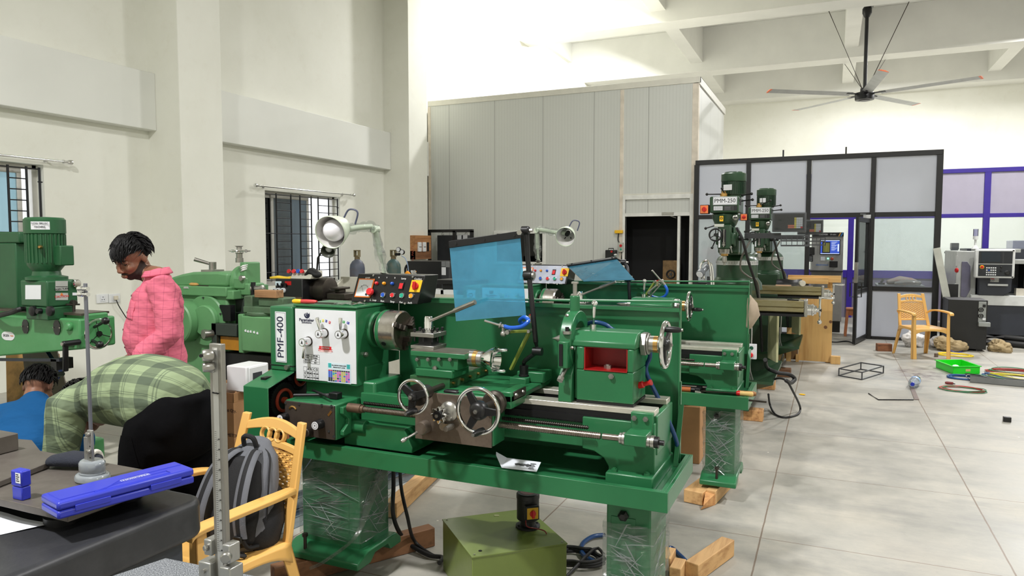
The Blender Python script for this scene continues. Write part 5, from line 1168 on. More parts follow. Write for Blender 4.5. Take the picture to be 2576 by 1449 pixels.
m=MB().box(-.172,.137,y0-.0145,y0-.0135,1.638,1.65).box(-.172,.137,y0-.0145,y0-.0135,1.405,1.415).box(.105,.13,y0-.0145,y0-.0135,1.45,1.58)
for k in range(9):m.box(.005,.06+.02*(k%3),y0-.0145,y0-.0135,1.47+.018*k,1.476+.018*k)
m.build('screen_text',emit('screen_white',(214,226,246),1.1),sc_)
g=MB().box(-.165,-.1,y0-.006,y0,1.285,1.35).build('gauge',LABEL,t);MB().box(-.16,-.105,y0-.008,y0-.006,1.29,1.345).build('gauge_dial',M('dial_grey',(196,200,204),.3),g)
MB().sph((-.045,y0-.006,1.322),.014,14).build('indicator',emit('indicator_green',(120,255,200),3.5),t);MB().rev((.02,y0,1.318),(0,-1,0),[(.026,0),(.026,.012),(.018,.02)],20).build('stop_button',M('button_rust',(170,60,30),.4),t)
MB().box(-.02,.115,y0-.002,y0+.0,1.165,1.275).build('recess',INKK,t);MB().box(.02,.08,y0-.016,y0-.002,1.17,1.195).build('drive_knob',BLACKP,t)
text('lettering','electronica',M('blue_lettering',(36,110,190),.5),t,(-.14,y0,1.21),XV,ZV,.05,fit=.2);MB().box(x0-.02,x1,y0-.2,y0,1.09,1.11).build('shelf',INKK,t,.003)
p=at(2040,640,Y=13.95);t=thing('hand_pendant','black remote pendant hanging beside the grey electronic cabinet','pendant',(p.x,p.y,p.z-.1))
MB().box(p.x-.045,p.x+.06,p.y,p.y+.03,p.z-.01,p.z+.13).box(p.x-.03,p.x+.035,p.y,p.y+.03,p.z-.13,p.z-.01).build('pendant_body',BLACKP,t,.008);MB().tube(spline([(p.x,p.y+.015,p.z-.13),(p.x+.0,p.y+.02,p.z-.25),(p.x-.02,p.y+.03,p.z-.5),(p.x-.05,p.y+.06,p.z-1.0),(p.x+.0,p.y+.1,.02)],6),.006,8).build('pendant_lead',M('cable_grey',()),t)
for j in range(3):
 for i in range(2):MB().box(p.x-.02+.025*i,p.x-.005+.025*i,p.y-.004,p.y,p.z-.12+.03*j,p.z-.1+.03*j).build('pendant_key',GREYP,t)
# brown stool behind the open door leaf
t=thing('stool','brown plastic stool half hidden behind the open glass door','stool',(.42,13.65,0));BRN=M('stool_brown',(176,108,68),.4)
MB().box(.26,.58,13.5,13.8,.45,.48).build('seat',BRN,t,.02)
for sx in(-1,1):
 for sy in(-1,1):MB().hexa([(.42+sx*(.13+.03*(1-z))+dx*.02,13.65+sy*(.12+.03*(1-z))+dy*.02,.45*z)for dx in(-1,1)for dy in(-1,1)for z in(0,1)]).build('leg',BRN,t,.004)
MB().box(.27,.57,13.52,13.53,.36,.45).box(.27,.57,13.77,13.78,.36,.45).box(.27,.28,13.53,13.77,.12,.15).build('apron',BRN,t)
# ================================================================ radial drill at the left
DGREEN=stained('drill_green',(70,138,82),(96,158,108),.4,0,4,.5);DGREEND=M('drill_green_dark',(34,84,50),.4,var=.12)
def za(x,y):return(x/3.578,560+y/3.578)
t=thing('radial_drill','green radial drilling machine with a finned motor at the left edge','drilling machine',(-5.6,3.4,0))
Y0=3.25
def P(x,y,Y=Y0,X=None):return at(*za(x,y),Y=None if X is not None else Y,X=X)
tr,br,tl,bl=P(712,870),P(775,1160),P(0,832),P(0,1212)
xr=tr.x;kx=lambda p:(p.z)
slope_t=(tr.z-tl.z)/(tr.x-tl.x);slope_b=(br.z-bl.z)/(br.x-bl.x);xl=-6.6
arm=MB().prism([(xl,tl.z+slope_t*(xl-tl.x)),(xr,tr.z),(xr,br.z+.01),(xl,bl.z+slope_b*(xl-bl.x))],'y',Y0,Y0+.27)
arm.box(xl,xr,Y0+.05,Y0+.22,tl.z-.02,tr.z+.03)
am=arm.build('arm',DGREEN,t,.012)
MB().box(xl,xr-.02,Y0+.03,Y0+.24,tr.z+.02,tr.z+.035).build('arm_rail',stained('rail_brown',(92,84,74),(60,52,46),.4,.5,6,.6),am)
for x,y in((232,935),(515,945)):
 c=P(x,y);m=MB();pts=[(c.x+sx*.035,c.z+sz*.05)for sx,sz in((-.5,1),(.5,1),(1,.5),(1,-.5),(.5,-1),(-.5,-1),(-1,-.5),(-1,.5))]
 o=m.prism(pts,'y',Y0-.004,Y0).build('window_cover',M('cover_black',(26,26,30),.35),am)
 for s in(-1,1):MB().cyl((c.x+s*.034,Y0-.004,c.z),(c.x+s*.034,Y0-.008,c.z),.005,seg=10).build('cover_screw',STEEL,o)
c=P(75,1020);o=MB().prism([(c.x+.055*cos(q)+(.02 if cos(q)>0 else-.02),c.z+.032*sin(q))for q in[2*pi*k/24 for k in range(24)]],'y',Y0-.003,Y0).build('maker_badge',LABEL,am)
text('lettering','SIGEN',INKK,o,(c.x-.02,Y0-.003,c.z+.002),XV,ZV,.026);text('lettering','TURN',M('badge_orange',(200,120,60),.5),o,(c.x+.045,Y0-.003,c.z+.002),XV,ZV,.015)
MB().rev(P(635,935),(0,-1,0),[(.03,0),(.03,.02),(.02,.03)],20).build('arm_boss',DGREEN,am)
cb=P(650,1085);MB().rev(cb,(0,-1,0),[(.03,0),(.026,.03),(.018,.05),(.018,.07)],20).build('crank_boss',DGREEN,am)
c0,c1=P(590,1090,Y0-.1),P(590,1340,Y0-.1)
cr=MB().bar(c0+ZV*.01,c1,.035,.02).cyl(c0-YV*.02,c0+YV*.1,.02).build('crank_arm',BLACKM,am,.006);MB().cyl(P(565,1362,Y0-.1),P(465,1372,Y0-.2),.016,.018).build('crank_grip',BLACKP,cr);MB().cyl(c0-YV*.02,c0-YV*.028,.012).build('crank_nut',STEEL,cr)
MB().bar(P(-60,1232,Y0-.06),P(545,1236,Y0-.06),.02,.02).build('lower_bar',M('bar_blue_black',(26,30,44),.4),t);MB().box(P(545,1236).x,P(545,1236).x+.06,Y0-.07,Y0+.05,P(0,1240).z-.01,P(0,1160).z).build('bar_bracket',BLACKM,t)
MB().tube([P(430,1165,Y0+.1),P(550,1340,Y0+.05),P(520,1395,Y0+.02),P(400,1449,Y0+.05)],.014,8).build('blue_lever',M('lever_blue',(28,44,84),.4),t)
# head
yh=Y0-.08;a,b_=P(178,515,yh),P(428,765,yh);zt_,zb_=a.z,b_.z;yb2=P(700,600,X=b_.x).y
hd=MB().box(a.x,b_.x,yh,yb2,zb_,zt_).build('drill_head',DGREEND,t,.012)
MB().plate([P(230,690,yh-.001),P(370,690,yh-.001),P(370,562,yh-.001),P(230,562,yh-.001)],.002).build('instruction_sheet',LABEL,hd)
def R(x,y):return P(x,y,X=b_.x+.002)
for x0,y0,x1,y1,tt in((498,525,610,612,0),(500,633,612,697,1)):
 n=MB().plate([R(x0,y1),R(x1,y1),R(x1,y0),R(x0,y0)],.001).build('data_plate',M('plate_silver',(176,178,172),.4),hd)
 if tt:text('lettering','CAUTION',REDB,n,(R(555,665)+XV*.001),YV,ZV,.022);MB().prism([(R(555,655).y-.012,R(555,655).z),(R(555,655).y+.012,R(555,655).z),(R(555,655).y,R(555,655).z+.02)],'x',b_.x+.003,b_.x+.004).build('hazard_mark',M('hazard_orange',(214,120,50),.5),n)
 else:text('lettering','SIGEN TURN',INKK,n,(R(555,598)+XV*.001),YV,ZV,.018);MB().plate([R(500,580)+XV*.001,R(608,580)+XV*.001,R(608,574)+XV*.001,R(500,574)+XV*.001],.0005).build('plate_bar',INKK,n)
MB().plate([R(652,655),R(690,655),R(690,630),R(652,630)],.001).build('small_plate',LABEL,hd)
MB().rev(R(678,548),XV,[(.03,0),(.03,.02),(.022,.024),(.022,.03)],20).build('cable_gland',CHROME,hd)
MB().rev(R(650,720),XV,[(.02,0),(.02,.03),(.012,.04)],16).bar(R(570,735)+XV*.03,R(690,735)+XV*.03,.012,.012).cyl(R(640,700)+XV*.03,R(640,800)+XV*.03,.01).build('feed_lever',DKSTEEL,hd)
MB().box(a.x+.05,b_.x+.0,yh+.0,yb2-.03,zb_-.09,zb_).build('saddle_block',DGREEND,hd,.008)
for x in(310,370,465):MB().rev(P(x,795,yh),(0,-1,0),[(.034 if x!=370 else .02,0),(.034 if x!=370 else .02,.02),(.018,.03)],22).build('roller',BLACKM,hd)
mc=Vector(((a.x+b_.x)/2-.02,(yh+yb2)/2,zt_));k=.125
mt=MB().rev(mc,ZV,[(.13,0),(.13,.02),(.09,.03),(.085,.06),(.115,.1),(.118,.12),(.118,.32),(k+.003,.325),(k+.003,.42),(k-.01,.435),(.02,.44)],44).build('motor',DGREEND,t)
ring=[]
for i in range(56):ring+=[mc+Vector((cos(2*pi*(i+d)/56),sin(2*pi*(i+d)/56),0))*(.126 if i%2 else .112)for d in(-.3,.3)]
MB().ringed([[p+ZV*z for p in ring]for z in(.12,.32)]).build('cooling_fins',DGREEND,mt)
e=Vector((.45,-.9,0)).normalized();s_=Vector((e.y*-1,e.x,0));pc=mc+e*(k+.002)+ZV*.385
ml=MB().grid(lambda u,v:mc+Vector((cos(-1.25+.9*u),sin(-1.25+.9*u),0))*(k+.0045)+ZV*(.35+.055*v),8,1).build('motor_label',LABEL,mt)
q=mc+Vector((cos(-.8),sin(-.8),0))*(k+.007)+ZV*.392;rr=Vector((-sin(-.8),cos(-.8),0))
text('lettering','RADIAL DRILLING',INKK,ml,q,rr,ZV,.019,fit=.1);text('lettering','MACHINE',INKK,ml,q-ZV*.024,rr,ZV,.019,fit=.065)
MB().box(mc.x+k-.01,mc.x+k+.06,mc.y-.02,mc.y+.08,mc.z+.1,mc.z+.24).build('terminal_box',DGREEND,mt,.008);MB().rev(mc+Vector((.09,-.09,.23)),(1,-1,0),[(.012,0),(.014,.03),(.006,.05)],12).build('lifting_screw',BRASS,mt)
MB().tube(spline([P(270,780,yh+.1),P(180,780,yh-.02),P(100,810,yh-.02),P(0,835,yh),P(-80,860,yh+.1)],6),.018,10).build('power_cable',BLACKR,t)
wc=P(882,1000,Y0+.14);w=MB().torus(wc,XV,.1,.012,32,10).build('elevating_handwheel',CHROME,t);m=MB().cyl(wc-XV*.09,wc+XV*.02,.02)
for i in range(3):q=radians(100+120*i);m.cyl(wc,wc+Vector((0,cos(q),sin(q)))*.1,.009)
m.build('wheel_spokes',BLACKP,w)
for(x0,y0,x1,y1)in((850,940,950,885),(810,1050,898,1098)):ball_lever('ball_lever',t,P(x0,y0,Y0+.1),P(x1,y1,Y0+.06),.011,.026)
MB().cyl((-6.3,3.42,.2),(-6.3,3.42,2.2),.16,seg=36).rev((-6.3,3.42,0),ZV,[(.3,0),(.3,.16),(.2,.25)],36).build('column',DGREEN,t);MB().box(-6.6,-4.9,3.14,3.56,0,.16).build('base_plate',DGREEN,t,.02)
MB().box(P(0,180).x-.3,P(45,180).x,Y0+.1,Y0+.25,P(0,183).z,P(0,82).z).box(P(0,180).x-.3,P(45,180).x-.05,Y0+.1,Y0+.25,1.1,P(0,183).z).build('arm_clamp_motor',DGREEND,t,.01)
# boards and plates leaning behind the drill
def leaning(name,mat,lab,pts,Ys,th):
 c=[at(x,y,Y=Y)for(x,y),Y in zip(pts,Ys)];c=[Vector((p.x,p.y,max(p.z,0.0)))for p in c]
 return solo(MB().plate(c,th),name,mat,lab,'board')
leaning('plywood_board',stained('burnt_ply',(190,142,84),(52,38,28),.8,0,5,.85),'tan board with dark burns leaning under the radial drill arm',[(178,1260),(30,1260),(18,890),(150,890)],(3.72,3.72,3.95,3.95),-.012)
leaning('steel_plate',stained('rusty_plate',(86,74,64),(50,42,38),.55,.3,4,.6),'brown steel plate leaning in front of the burnt board',[(215,1240),(92,1240),(58,880),(145,880)],(3.6,3.6,3.85,3.85),-.01)
leaning('steel_plate',stained('rusty_plate',()),'dark steel plate standing behind the drill head under the left window',[(60,1130),(30,1130),(8,712),(52,708)],(4.0,4.0,4.25,4.25),-.008)
# ================================================================ shaping machine
SGREEN=M('shaper_green',(92,142,94),.45,var=.14,vscale=3,bmp=.08);SDARK=M('shaper_dark_steel',(48,56,50),.5)  # dark grey-green tone for the cover screws, cross rail and feed bracket
def zs(x,y):return(400+x/4.025,600+y/4.025)
Y0=4.1
def P(x,y,Y=Y0,X=None):return at(*zs(x,y),Y=None if X is not None else Y,X=X)
t=thing('shaping_machine','pale green shaping machine behind the man in pink','shaping machine',(-4.5,4.4,0))
a,b_=P(225,560),P(690,575)
D=.42
MB().hexa([(x,y,z)for x0,x1 in((a.x,a.x-.08),(b_.x,b_.x+.02))for y in(Y0,Y0+D)for z,x in((.26,x1),(a.z+.01,x0))]).build('column',SGREEN,t,.02)
MB().box(a.x-.16,b_.x+.3,Y0-.1,Y0+D+.1,0,.14).prism([(Y0-.06,.14),(Y0,.26),(Y0+D,.26),(Y0+D+.06,.14)],'x',a.x-.1,b_.x+.1).build('base',SGREEN,t,.02)
c=P(495,830);MB().rev((c.x,Y0,c.z),(0,-1,0),[(.2,-.01),(.2,.02),(.19,.03)],48).build('bull_gear_cover',SGREEN,t);c2=P(452,832,Y0-.07);MB().rev((c2.x,Y0-.03,c2.z),(0,-1,0),[(.118,0),(.118,.035),(.11,.045)],44).build('inner_cover',SGREEN,t)
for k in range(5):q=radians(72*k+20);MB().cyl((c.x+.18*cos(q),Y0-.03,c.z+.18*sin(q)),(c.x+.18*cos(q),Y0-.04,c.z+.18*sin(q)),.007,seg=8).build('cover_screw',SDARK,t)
c=P(215,845,Y0-.1);MB().rev((c.x,Y0+.06,c.z),(0,-1,0),[(.165,0),(.165,.2),(.155,.21)],44).build('pulley_guard',SGREEN,t)
g0,g1=P(210,570),P(690,490);MB().box(g0.x-.03,g1.x+.02,Y0-.03,Y0+D,g0.z,g1.z).box(g1.x,g1.x+.08,Y0-.02,Y0+.1,g0.z-.02,g0.z+.05).build('ram_guide',SGREEN,t,.008)
MB().prism([(P(235,0,Y0-.03).x,g0.z+.055),(P(235,0,Y0-.03).x+.055,g0.z+.055),(P(235,0,Y0-.03).x+.045,g0.z+.07),(P(235,0,Y0-.03).x+.01,g0.z+.07)],'y',Y0-.034,Y0-.03).build('guide_label',M('plate_silver',()),t)
pts=[P(x,y,Y0+.02)for x,y in((690,490),(140,490),(100,400),(220,362),(330,340),(590,336),(700,352))]
MB().prism([(p.x,p.z)for p in pts],'y',Y0+.02,Y0+.3).build('ram',SGREEN,t,.02)
rp=P(725,430,Y0+.15);MB().rev((g1.x-.02,Y0+.16,rp.z),XV,[(.12,0),(.12,.035),(.1,.05),(.1,.08)],40).build('swivel_head',SGREEN,t)
s0,s1=P(758,530,Y0+.1),P(893,240,Y0+.1);hx_=max(s0.x,g1.x+.05)
MB().box(hx_,s1.x,Y0+.08,Y0+.24,s0.z,s1.z).build('tool_slide',SGREEN,t,.01)
cl=P(855,400,Y0+.06);m=MB().box(s1.x-.1,s1.x+.012,Y0+.05,Y0+.1,P(0,440).z-.04,P(0,380).z);m.build('clapper_plate',SGREEN,t,.012);MB().cyl(cl+YV*0,cl-YV*.03,.02).build('clapper_bolt',STEEL,t)
MB().box(s1.x-.07,s1.x+.055,Y0+.06,Y0+.22,P(0,550).z,P(0,435).z).build('clapper_box',SGREEN,t,.01)
q=P(895,505,Y0+.1);MB().rev((s1.x+.04,Y0+.1,q.z),XV,[(.035,0),(.035,.02),(.024,.03),(.024,.09),(.03,.092),(.03,.105),(.012,.11),(.012,.13)],20).build('tool_clamp',STEEL,t);MB().box(s1.x+.06,s1.x+.08,Y0+.07,Y0+.1,q.z-.1,q.z+.05).build('cutting_tool',BLACKM,t)
wt=P(812,125,Y0+.16);MB().rev((wt.x,Y0+.16,s1.z-.005),ZV,[(.03,0),(.03,.035),(.024,.036),(.024,.07),(.032,.074),(.032,.09),(.02,.094),(.02,.12),(.034,.13)],20).build('feed_screw',STEEL,t);MB().torus((wt.x,Y0+.16,wt.z),ZV,.075,.01,32,10,.7).cyl((wt.x,Y0+.16,wt.z-.012),(wt.x,Y0+.16,wt.z+.01),.06,seg=28).build('feed_handwheel',CHROME,t)
for k in range(3):q=P(853,282+20*k,Y0+.079);MB().tube([q+Vector((-.045+.006*k,0,-.014)),q+Vector((0,-.001,.002)),q+Vector((.045-.004*k,0,.012))],[.003,.009,.003],8).build('white_mark',WINK,t)
h0=P(543,330,Y0+.1);h1=P(543,238,Y0+.1);MB().box(h0.x-.06,h0.x+.06,Y0+.04,Y0+.16,h0.z-.008,h0.z+.012).cyl(h0,h1,.028).build('clamp_post',STEEL,t);MB().cyl(h1-ZV*.02,P(358,210,Y0+.02),.011,.016).build('clamp_lever',STEEL,t)
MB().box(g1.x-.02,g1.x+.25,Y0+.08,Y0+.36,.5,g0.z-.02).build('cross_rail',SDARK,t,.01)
MB().box(b_.x-.05,b_.x+.06,Y0-.03,Y0+.02,P(0,790).z,P(0,640).z).build('rail_end',BLACKM,t)
y1=Y0-.12;p0,p1=P(835,1140,y1),P(1130,800,y1)
tb=MB().box(p0.x,p1.x+.03,y1,Y0+.22,p0.z,p1.z).build('work_table',SGREEN,t,.01);MB().box(p0.x-.05,p0.x,y1+.02,Y0+.2,p0.z-.02,p1.z+.01).build('table_saddle',SGREEN,t,.008)
for x,y in((878,933),(903,940),(930,942),(965,948),(998,958)):MB().cyl(P(x,y,y1+.001),P(x,y,y1-.003),.009,seg=14).build('paint_dot',LABEL,tb)
v0=P(880,735,y1+.06);v1=P(1200,590,y1+.06)
MB().box(v0.x+.0,v0.x+.08,y1+.04,y1+.22,p1.z,v1.z).box(v0.x,v1.x,y1+.03,y1+.24,p1.z+.02,p1.z+.07).cyl((v0.x+.12,y1+.13,p1.z),(v0.x+.12,y1+.13,p1.z+.03),.13,seg=32).box(v0.x+.12,v1.x+.05,y1+.06,y1+.2,p1.z+.07,v1.z-.01).build('machine_vice',stained('vice_green',(82,112,82),(54,48,40),.5,.1,8,.7),t,.008)
q0,q1=P(975,620,y1+.05),P(1195,572,y1+.05);WB=MB().box(q0.x,q1.x,y1+.04,y1+.12,v1.z-.01,v1.z+.045)
f0,f1=P(560,1290,Y0-.06),P(805,870,Y0-.06)
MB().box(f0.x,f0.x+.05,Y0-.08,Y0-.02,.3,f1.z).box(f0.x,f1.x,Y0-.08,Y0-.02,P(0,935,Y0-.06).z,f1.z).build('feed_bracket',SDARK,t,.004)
MB().box(f0.x+.06,f1.x,Y0-.05,Y0-.03,P(0,1070,Y0-.05).z,P(0,945,Y0-.05).z).build('yellow_guard',stained('ochre',(178,120,20),(110,80,30),.5,0,6,.5),t)
MB().box(f0.x+.06,p1.x,Y0-.02,Y0+.3,.14,P(0,1085).z).build('lower_slide',BLACKM,t,.01)
q=P(520,960,Y0-.12);MB().rev(P(545,960,Y0-.07),(-.3,-1,0),[(.03,0),(.03,.05),(.036,.052),(.036,.075)],22).build('feed_knob',STEEL,t)
solo(WB,'wood_block',wood('old_block',(168,128,88),(110,76,48),1.2,0),"wooden block clamped in the shaping machine's vice",'wood block',None,.004)
p=P(365,470,Y0+.0);q=P(510,487,Y0+.0)
t2=thing('file',"small file with a tan handle lying on the shaping machine's ram guide",'file',(p.x,Y0-.01,g1.z));MB().rev((p.x-.045,Y0-.012,g1.z+.013),XV,[(.006,0),(.013,.02),(.012,.07),(.007,.09)],14).build('handle',wood('tan_handle',(206,164,96),(170,124,66),2,0),t2);MB().box(p.x+.045,q.x,Y0-.016,Y0-.008,g1.z+.001,g1.z+.008).build('blade',DKSTEEL,t2)
# ================================================================ white bench lathe with a black headstock
CREAM=stained('cream_paint',(206,204,190),(150,140,118),.45,0,4,.4);Y0=5.2
def P(x,y,Y=Y0):return at(*zl(x,y),Y=Y)
t=thing('cream_lathe','cream lathe with a black headstock standing behind the nearest lathe','lathe',(-4.2,5.5,0))
a,b_=P(222,1110),P(515,1345)
MB().box(P(500,0).x,P(1500,0).x,Y0+.55,Y0+.57,.6,P(700,1085,Y0+.55).z).prism([(Y0+.3,b_.z+.02),(Y0+.56,b_.z+.02),(Y0+.56,P(0,1085,Y0+.5).z)],'x',P(510,0).x,P(530,0).x).build('splash_guard',CREAM,t,.004)
MB().box(a.x-.1,P(1700,0).x,Y0,Y0+.5,0,.68).build('stand',CREAM,t,.02);MB().box(P(515,0).x,P(1700,0).x,Y0+.1,Y0+.4,.68,.86).build('bed',DKSTEEL,t,.01)
hd=MB().box(a.x,b_.x,Y0,Y0+.45,.68,a.z).build('headstock',M('headstock_black',(26,26,28),.4),t,.008);MB().box(a.x+.02,b_.x,Y0-.015,Y0,b_.z-.02,b_.z+.03).build('nameplate',stained('rusty_collar',()),hd)
MB().rev((b_.x,Y0+.2,P(0,1215,Y0+.1).z),XV,[(.1,0),(.1,.04),(.115,.045),(.115,.16),(.1,.165)],36).build('chuck',DKSTEEL,t);MB().cyl((b_.x+.16,Y0+.2,P(0,1215,Y0+.1).z),(b_.x+.26,Y0+.2,P(0,1215,Y0+.1).z),.012).build('work_piece',STEEL,t)
for x in(225,266,315):
 p=P(x,1238);k=MB().cyl(p,p-YV*.02,.024).build('dial',LABEL,hd);MB().cyl(p-YV*.02,p-YV*.022,.012).build('dial_hub',INKK,k);MB().cyl(P(x+25,1200),P(x+22,1165,Y0-.02),.008).build('lever',BLACKM,hd)
MB().plate([P(225,1185,Y0-.001),P(290,1185,Y0-.001),P(290,1140,Y0-.001),P(225,1140,Y0-.001)],.001).build('chart',M('chart_pale',()),hd);MB().plate([P(328,1182,Y0-.001),P(395,1182,Y0-.001),P(395,1140,Y0-.001),P(328,1140,Y0-.001)],.001).build('red_plate',REDP,hd)
cb=MB().prism([(Y0+.02,a.z),(Y0+.06,P(0,1030).z),(Y0+.2,P(0,1020).z),(Y0+.2,a.z)],'x',P(345,0).x,P(560,0).x).build('control_box',CREAM,t,.006)
for x,m_ in((383,REDP),(435,REDB),(482,BLUEB),(522,REDB)):MB().rev(P(x,1040,Y0+.04),(0,-1,.4),[(.014,0),(.014,.01),(.02,.012),(.02,.024)],16).build('button',m_,cb)
tp=MB().box(P(700,0).x,P(790,0).x,Y0+.12,Y0+.3,P(0,1215).z,P(0,1190).z).box(P(720,0).x,P(770,0).x,Y0+.16,Y0+.26,P(0,1250).z,P(0,1215).z).cyl(P(738,1190,Y0+.2),P(738,1110,Y0+.2),.016).box(P(690,0).x,P(890,0).x,Y0+.08,Y0+.34,P(0,1310).z,P(0,1250).z).box(P(660,0).x,P(880,0).x,Y0+.05,Y0+.4,.86,P(0,1310).z).build('tool_post',DKSTEEL,t,.006)
lp=MB().tube([P(665,1080,Y0+.3),P(672,1000,Y0+.3),P(680,890,Y0+.3),P(745,790,Y0+.3)],.009,8).build('work_lamp',BLACKM,t);e=P(800,790,Y0+.25);d=Vector((.35,-.8,-.5)).normalized()
s=MB().rev(e-d*.08,d,[(.03,0),(.035,.05),(.062,.07),(.066,.14)],28,caps=False).build('lamp_shade',M('shade_grey_green',(84,88,78),.4),lp,smooth=60);s.modifiers.new('t','SOLIDIFY').thickness=.004;MB().sph(e-d*.0,.035,16).build('bulb',BULB,lp)
p=P(315,1095,Y0+.1);solo(MB().grid(lambda u,v:(p.x-.1+.24*u,Y0+.02+.16*v,a.z+.012+.012*sin(u*6)*sin(v*5)),10,6),'yellow_cloth',M('yellow_rag',(226,190,50),.8),"yellow rag lying on the cream lathe's black headstock",'rag',smooth=60).modifiers.new('t','SOLIDIFY').thickness=.02
p=P(620,1035,Y0+.1);solo(MB().loft([(p+Vector((-.05,0,-.05)),.06,.03),(p+Vector((.0,0,0)),.07,.035),(p+Vector((.06,0,-.03)),.05,.03)],ZV),'black_gloves',M('glove_black',(18,18,19),.7,bmp=.4),"crumpled black gloves on the cream lathe's control box",'gloves',smooth=60)
p=P(1660,1140,Y0+.4);solo(MB().grid(lambda u,v:(p.x-.06+.12*u+.02*sin(v*7),p.y+.06*v-.05*v*v,p.z-.12+.2*v+.015*sin(u*8)),12,10),'orange_cloth',M('orange_rag',(236,152,20),.75),"orange rag hanging over the cream lathe's right end",'rag',smooth=60).modifiers.new('t','SOLIDIFY').thickness=.008
# gas cylinders by the wall
CYLM=stained('cylinder_blue_grey',(84,92,108),(92,70,58),.5,.1,6,.7);CYLG=stained('cylinder_teal',(60,92,92),(104,90,66),.5,.1,5,.8)
for px_,d,m_,lab,reg in((899,11.3,CYLM,'blue-grey rusty gas cylinder without a regulator',False),(990,11.5,CYLG,'teal rusty gas cylinder with a two-gauge regulator',True)):
 p=at(px_,690,d=d);c=Vector((p.x,p.y,0));t=thing('gas_cylinder',lab,'gas cylinder',c)
 MB().rev(c,ZV,[(.115,0),(.118,.02),(.118,1.2),(.11,1.26),(.08,1.31),(.045,1.335),(.04,1.35)],36).build('shell',m_,t)
 MB().rev(c+ZV*1.345,ZV,[(.042,0),(.042,.03),(.03,.035),(.03,.06)],20).build('valve',stained('valve_brass',(128,112,84),(70,60,48),.4,.5),t)
 MB().box(c.x-.045,c.x-.03,c.y-.03,c.y+.03,1.38,1.48).box(c.x+.03,c.x+.045,c.y-.03,c.y+.03,1.38,1.48).box(c.x-.045,c.x+.045,c.y-.03,c.y+.03,1.475,1.49).build('valve_guard',M('guard_khaki',(122,112,84),.5),t)
 if reg:
  MB().cyl((c.x+.04,c.y,1.42),(c.x+.13,c.y-.02,1.42),.022).build('regulator',BLACKM,t)
  for dx,dz in((.11,.075),(.18,.035)):g=MB().cyl((c.x+dx,c.y-.03,1.42+dz),(c.x+dx,c.y+.0,1.42+dz),.04).build('gauge',BLACKP,t);MB().cyl((c.x+dx,c.y-.033,1.42+dz),(c.x+dx,c.y-.03,1.42+dz),.033).build('gauge_dial',LABEL,g)
  MB().tube(spline([(c.x+.15,c.y,1.4),(c.x+.24,c.y,1.33),(c.x+.27,c.y+.02,1.1),(c.x+.24,c.y+.02,.6),(c.x+.2,c.y,.02)],8),.008,8).build('gas_hose',M('hose_pale_blue',(150,170,200),.4),t)
# switchboard on the second column
def PX_(x,y):return at(1010+x/6.584,560+y/6.584,X=-7.38)
a,b_=PX_(232,610),PX_(488,215);t=thing('switchboard','wooden switchboard with white switches fixed to the far column','switchboard',(-7.44,(a.y+b_.y)/2,a.z))
MB().box(-7.5,-7.38,a.y,b_.y,a.z,b_.z).build('board',wood('board_wood',(186,134,84),(136,86,50),.8,1),t,.003);MB().box(-7.502,-7.379,a.y,b_.y,a.z,a.z+(b_.z-a.z)*.35).build('board_lower',wood('board_wood_dark',(140,96,62),(100,64,40),.8,1),t)
for x in(285,362):
 for y in(370,435):p=PX_(x,y);MB().box(-7.38,-7.34,p.y-.055,p.y+.055,p.z-.055,p.z+.055).build('switch',WHITE,t,.01)
p=PX_(437,400);MB().box(-7.38,-7.376,p.y-.04,p.y+.04,p.z-.09,p.z+.09).build('cut_out',INKK,t);text('lettering','FULL PARTS',M('lettering_rust',(150,60,40),.6),t,(-7.44,a.y,(a.z+b_.z)/2-.15),ZV,-XV,.07)
# black trolley frame and cabinets in front of the cabin
def PB(x,y,Y):return at(1010+x/6.584,560+y/6.584,Y=Y)
t=thing('frame_rack','black square-tube rack in front of the cabin wall','rack',(-7.,12.8,0));a,b_=PB(460,140,12.9),PB(1165,155,12.9)
for x in(a.x,PB(878,0,12.9).x,b_.x):MB().box(x-.03,x+.03,12.87,12.93,0,a.z).build('upright',FRB,t)
for z in(a.z,.4):MB().box(a.x-.03,b_.x+.03,12.87,12.93,z-.03,z+.03).build('cross_bar',FRB,t)
a,b_=PB(612,620,13.1),PB(1078,208,13.1);t=thing('tall_cabinet','charcoal cabinet standing behind the black rack','cabinet',((a.x+b_.x)/2,13.2,0));CHC=M('charcoal_cabinet',(44,46,50),.45)
MB().box(a.x,b_.x,13.05,13.35,0,b_.z).build('body',CHC,t,.008)
for x in(645,1035):p=PB(x,195,13.1);MB().torus((p.x,13.2,b_.z+.03),YV,.025,.006,20,8).build('lifting_eye',STEEL,t)
for x,y,h in((958,238,.05),(1055,262,.08)):p=PB(x,y,13.05);MB().box(p.x-.05,p.x+.05,13.046,13.05,p.z-h,p.z+h).build('sticker',LABEL,t)
a,b_=PB(88,1170,10.5),PB(800,645,10.5);t=thing('black_cabinet','large black machine cabinet in front of the charcoal one','cabinet',((a.x+b_.x)/2,10.9,0));xs=PB(668,0,10.5).x
MB().box(a.x,xs,10.5,11.2,0,b_.z).build('body',M('cabinet_black',(20,20,22),.4),t,.01);MB().box(xs,b_.x,10.48,11.2,0,b_.z-.02).build('side_module',CHC,t,.006)
for x,y in((698,690),(764,690),(700,780)):p=PB(x,y,10.48);MB().box(p.x-.04,p.x+.04,10.476,10.48,p.z-(.05 if y<700 else .09),p.z+.05).build('label',LABEL if y>700 else GREYP,t)
MB().tube(spline([PB(88,700,10.5),PB(62,770,10.5),PB(70,840,10.5),PB(95,860,10.5)],6),.02,8).build('cable',BLACKR,t)
t=thing('machine_base','low black machine with white trays behind the nearest lathe','machine',(-4.6,8.3,0));a,b_=PB(600,1010,8.2),PB(850,945,8.2)
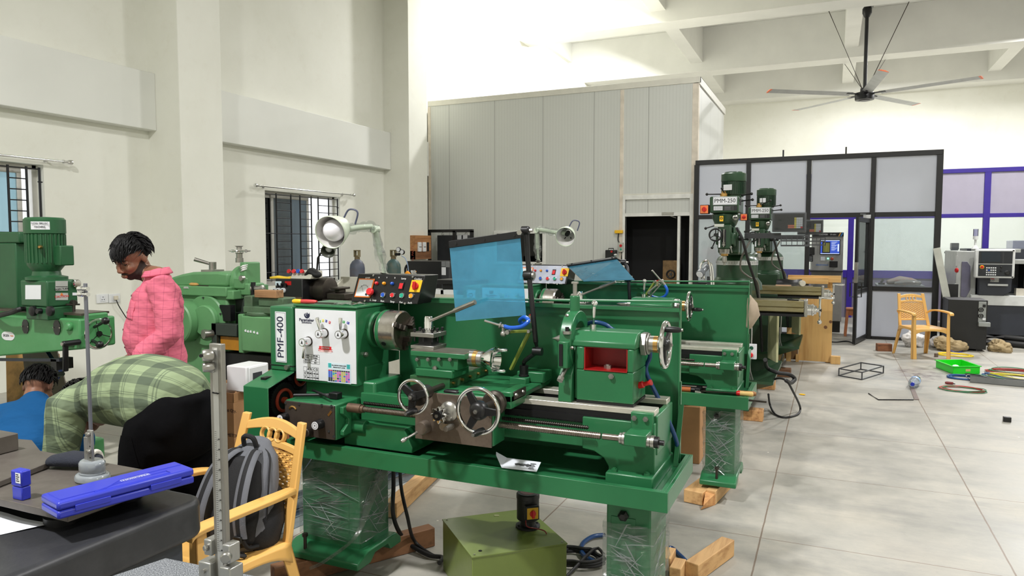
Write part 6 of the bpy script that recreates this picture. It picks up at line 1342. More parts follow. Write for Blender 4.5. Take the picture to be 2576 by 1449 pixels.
MB().box(a.x,a.x+.6,8.1,8.5,a.z,b_.z).box(a.x+.1,a.x+.55,8.15,8.4,a.z-.12,a.z).box(a.x+.05,a.x+.65,8.1,8.5,PB(0,1160,8.2).z,PB(0,1095,8.2).z).build('upper_slide',BLACKM,t,.006);q=PB(300,1200,8.2);MB().box(q.x,q.x+1.2,8.05,8.7,0,q.z+.03).build('body',CREAM,t,.01)
for x in(480,670):p=PB(x,1205,8.1);MB().box(p.x,p.x+.22,8.06,8.3,q.z+.03,q.z+.09).build('tray',WHITE,t,.004)
# clear plastic dust pan shape
p=at(1052,712,Y=4.95);z0=1.322
solo(MB().grid(lambda u,v:at(1040+8+9*u+(-14*(1-v)**2 if v<1 else 0),680+74*v,Y=3.13+.02*sin(u*pi)),6,12),'plastic_guard',glass('clear_plastic',(236,236,232),.6,.15,(226,226,220),.3),'clear curved plastic guard standing behind the nearest splash guard','guard',smooth=60).modifiers.new('t','SOLIDIFY').thickness=.004
p=at(1030,745,Y=3.085);solo(MB().rev((p.x,3.085,1.3235),ZV,[(.01,0),(.011,.05),(.02,.08),(.022,.095),(.018,.1)],18),'grey_funnel',M('funnel_grey',(92,98,96),.4),"small grey flared post on the nearest splash guard's left end",'post')
# fittings on the cabin wall by its doorway
p=at(1562,583,Y=13.36);t=thing('pendant_switch','yellow hoist switch with a grey box below it beside the cabin door','switch',(p.x,13.39,p.z-.8))
MB().box(p.x-.12,p.x+.04,13.33,13.4,p.z-.03,p.z+.03).build('yellow_box',YELP,t,.008);q=at(1563,622,Y=13.36);sb=MB().box(q.x-.05,q.x+.04,13.33,13.4,q.z-.09,q.z+.09).build('grey_box',M('box_grey_green',(176,178,166),.45),t,.006);MB().cyl((q.x,13.33,q.z+.03),(q.x,13.31,q.z+.03),.025).build('red_button',REDP,sb);MB().cyl((q.x,13.33,q.z-.04),(q.x,13.32,q.z-.04),.018).build('green_button',GRNB,sb)
MB().tube(spline([(p.x-.05,13.38,p.z),at(1555,605,Y=13.38),at(1563,615,Y=13.38)],6),.01,8).tube(spline([(q.x,13.38,q.z-.08),(q.x,13.38,.8),(q.x+.02,13.38,.02)],6),.01,8).build('cable',BLACKR,t)
p=at(1537,642,Y=13.3);t=thing('black_case','black tool case hanging on the cabin wall left of its door','case',(p.x,13.32,p.z-.15));MB().box(p.x-.1,p.x+.1,13.24,13.4,p.z-.16,p.z+.1).build('case_body',BLACKP,t,.015);MB().tube([(p.x-.05,13.3,p.z+.1),(p.x-.05,13.3,p.z+.13),(p.x+.05,13.3,p.z+.13),(p.x+.05,13.3,p.z+.1)],.008,8).build('handle',BLACKP,t);MB().cyl((p.x+.03,13.24,p.z+.07),(p.x+.03,13.225,p.z+.07),.02).build('red_knob',REDP,t)
p=at(1690,680,Y=13.7);t=thing('compressor','brass-coloured machine with a black fan inside the dark doorway','machine',(p.x,13.75,0));MB().box(p.x-.16,p.x+.14,13.62,13.9,.3,1.27).build('casing',stained('casing_brass',(140,112,78),(40,36,32),.35,.6,8,.7),t,.01);MB().box(p.x-.18,p.x+.16,13.6,13.92,0,.3).build('base',BLACKM,t)
fz=at(1690,690,Y=13.62).z;f=MB().torus((p.x,13.6,fz),YV,.075,.014,28,8).build('fan_ring',BLACKM,t);m=MB().cyl((p.x,13.6,fz),(p.x,13.62,fz),.025)
for k in range(5):q=2*pi*k/5;m.bar((p.x,13.61,fz),(p.x+.07*cos(q),13.61,fz+.07*sin(q)),.03,.004)
m.build('fan_blades',DGREY,f)
# ================================================================ people
SKIN=M('skin_brown',(134,92,70),.5,var=.12,vscale=14,bmp=.1,bscale=200,sss=0)
HAIR=M('hair_black',(12,11,12),.55,var=.3,vscale=40,spec=.22);BEARD=M('beard_black',(46,32,27),.85,var=.35,vscale=60)
DENIM=M('denim_blue',(30,38,66),.8,var=.2,vscale=20,bmp=.3,bscale=300);BLKTR=M('black_trousers',(12,12,14),.95,var=.25,vscale=5,bmp=.25,spec=.08)
SHOE=M('shoe_dark',(36,32,30),.5)
def cloth(name,base,lines,wr=.5):
 """woven cotton with check lines on object axes; lines: (axis, pitch, width, colour, strength)"""
 m,nt,b=nm(name);v=coords(nt);wob=noise_n(nt,v,5,3);s=sep(nt,v)
 c=mix(nt,noise_n(nt,v,3,4),srgb(base),srgb(tuple(x*.92 for x in base)))
 for ax,pitch,wd,colr,st,off in lines:
  co=math_n(nt,'ADD',s[ax]if isinstance(ax,int)else math_n(nt,'ADD',math_n(nt,'MULTIPLY',s[0],ax[0]),math_n(nt,'ADD',math_n(nt,'MULTIPLY',s[1],ax[1]),math_n(nt,'MULTIPLY',s[2],ax[2]if len(ax)>2 else 0.))),math_n(nt,'MULTIPLY',wob,.02))
  t=math_n(nt,'FRACT',math_n(nt,'ADD',math_n(nt,'DIVIDE',co,pitch),50+off));k=math_n(nt,'LESS_THAN',t,wd)
  c=mix(nt,math_n(nt,'MULTIPLY',k,st),c,srgb(colr),'MULTIPLY' if st<0 else 'MIX')
 nt.links.new(c,b.inputs['Base Color']);b.inputs['Roughness'].default_value=.8;b.inputs['Specular IOR Level'].default_value=.2
 f=noise_n(nt,coords(nt,(4,4,8)),1.3,3,.5);bump(nt,b,f,wr,.05);return m
def frame(c,f):
 f=Vector((f[0],f[1],0)).normalized();r=Vector((f.y,-f.x,0));c=Vector(c)
 return lambda x,y,z:c+r*x+f*y+ZV*z
UPV=[YV]
def limb(mb,pts,rad,seg=16,up=None):return mb.loft([(p,r if not isinstance(r,tuple)else r[0],r if not isinstance(r,tuple)else r[1])for p,r in zip(pts,rad)],up or UPV[0],seg)
def hand(mb,wrist,d,pn,curl=.5,side=1,k=1.):
 """palm and five separate bent fingers; d points to the fingertips, pn out of the palm"""
 d=Vector(d).normalized();pn=Vector(pn);pn=(pn-d*pn.dot(d)).normalized();s=d.cross(pn)*side;w=Vector(wrist)
 mb.loft([(w-d*.015*k,.024*k,.018*k),(w+d*.03*k,.034*k,.015*k),(w+d*.085*k,.04*k,.013*k)],pn,14)
 for i,(o,L)in enumerate(((-.03,.068),(-.01,.078),(.01,.073),(.029,.056))):
  p=w+d*.08*k+s*o*k;a=0;pts=[p-d*.012];
  for j,fr in enumerate((.45,.3,.25)):
   pts.append(p);a+=curl*(.7+.15*i)*(.8 if j==0 else 1);dd=d*cos(a)+pn*sin(a);p=p+dd*L*fr*k
  pts.append(p);mb.tube(pts,[.0085*k,.0088*k,.0082*k,.0076*k,.0058*k],8);mb.sph(p,.0058*k,8)
 p0=w+d*.025*k-s*.026*k;p1=p0+(d*.5-s*.7+pn*.45).normalized()*.04*k;p2=p1+(d*.85-s*.2+pn*.5).normalized()*.03*k
 mb.tube([p0+s*.01,p0,p1,p2],[.011*k,.0115*k,.0095*k,.0072*k],8).sph(p2,.0072*k,8)
def head(mb,H,neck_to):
 """H maps head axes (x right, y to the face, z up) into the world"""
 R=H.to_3x3();P=lambda x,y,z:H@Vector((x,y,z))
 S=lambda c,r:mb.sph(P(*c),r,20,R)
 S((0,-.012,.032),(.076,.096,.092));S((0,.03,-.03),(.061,.066,.082));S((0,.046,-.082),(.038,.04,.03));S((0,.085,.03),(.048,.017,.012));S((0,.06,.055),(.055,.04,.04))
 for s in(-1,1):S((s*.036,.066,-.022),(.026,.03,.026));S((s*.045,.02,-.07),(.025,.045,.03));S((s*.076,-.014,-.006),(.008,.018,.029));S((s*.013,.106,-.034),(.01,.011,.009))
 mb.loft([(P(0,.09,.028),.008,.008),(P(0,.104,.004),.0095,.009),(P(0,.117,-.028),.013,.011),(P(0,.108,-.036),.011,.008)],R@YV,12)
 S((0,.1,-.062),(.025,.012,.0065));S((0,.098,-.073),(.021,.012,.0075))
 limb(mb,[P(0,-.02,-.05),P(0,-.028,-.11)]+[Vector(neck_to)],[.056,.054,.064])
def face_parts(H,par,eyes=True):
 P=lambda x,y,z:H@Vector((x,y,z));R=H.to_3x3()
 for s in(-1,1):
  MB().tube([P(s*.014,.1,.027),P(s*.032,.0985,.033),P(s*.052,.08,.027)],[.003,.0042,.002],8).build('eyebrow',HAIR,par)
  e=MB().sph(P(s*.031,.0745,.008),.0125,16).build('eye',M('eye_white',(196,186,176),.25),par);MB().sph(P(s*.031,.0805,.003),.0075,12).build('iris',INKK,e)
  MB().sph(P(s*.031,.0745,.0115),(.0165,.0145,.0115),14,R).build('eyelid',SKIN,par);MB().tube([P(s*.018,.086,.003),P(s*.031,.0885,.0015),P(s*.045,.081,.004)],.0015,6).build('lash',HAIR,par)
def hair(H,par,seed,fringe=True,cap=(.082,.103,.097),back=True):
 R=H.to_3x3();rn=random.Random(seed);m=MB();c=Vector((0,-.014,.036))
 seg,h=40,22;rings=[]
 for i in range(h+1):
  th=pi*.02+(pi*.98)*i/h;ring=[]
  for k in range(seg):
   ph=2*pi*k/seg;d=Vector((sin(th)*cos(ph),sin(th)*sin(ph),cos(th)))
   front=max(0,d.y);lim=(1.02 if front>.55 else 1.2 if front>.18 else 1.4 if d.y>-.1 else 1.95)
   t2=min(th,lim);d=Vector((sin(t2)*cos(ph),sin(t2)*sin(ph),cos(t2)))
   k_=1+.03*noise.noise(d*5+Vector((seed,0,0)));ring.append(H@(c+Vector((d.x*cap[0],d.y*cap[1],d.z*cap[2]))*k_))
  rings.append(ring)
 m.ringed(rings)
 for n in range(640):
  ph=rn.uniform(0,2*pi);th=rn.uniform(.05,1.15 if 0.1<ph<pi-.1 else 1.6);d=Vector((sin(th)*cos(ph),sin(th)*sin(ph),cos(th)))
  p=c+Vector((d.x*cap[0],d.y*cap[1],d.z*cap[2]))*.98
  flow=Vector((.25*rn.uniform(-1,1)-(.5 if fringe else 0)*.5,.9 if fringe else rn.uniform(-1,1),-.1))if d.y>-.2 else Vector((.3*rn.uniform(-1,1),-.2,-1))
  flow=(flow-d*flow.dot(d)).normalized();L=rn.uniform(.035,.06)*(1.25 if fringe and d.y>.2 else 1);pts=[]
  for q in range(5):t=q/4;pts.append(H@(p+flow*L*t+d*(.012*sin(pi*t*.8))-Vector((0,0,.02 if fringe and d.y>.3 else .006))*t*t))
  m.tube(pts,[.0032,.004,.0036,.0026,.0006],5)
 return m.build('hair',HAIR,par,smooth=60)
def body_mesh(mb,name,par,mat,vox,it):return bake(mb.build(name,mat,par),vox,it)
def shoe(par,p,f):
 f=Vector(f).normalized();MB().loft([(p-f*.07+ZV*.045,.036,.04),(p+ZV*.05,.04,.046),(p+f*.08+ZV*.036,.044,.033),(p+f*.17+ZV*.026,.036,.022)],ZV,18).build('shoe',SHOE,par,smooth=60)
# ---- man in the pink shirt
T=thing('person','standing person in a pink checked shirt looking down','person',(-3.6,2.98,0))
f=Vector((-.62,-.78,0)).normalized();UPV[0]=f;L=frame((-3.6,2.98,0),f);dn=lambda*a:L(*a)
hc=at(334,650,d=4.2);fd=Vector((.0,-1,0)).normalized();pit=radians(27);fw_=fd*cos(pit)-ZV*sin(pit);up_=fd*sin(pit)+ZV*cos(pit);rt_=fw_.cross(up_)
HM=Matrix.Translation(hc)@Matrix((rt_,fw_,up_)).transposed().to_4x4()
b=MB();head(b,HM,L(0,-.0,1.40))
limb(b,[L(0,.0,.92),L(0,.03,1.1),L(0,.02,1.2),L(0,-.01,1.33)],[(.13,.1),(.14,.11),(.14,.1),(.09,.06)])
SH={}
for s in(-1,1):
 sh,el,wr=L(s*.19,-.01,1.37),L(s*.25,-.045,1.09),L(s*.22,.15,.915)
 SH[s]=(sh,el,wr);limb(b,[sh,el,wr],[.042,.036,.026]);hand(b,wr+(wr-el).normalized()*.02,(wr-el),L(-s,-.2,0)-L(0,0,0),.55,s)
 hp,kn,an=L(s*.095,0,.9),L(s*.1,.02,.48),L(s*.105,-.01,.09);limb(b,[hp,kn,an,an-ZV*.03],[.07,.05,.036,.04]);b.loft([(an-ZV*.05,.035,.03),(an-ZV*.055+f*.12,.038,.02)],ZV,12);shoe(T,an-ZV*.09,f)
bd=body_mesh(b,'body',T,SKIN,.0055,3)
face_parts(HM,bd)
hair(HM,bd,3,True,(.087,.11,.106))
P=lambda x,y,z:HM@Vector((x,y,z))
sn=lambda p,o:snap(bd,p,o)[0]
m=MB().grid(lambda u,v:sn(P(.0,.02,-.055)+HM.to_3x3()@Vector((.07*sin((u-.5)*4.3)*(1-.25*v),.075*cos((u-.5)*4.3)*(1-.22*v)+.012*v*cos((u-.5)*4),-.012-.06*v+.085*(abs(u-.5)*2)**2.2*(1-v))),.0022),36,12)
m.build('beard',BEARD,bd,smooth=60)
MB().tube([P(-.03,.084,-.066),P(-.022,.092,-.058),P(-.011,.0965,-.0535),P(0,.097,-.053),P(.011,.0965,-.0535),P(.022,.092,-.058),P(.03,.084,-.066)],[.0025,.005,.0062,.0058,.0062,.005,.0025],8).build('moustache',BEARD,bd,smooth=60)
pk=(220,112,134);PINK=cloth('pink_check_cotton',pk,[(2,.046,.05,(150,60,92),.55,0),((.78,.62),.05,.05,(150,60,92),.5,.2)],.55)
m=MB()
limb(m,[L(0,-.0,.895),L(0,.015,.96),L(0,.03,1.06),L(0,.02,1.18),L(0,.0,1.28),L(0,-.01,1.34),L(0,-.005,1.385)],[(.2,.15),(.195,.15),(.19,.158),(.185,.145),(.19,.135),(.17,.105),(.085,.07)],28)
for s in(-1,1):
 sh,el,wr=SH[s];fa=el+(wr-el)*.62;limb(m,[L(s*.12,-.01,1.335),sh,(sh+el)/2+f*-.01,el,(el+fa)/2,fa],[.07,.075,.066,.063,.062,.064])
st=body_mesh(m,'shirt',T,PINK,.011,5)
for v in st.data.vertices:
 n=noise.noise(v.co*7+Vector((1,2,3)));n2=noise.noise(Vector((v.co.x*8+v.co.z*4,v.co.y*8,v.co.z*17+v.co.x*6)));v.co+=v.normal*(n*.007+(1-abs(n2)*2)*.006)
for s in(-1,1):
 sh,el,wr=SH[s];d=(wr-el).normalized();c=el+(wr-el)*.55;MB().rev(c,d,[(.062,-.03),(.068,-.028),(.07,.02),(.06,.024)],28).build('rolled_cuff',PINK,st,smooth=60)
m=MB()
nk=L(0,.0,1.425)
col=MB().grid(lambda u,v:L(0,.005,1.42)+(L(1,0,0)-L(0,0,0))*((.078+.022*v)*sin((u-.5)*5.4))+f*(-(.07+.02*v)*cos((u-.5)*5.4))+ZV*(.034*(1-v)+.012*cos((u-.5)*5.4)-.006),28,5).build('collar',PINK,st,smooth=60);col.modifiers.new('t','SOLIDIFY').thickness=.006
for z in(1.3,1.2,1.1,1.0,.93):
 q=L(0,.172 if z<1.15 else .155,z);q,n=snap(st,q);MB().cyl(q-n*.003,q+n*.003,.0055,seg=10).build('button',M('button_brown',(90,40,50),.4),st)
q=L(-.09,.12,1.27);MB().grid(lambda u,v:snap(st,L(-.14+.1*u,.16,1.17+.11*v),.003)[0],8,8).build('pocket',PINK,st,smooth=60).modifiers.new('t','SOLIDIFY').thickness=.004
m=MB()
limb(m,[L(0,0,.93),L(0,-.01,.84)],[(.165,.125),(.175,.13)],24)
for s in(-1,1):limb(m,[L(s*.09,-.01,.84),L(s*.1,.02,.48),L(s*.105,-.005,.1)],[.096,.078,.066])
body_mesh(m,'jeans',T,DENIM,.014,4)
# ---- man bending over in a green checked shirt
T=thing('person','person bending over in a green checked shirt and black trousers, back to the camera','person',(-2.72,2.25,0))
f=Vector((-1,.06,0)).normalized();UPV[0]=f;L=frame((-2.7,2.26,0),f)
hc=L(.0,.60,.80);fw_=(f*.55-ZV).normalized();rt_=L(1,0,0)-L(0,0,0);up_=rt_.cross(fw_);HM=Matrix.Translation(hc)@Matrix((rt_,fw_,up_)).transposed().to_4x4()
b=MB();head(b,HM,L(0,.42,.85));limb(b,[L(0,0,.86),L(0,.16,.92),L(0,.29,.9),L(0,.37,.86)],[(.13,.09),(.15,.1),(.15,.09),(.1,.06)],20,ZV);ARM={}
for s in(-1,1):
 sh,el,wr=L(s*.2,.41,.86),L(s*.23,.42,.61),L(s*.14,.47,.38);ARM[s]=(sh,el,wr);limb(b,[sh,el,wr],[.046,.04,.028]);hand(b,wr+(wr-el).normalized()*.02,wr-el,L(-s,0,0)-L(0,0,0),.7,s)
 hp,kn,an=L(s*.1,-.03,.86),L(s*.12,.02,.47),L(s*.13,-.04,.09);limb(b,[hp,kn,an],[.08,.055,.04]);b.loft([(an-ZV*.05,.035,.03),(an-ZV*.055+f*.12,.038,.02)],ZV,12);shoe(T,an-ZV*.09,f)
bd=body_mesh(b,'body',T,SKIN,.009,3);face_parts(HM,bd);hair(HM,bd,8,False)
gr=(146,162,126);dk=(46,56,54)
PLAID=cloth('green_check_cotton',gr,[((.97,.1,.2),.125,.4,dk,.5,.1),((-.15,.8,.95),.125,.4,dk,.5,.3),((.97,.1,.2),.125,.03,dk,.45,.55),((.97,.1,.2),.125,.03,dk,.45,.62),((-.15,.8,.95),.125,.03,dk,.45,.7),((-.15,.8,.95),.125,.03,dk,.45,.78)],.5)
m=MB();limb(m,[L(0,.0,.90),L(0,.06,.92),L(0,.16,.925),L(0,.27,.915),L(0,.36,.89),L(0,.43,.84)],[(.212,.165),(.218,.165),(.222,.175),(.22,.16),(.205,.115),(.14,.09)],30,ZV)
for s in(-1,1):sh,el,wr=ARM[s];limb(m,[L(s*.12,.37,.89),sh,(sh+el)/2,el,el+(wr-el)*.7,wr],[.09,.09,.08,.075,.066,.055])
st=body_mesh(m,'shirt',T,PLAID,.012,5)
for v in st.data.vertices:v.co+=v.normal*(noise.noise(Vector((v.co.x*6,v.co.y*12,v.co.z*6)))*.011+noise.noise(v.co*16)*.004)
m=MB();limb(m,[L(0,.07,.85),L(0,.02,.86),L(0,-.08,.82),L(0,-.1,.74)],[(.13,.07),(.19,.13),(.215,.15),(.2,.11)],28,ZV)
for s in(-1,1):m.sph(L(s*.09,-.1,.82),(.11,.11,.13),18);limb(m,[L(s*.1,-.05,.8),L(s*.11,-.0,.62),L(s*.12,.01,.46),L(s*.13,-.03,.1)],[.122,.108,.086,.07])
tr=body_mesh(m,'trousers',T,BLKTR,.013,5)
for v in tr.data.vertices:v.co+=v.normal*noise.noise(Vector((v.co.x*7,v.co.y*7,v.co.z*9)))*.008
MB().grid(lambda u,v:snap(tr,L(-.22,-.07+.13*u-.03*v,.79-.14*v),.003)[0],6,6).build('pocket',BLKTR,tr,smooth=60)
# ---- man squatting in a blue shirt
T=thing('person','person squatting in a blue shirt with the back to the camera','person',(-4.3,2.72,0))
f=Vector((-.72,.69,0)).normalized();UPV[0]=f;L=frame((-4.36,2.7,0),f)
hc=L(.0,.2,.70);fw_=(f*.75+Vector((.35,.5,0))*.3-ZV*.62).normalized();rt_=fw_.cross(ZV).normalized();up_=rt_.cross(fw_);HM=Matrix.Translation(hc)@Matrix((rt_,fw_,up_)).transposed().to_4x4()
b=MB();head(b,HM,L(0,.08,.60));limb(b,[L(0,-.12,.2),L(0,-.14,.36),L(0,-.06,.5),L(0,.03,.56)],[(.13,.1),(.14,.1),(.15,.09),(.1,.06)]);ARM={}
for s in(-1,1):
 sh,el,wr=L(s*.19,.03,.57),L(s*.24,.16,.34),L(s*.13,.36,.28);ARM[s]=(sh,el,wr);limb(b,[sh,el,wr],[.045,.038,.028]);hand(b,wr+(wr-el).normalized()*.02,wr-el,-ZV,.6,s)
 hp,kn,an=L(s*.09,-.1,.2),L(s*.17,.27,.42),L(s*.13,.08,.09);limb(b,[hp,kn,an],[.08,.055,.04]);b.loft([(an-ZV*.05,.035,.03),(an-ZV*.055+f*.12,.038,.02)],ZV,12);shoe(T,an-ZV*.09,f)
bd=body_mesh(b,'body',T,SKIN,.008,3);face_parts(HM,bd);hair(HM,bd,5,False)
BLUE=cloth('blue_cotton',(18,84,138),[],.6);m=MB();limb(m,[L(0,-.15,.2),L(0,-.17,.3),L(0,-.15,.42),L(0,-.07,.52),L(0,.03,.6),L(0,.08,.64)],[(.19,.13),(.195,.14),(.2,.14),(.2,.12),(.15,.095),(.075,.06)],28)
for s in(-1,1):sh,el,wr=ARM[s];limb(m,[L(s*.1,.02,.57),sh,(sh+el)/2,el,el+(wr-el)*.8],[.09,.085,.078,.07,.055])
st=body_mesh(m,'shirt',T,BLUE,.011,5)
for v in st.data.vertices:v.co+=v.normal*(noise.noise(Vector((v.co.x*6,v.co.y*6,v.co.z*16)))*.009)
col=MB().grid(lambda u,v:L(0,.075,.63)+(L(1,0,0)-L(0,0,0))*((.07+.02*v)*sin((u-.5)*5.2))+f*(-(.062+.02*v)*cos((u-.5)*5.2))+ZV*(.035*(1-v)-.01*cos((u-.5)*5)),24,5).build('collar',BLUE,st,smooth=60);col.modifiers.new('t','SOLIDIFY').thickness=.006
m=MB();limb(m,[L(0,-.1,.26),L(0,-.12,.16)],[(.17,.12),(.175,.11)],24)
for s in(-1,1):limb(m,[L(s*.09,-.08,.2),L(s*.17,.27,.41)],[.1,.085]);limb(m,[L(s*.17,.27,.41),L(s*.13,.08,.11)],[.08,.065])
body_mesh(m,'trousers',T,M('grey_trousers',(48,52,58),.85,bmp=.2),.014,4)
# ================================================================ moulded chairs, backpack
CHAIR=M('chair_plastic',(226,176,98),.33,var=.05,vscale=2,coat=.1)
def make_chair(label):
 t=thing('plastic_chair',label,'chair',(0,0,0),0,'beige moulded armchairs',True)
 MB().grid(lambda u,v:(-.225+.45*u,-.225+.43*v,.425-.022*sin(pi*u)*sin(pi*min(1,v*1.1))-.012*(1-v)**4),14,14).build('seat',CHAIR,t,smooth=60).modifiers.new('t','SOLIDIFY').thickness=.008
 sk=MB()
 sk.grid(lambda u,v:(-.225+.45*u,-.226-.004*v,.414-v*(.03+.05*abs(2*u-1)**3)),16,4)
 for s in(-1,1):sk.grid(lambda u,v:(s*(.225+.01*v),-.22+.42*u,.424-v*(.03+.05*abs(2*u-1)**3)),12,4)
 sk.grid(lambda u,v:(-.22+.44*u,.205+.004*v,.42-v*(.03+.05*abs(2*u-1)**3)),12,4)
 sk.build('seat_skirt',CHAIR,t,smooth=60).modifiers.new('t','SOLIDIFY').thickness=.006
 for s in(-1,1):
  # front legs run up to the arm: angle section
  m=MB()
  def fl(z):k=(z/.64);return Vector((s*(.255-.005*k),-.255+.03*min(1,z/.42),z))
  zs_=[0,.1,.2,.3,.4,.5,.62]
  for(dx0,dx1,dy0,dy1)in((-.05,.006,-.004,.004),(-.004,.006,-.004,.05)):
   m.ringed([[fl(z)+Vector((s*(dx*(1-.28*z/.62)),dy*(1-.25*z/.62),0))for dx,dy in((dx0,dy0),(dx1,dy0),(dx1,dy1),(dx0,dy1))]for z in zs_])
  m.build('front_leg',CHAIR,t,.002)
  m=MB()
  def rl(z):return Vector((s*(.245-.03*z/.42),.3-.1*z/.42,z))
  for(dx0,dx1,dy0,dy1)in((-.05,.006,-.004,.004),(-.004,.006,-.05,.004)):
   m.ringed([[rl(z)+Vector((s*dx*(.7+.3*z/.42),dy*(.7+.3*z/.42),0))for dx,dy in((dx0,dy0),(dx1,dy0),(dx1,dy1),(dx0,dy1))]for z in(0,.1,.2,.3,.42)])
  m.build('rear_leg',CHAIR,t,.002)
  p=spline([(s*.2,.235,.60),(s*.235,.2,.632),(s*.268,.1,.645),(s*.272,-.08,.642),(s*.262,-.23,.63),(s*.255,-.262,.61)],6)
  m=MB();m.ringed([[q+Vector((s*x*w,0,z))for x,z in((-.022,-.012),(-.026,.004),(-.018,.012),(.018,.012),(.026,.004),(.022,-.012))]for q,w in[(q,.7+.5*min(1,i/14))for i,q in enumerate(p)]]).build('armrest',CHAIR,t,.003)
 bk=lambda x,z:Vector((x*(1.0-.16*(z-.42)/.44),.2+.115*(z-.42)/.44+.012*(1-(x/.2)**2),z))
 m=MB()
 for s in(-1,1):m.ringed([[bk(s*.205,z)+Vector((s*dx,dy,0))for dx,dy in((-.024,-.008),(.018,-.014),(.02,.008),(-.02,.01))]for z in(.40,.5,.6,.7,.8,.87)])
 def band(z0f,z1f,n=12):
  m.ringed([[bk(-.2+.4*i/n,zf(i/n))+Vector((0,dy,0))for zf,dy in((z0f,-.009),(z1f,-.009),(z1f,.008),(z0f,.008))]for i in range(n+1)])
 band(lambda u:.8+.022*sin(pi*u),lambda u:.835+.03*sin(pi*u));band(lambda u:.74+.012*sin(pi*u),lambda u:.768+.012*sin(pi*u));band(lambda u:.49,lambda u:.515)
 m.build('back_frame',CHAIR,t,.004)
 m=MB();nx,nz=13,17
 for i in range(nx):
  x=-.175+.35*(i+.5)/nx;m.ringed([[bk(x,z)+Vector((dx,dy+.004*(1 if(i+k)%2 else-1),0))for dx,dy in((-.0075,-.002),(.0075,-.002),(.0075,.002),(-.0075,.002))]for k,z in enumerate([.512+.232*k/nz for k in range(nz+1)])])
 for k in range(nz):
  z=.512+.232*(k+.5)/nz;m.ringed([[bk(-.185+.37*i/14,z)+Vector((0,dy,dz))for dy,dz in((-.0025,-.0042),(-.0025,.0042),(.0025,.0042),(.0025,-.0042))]for i in range(15)])
 m.build('woven_panel',CHAIR,t,smooth=0)
 for x in(-.052,0,.052):MB().torus(bk(x,.795)+Vector((0,0,.002)),(0,-1,.26),.026,.0072,28,8,1.5).build('back_ring',CHAIR,t)
 return t
def place(t,loc,rz):t.location=loc;t.rotation_euler=(0,0,rz);return t
def dup(root,label=None):
 r=root.copy();COL.objects.link(r)
 if label:r['label']=label
 for ch in list(root.children):
  c=ch.copy();COL.objects.link(c);c.parent=r
  for g in list(ch.children):d=g.copy();COL.objects.link(d);d.parent=c
 return r
NEARC=Vector((-2.163,1.99,0));NRZ=radians(-8)
c1=place(make_chair('beige plastic armchair holding a grey backpack beside the granite bench'),NEARC,NRZ)
c2=place(dup(c1,'empty beige plastic armchair standing in front of the black partition'),Vector((1.2,11.52,0)),radians(24))
# backpack leaning in the near chair (chair's own axes)
t=thing('backpack','grey and black backpack leaning in the nearer armchair','backpack',(0,0,0),0,None,True)
BPG=M('backpack_grey',(98,100,106),.8,var=.1,vscale=8,bmp=.35,bscale=300);BPB=M('backpack_black',(20,20,23),.8,var=.2,bmp=.35,bscale=300)
def S(x,y,z):return Vector((x,y+.1*(z-.43)/.4,z))
MB().loft([(S(0,.06,.45),.155,.085),(S(0,.055,.5),.165,.1),(S(0,.06,.6),.16,.1),(S(0,.075,.7),.145,.085),(S(0,.095,.77),.115,.06),(S(0,.105,.805),.07,.03)],YV,32).build('main_bag',BPG,t,smooth=60)
MB().loft([(S(0,.0,.47),.13,.05),(S(0,-.01,.55),.14,.055),(S(0,.0,.66),.13,.05),(S(0,.02,.74),.1,.035)],YV,28).build('back_pad',BPB,t,smooth=60)
MB().loft([(S(.1,.085,.45),.075,.085),(S(.105,.09,.52),.078,.09),(S(.1,.1,.6),.06,.07)],YV,20).build('side_pocket',BPB,t,smooth=60)
for s in(-1,1):
 pts=spline([S(s*.04,.05,.79),S(s*.06,-.0,.785),S(s*.085,-.055,.735),S(s*.1,-.085,.65),S(s*.11,-.09,.57),S(s*.115,-.07,.5)],6)
 def strip(w,h,off):
  m=MB();rings=[]
  for i,p in enumerate(pts):
   d=(pts[min(i+1,len(pts)-1)]-pts[max(i-1,0)]).normalized();n=XV.cross(d).normalized();n=n if n.y<0 else-n;n=n*off
   rings.append([p+n+XV*(w*cos(a))+n.normalized()*(h*sin(a))for a in[2*pi*k/14 for k in range(14)]])
  return m.ringed(rings)
 sp=strip(.034,.011,.001).build('shoulder_strap',BPG,t,smooth=60);strip(.011,.002,.012).build('webbing',BPB,sp,smooth=60)
 MB().tube(spline([pts[-1],S(s*.125,-.03,.45),S(s*.14,.02,.44)],5),.009,6).build('adjuster_webbing',BPB,sp)
 MB().box(s*.115-.02,s*.115+.02,-.078,-.066,.485,.512).build('buckle',BLACKP,sp,.003)
MB().tube(spline([S(-.035,.06,.79),S(-.025,.03,.845),S(.025,.03,.845),S(.035,.06,.79)],6),.011,8).build('grab_handle',BPB,t)
m=MB().tube(spline([S(.155,.04,.48),S(.158,.02,.6),S(.14,.03,.7),S(.1,.06,.78),S(.0,.075,.815)],6),.004,6).build('zip',BPB,t)
MB().tube(spline([S(.09,-.0,.46),S(.06,-.06,.425),S(.1,-.08,.44),S(.14,-.06,.43),S(.1,-.04,.43)],6),.008,6).build('loose_strap',BPB,t)
place(t,NEARC+Vector((.065,.03,-.0)),NRZ+radians(12));t.scale=(.88,.92,.95);t.location.z=.022
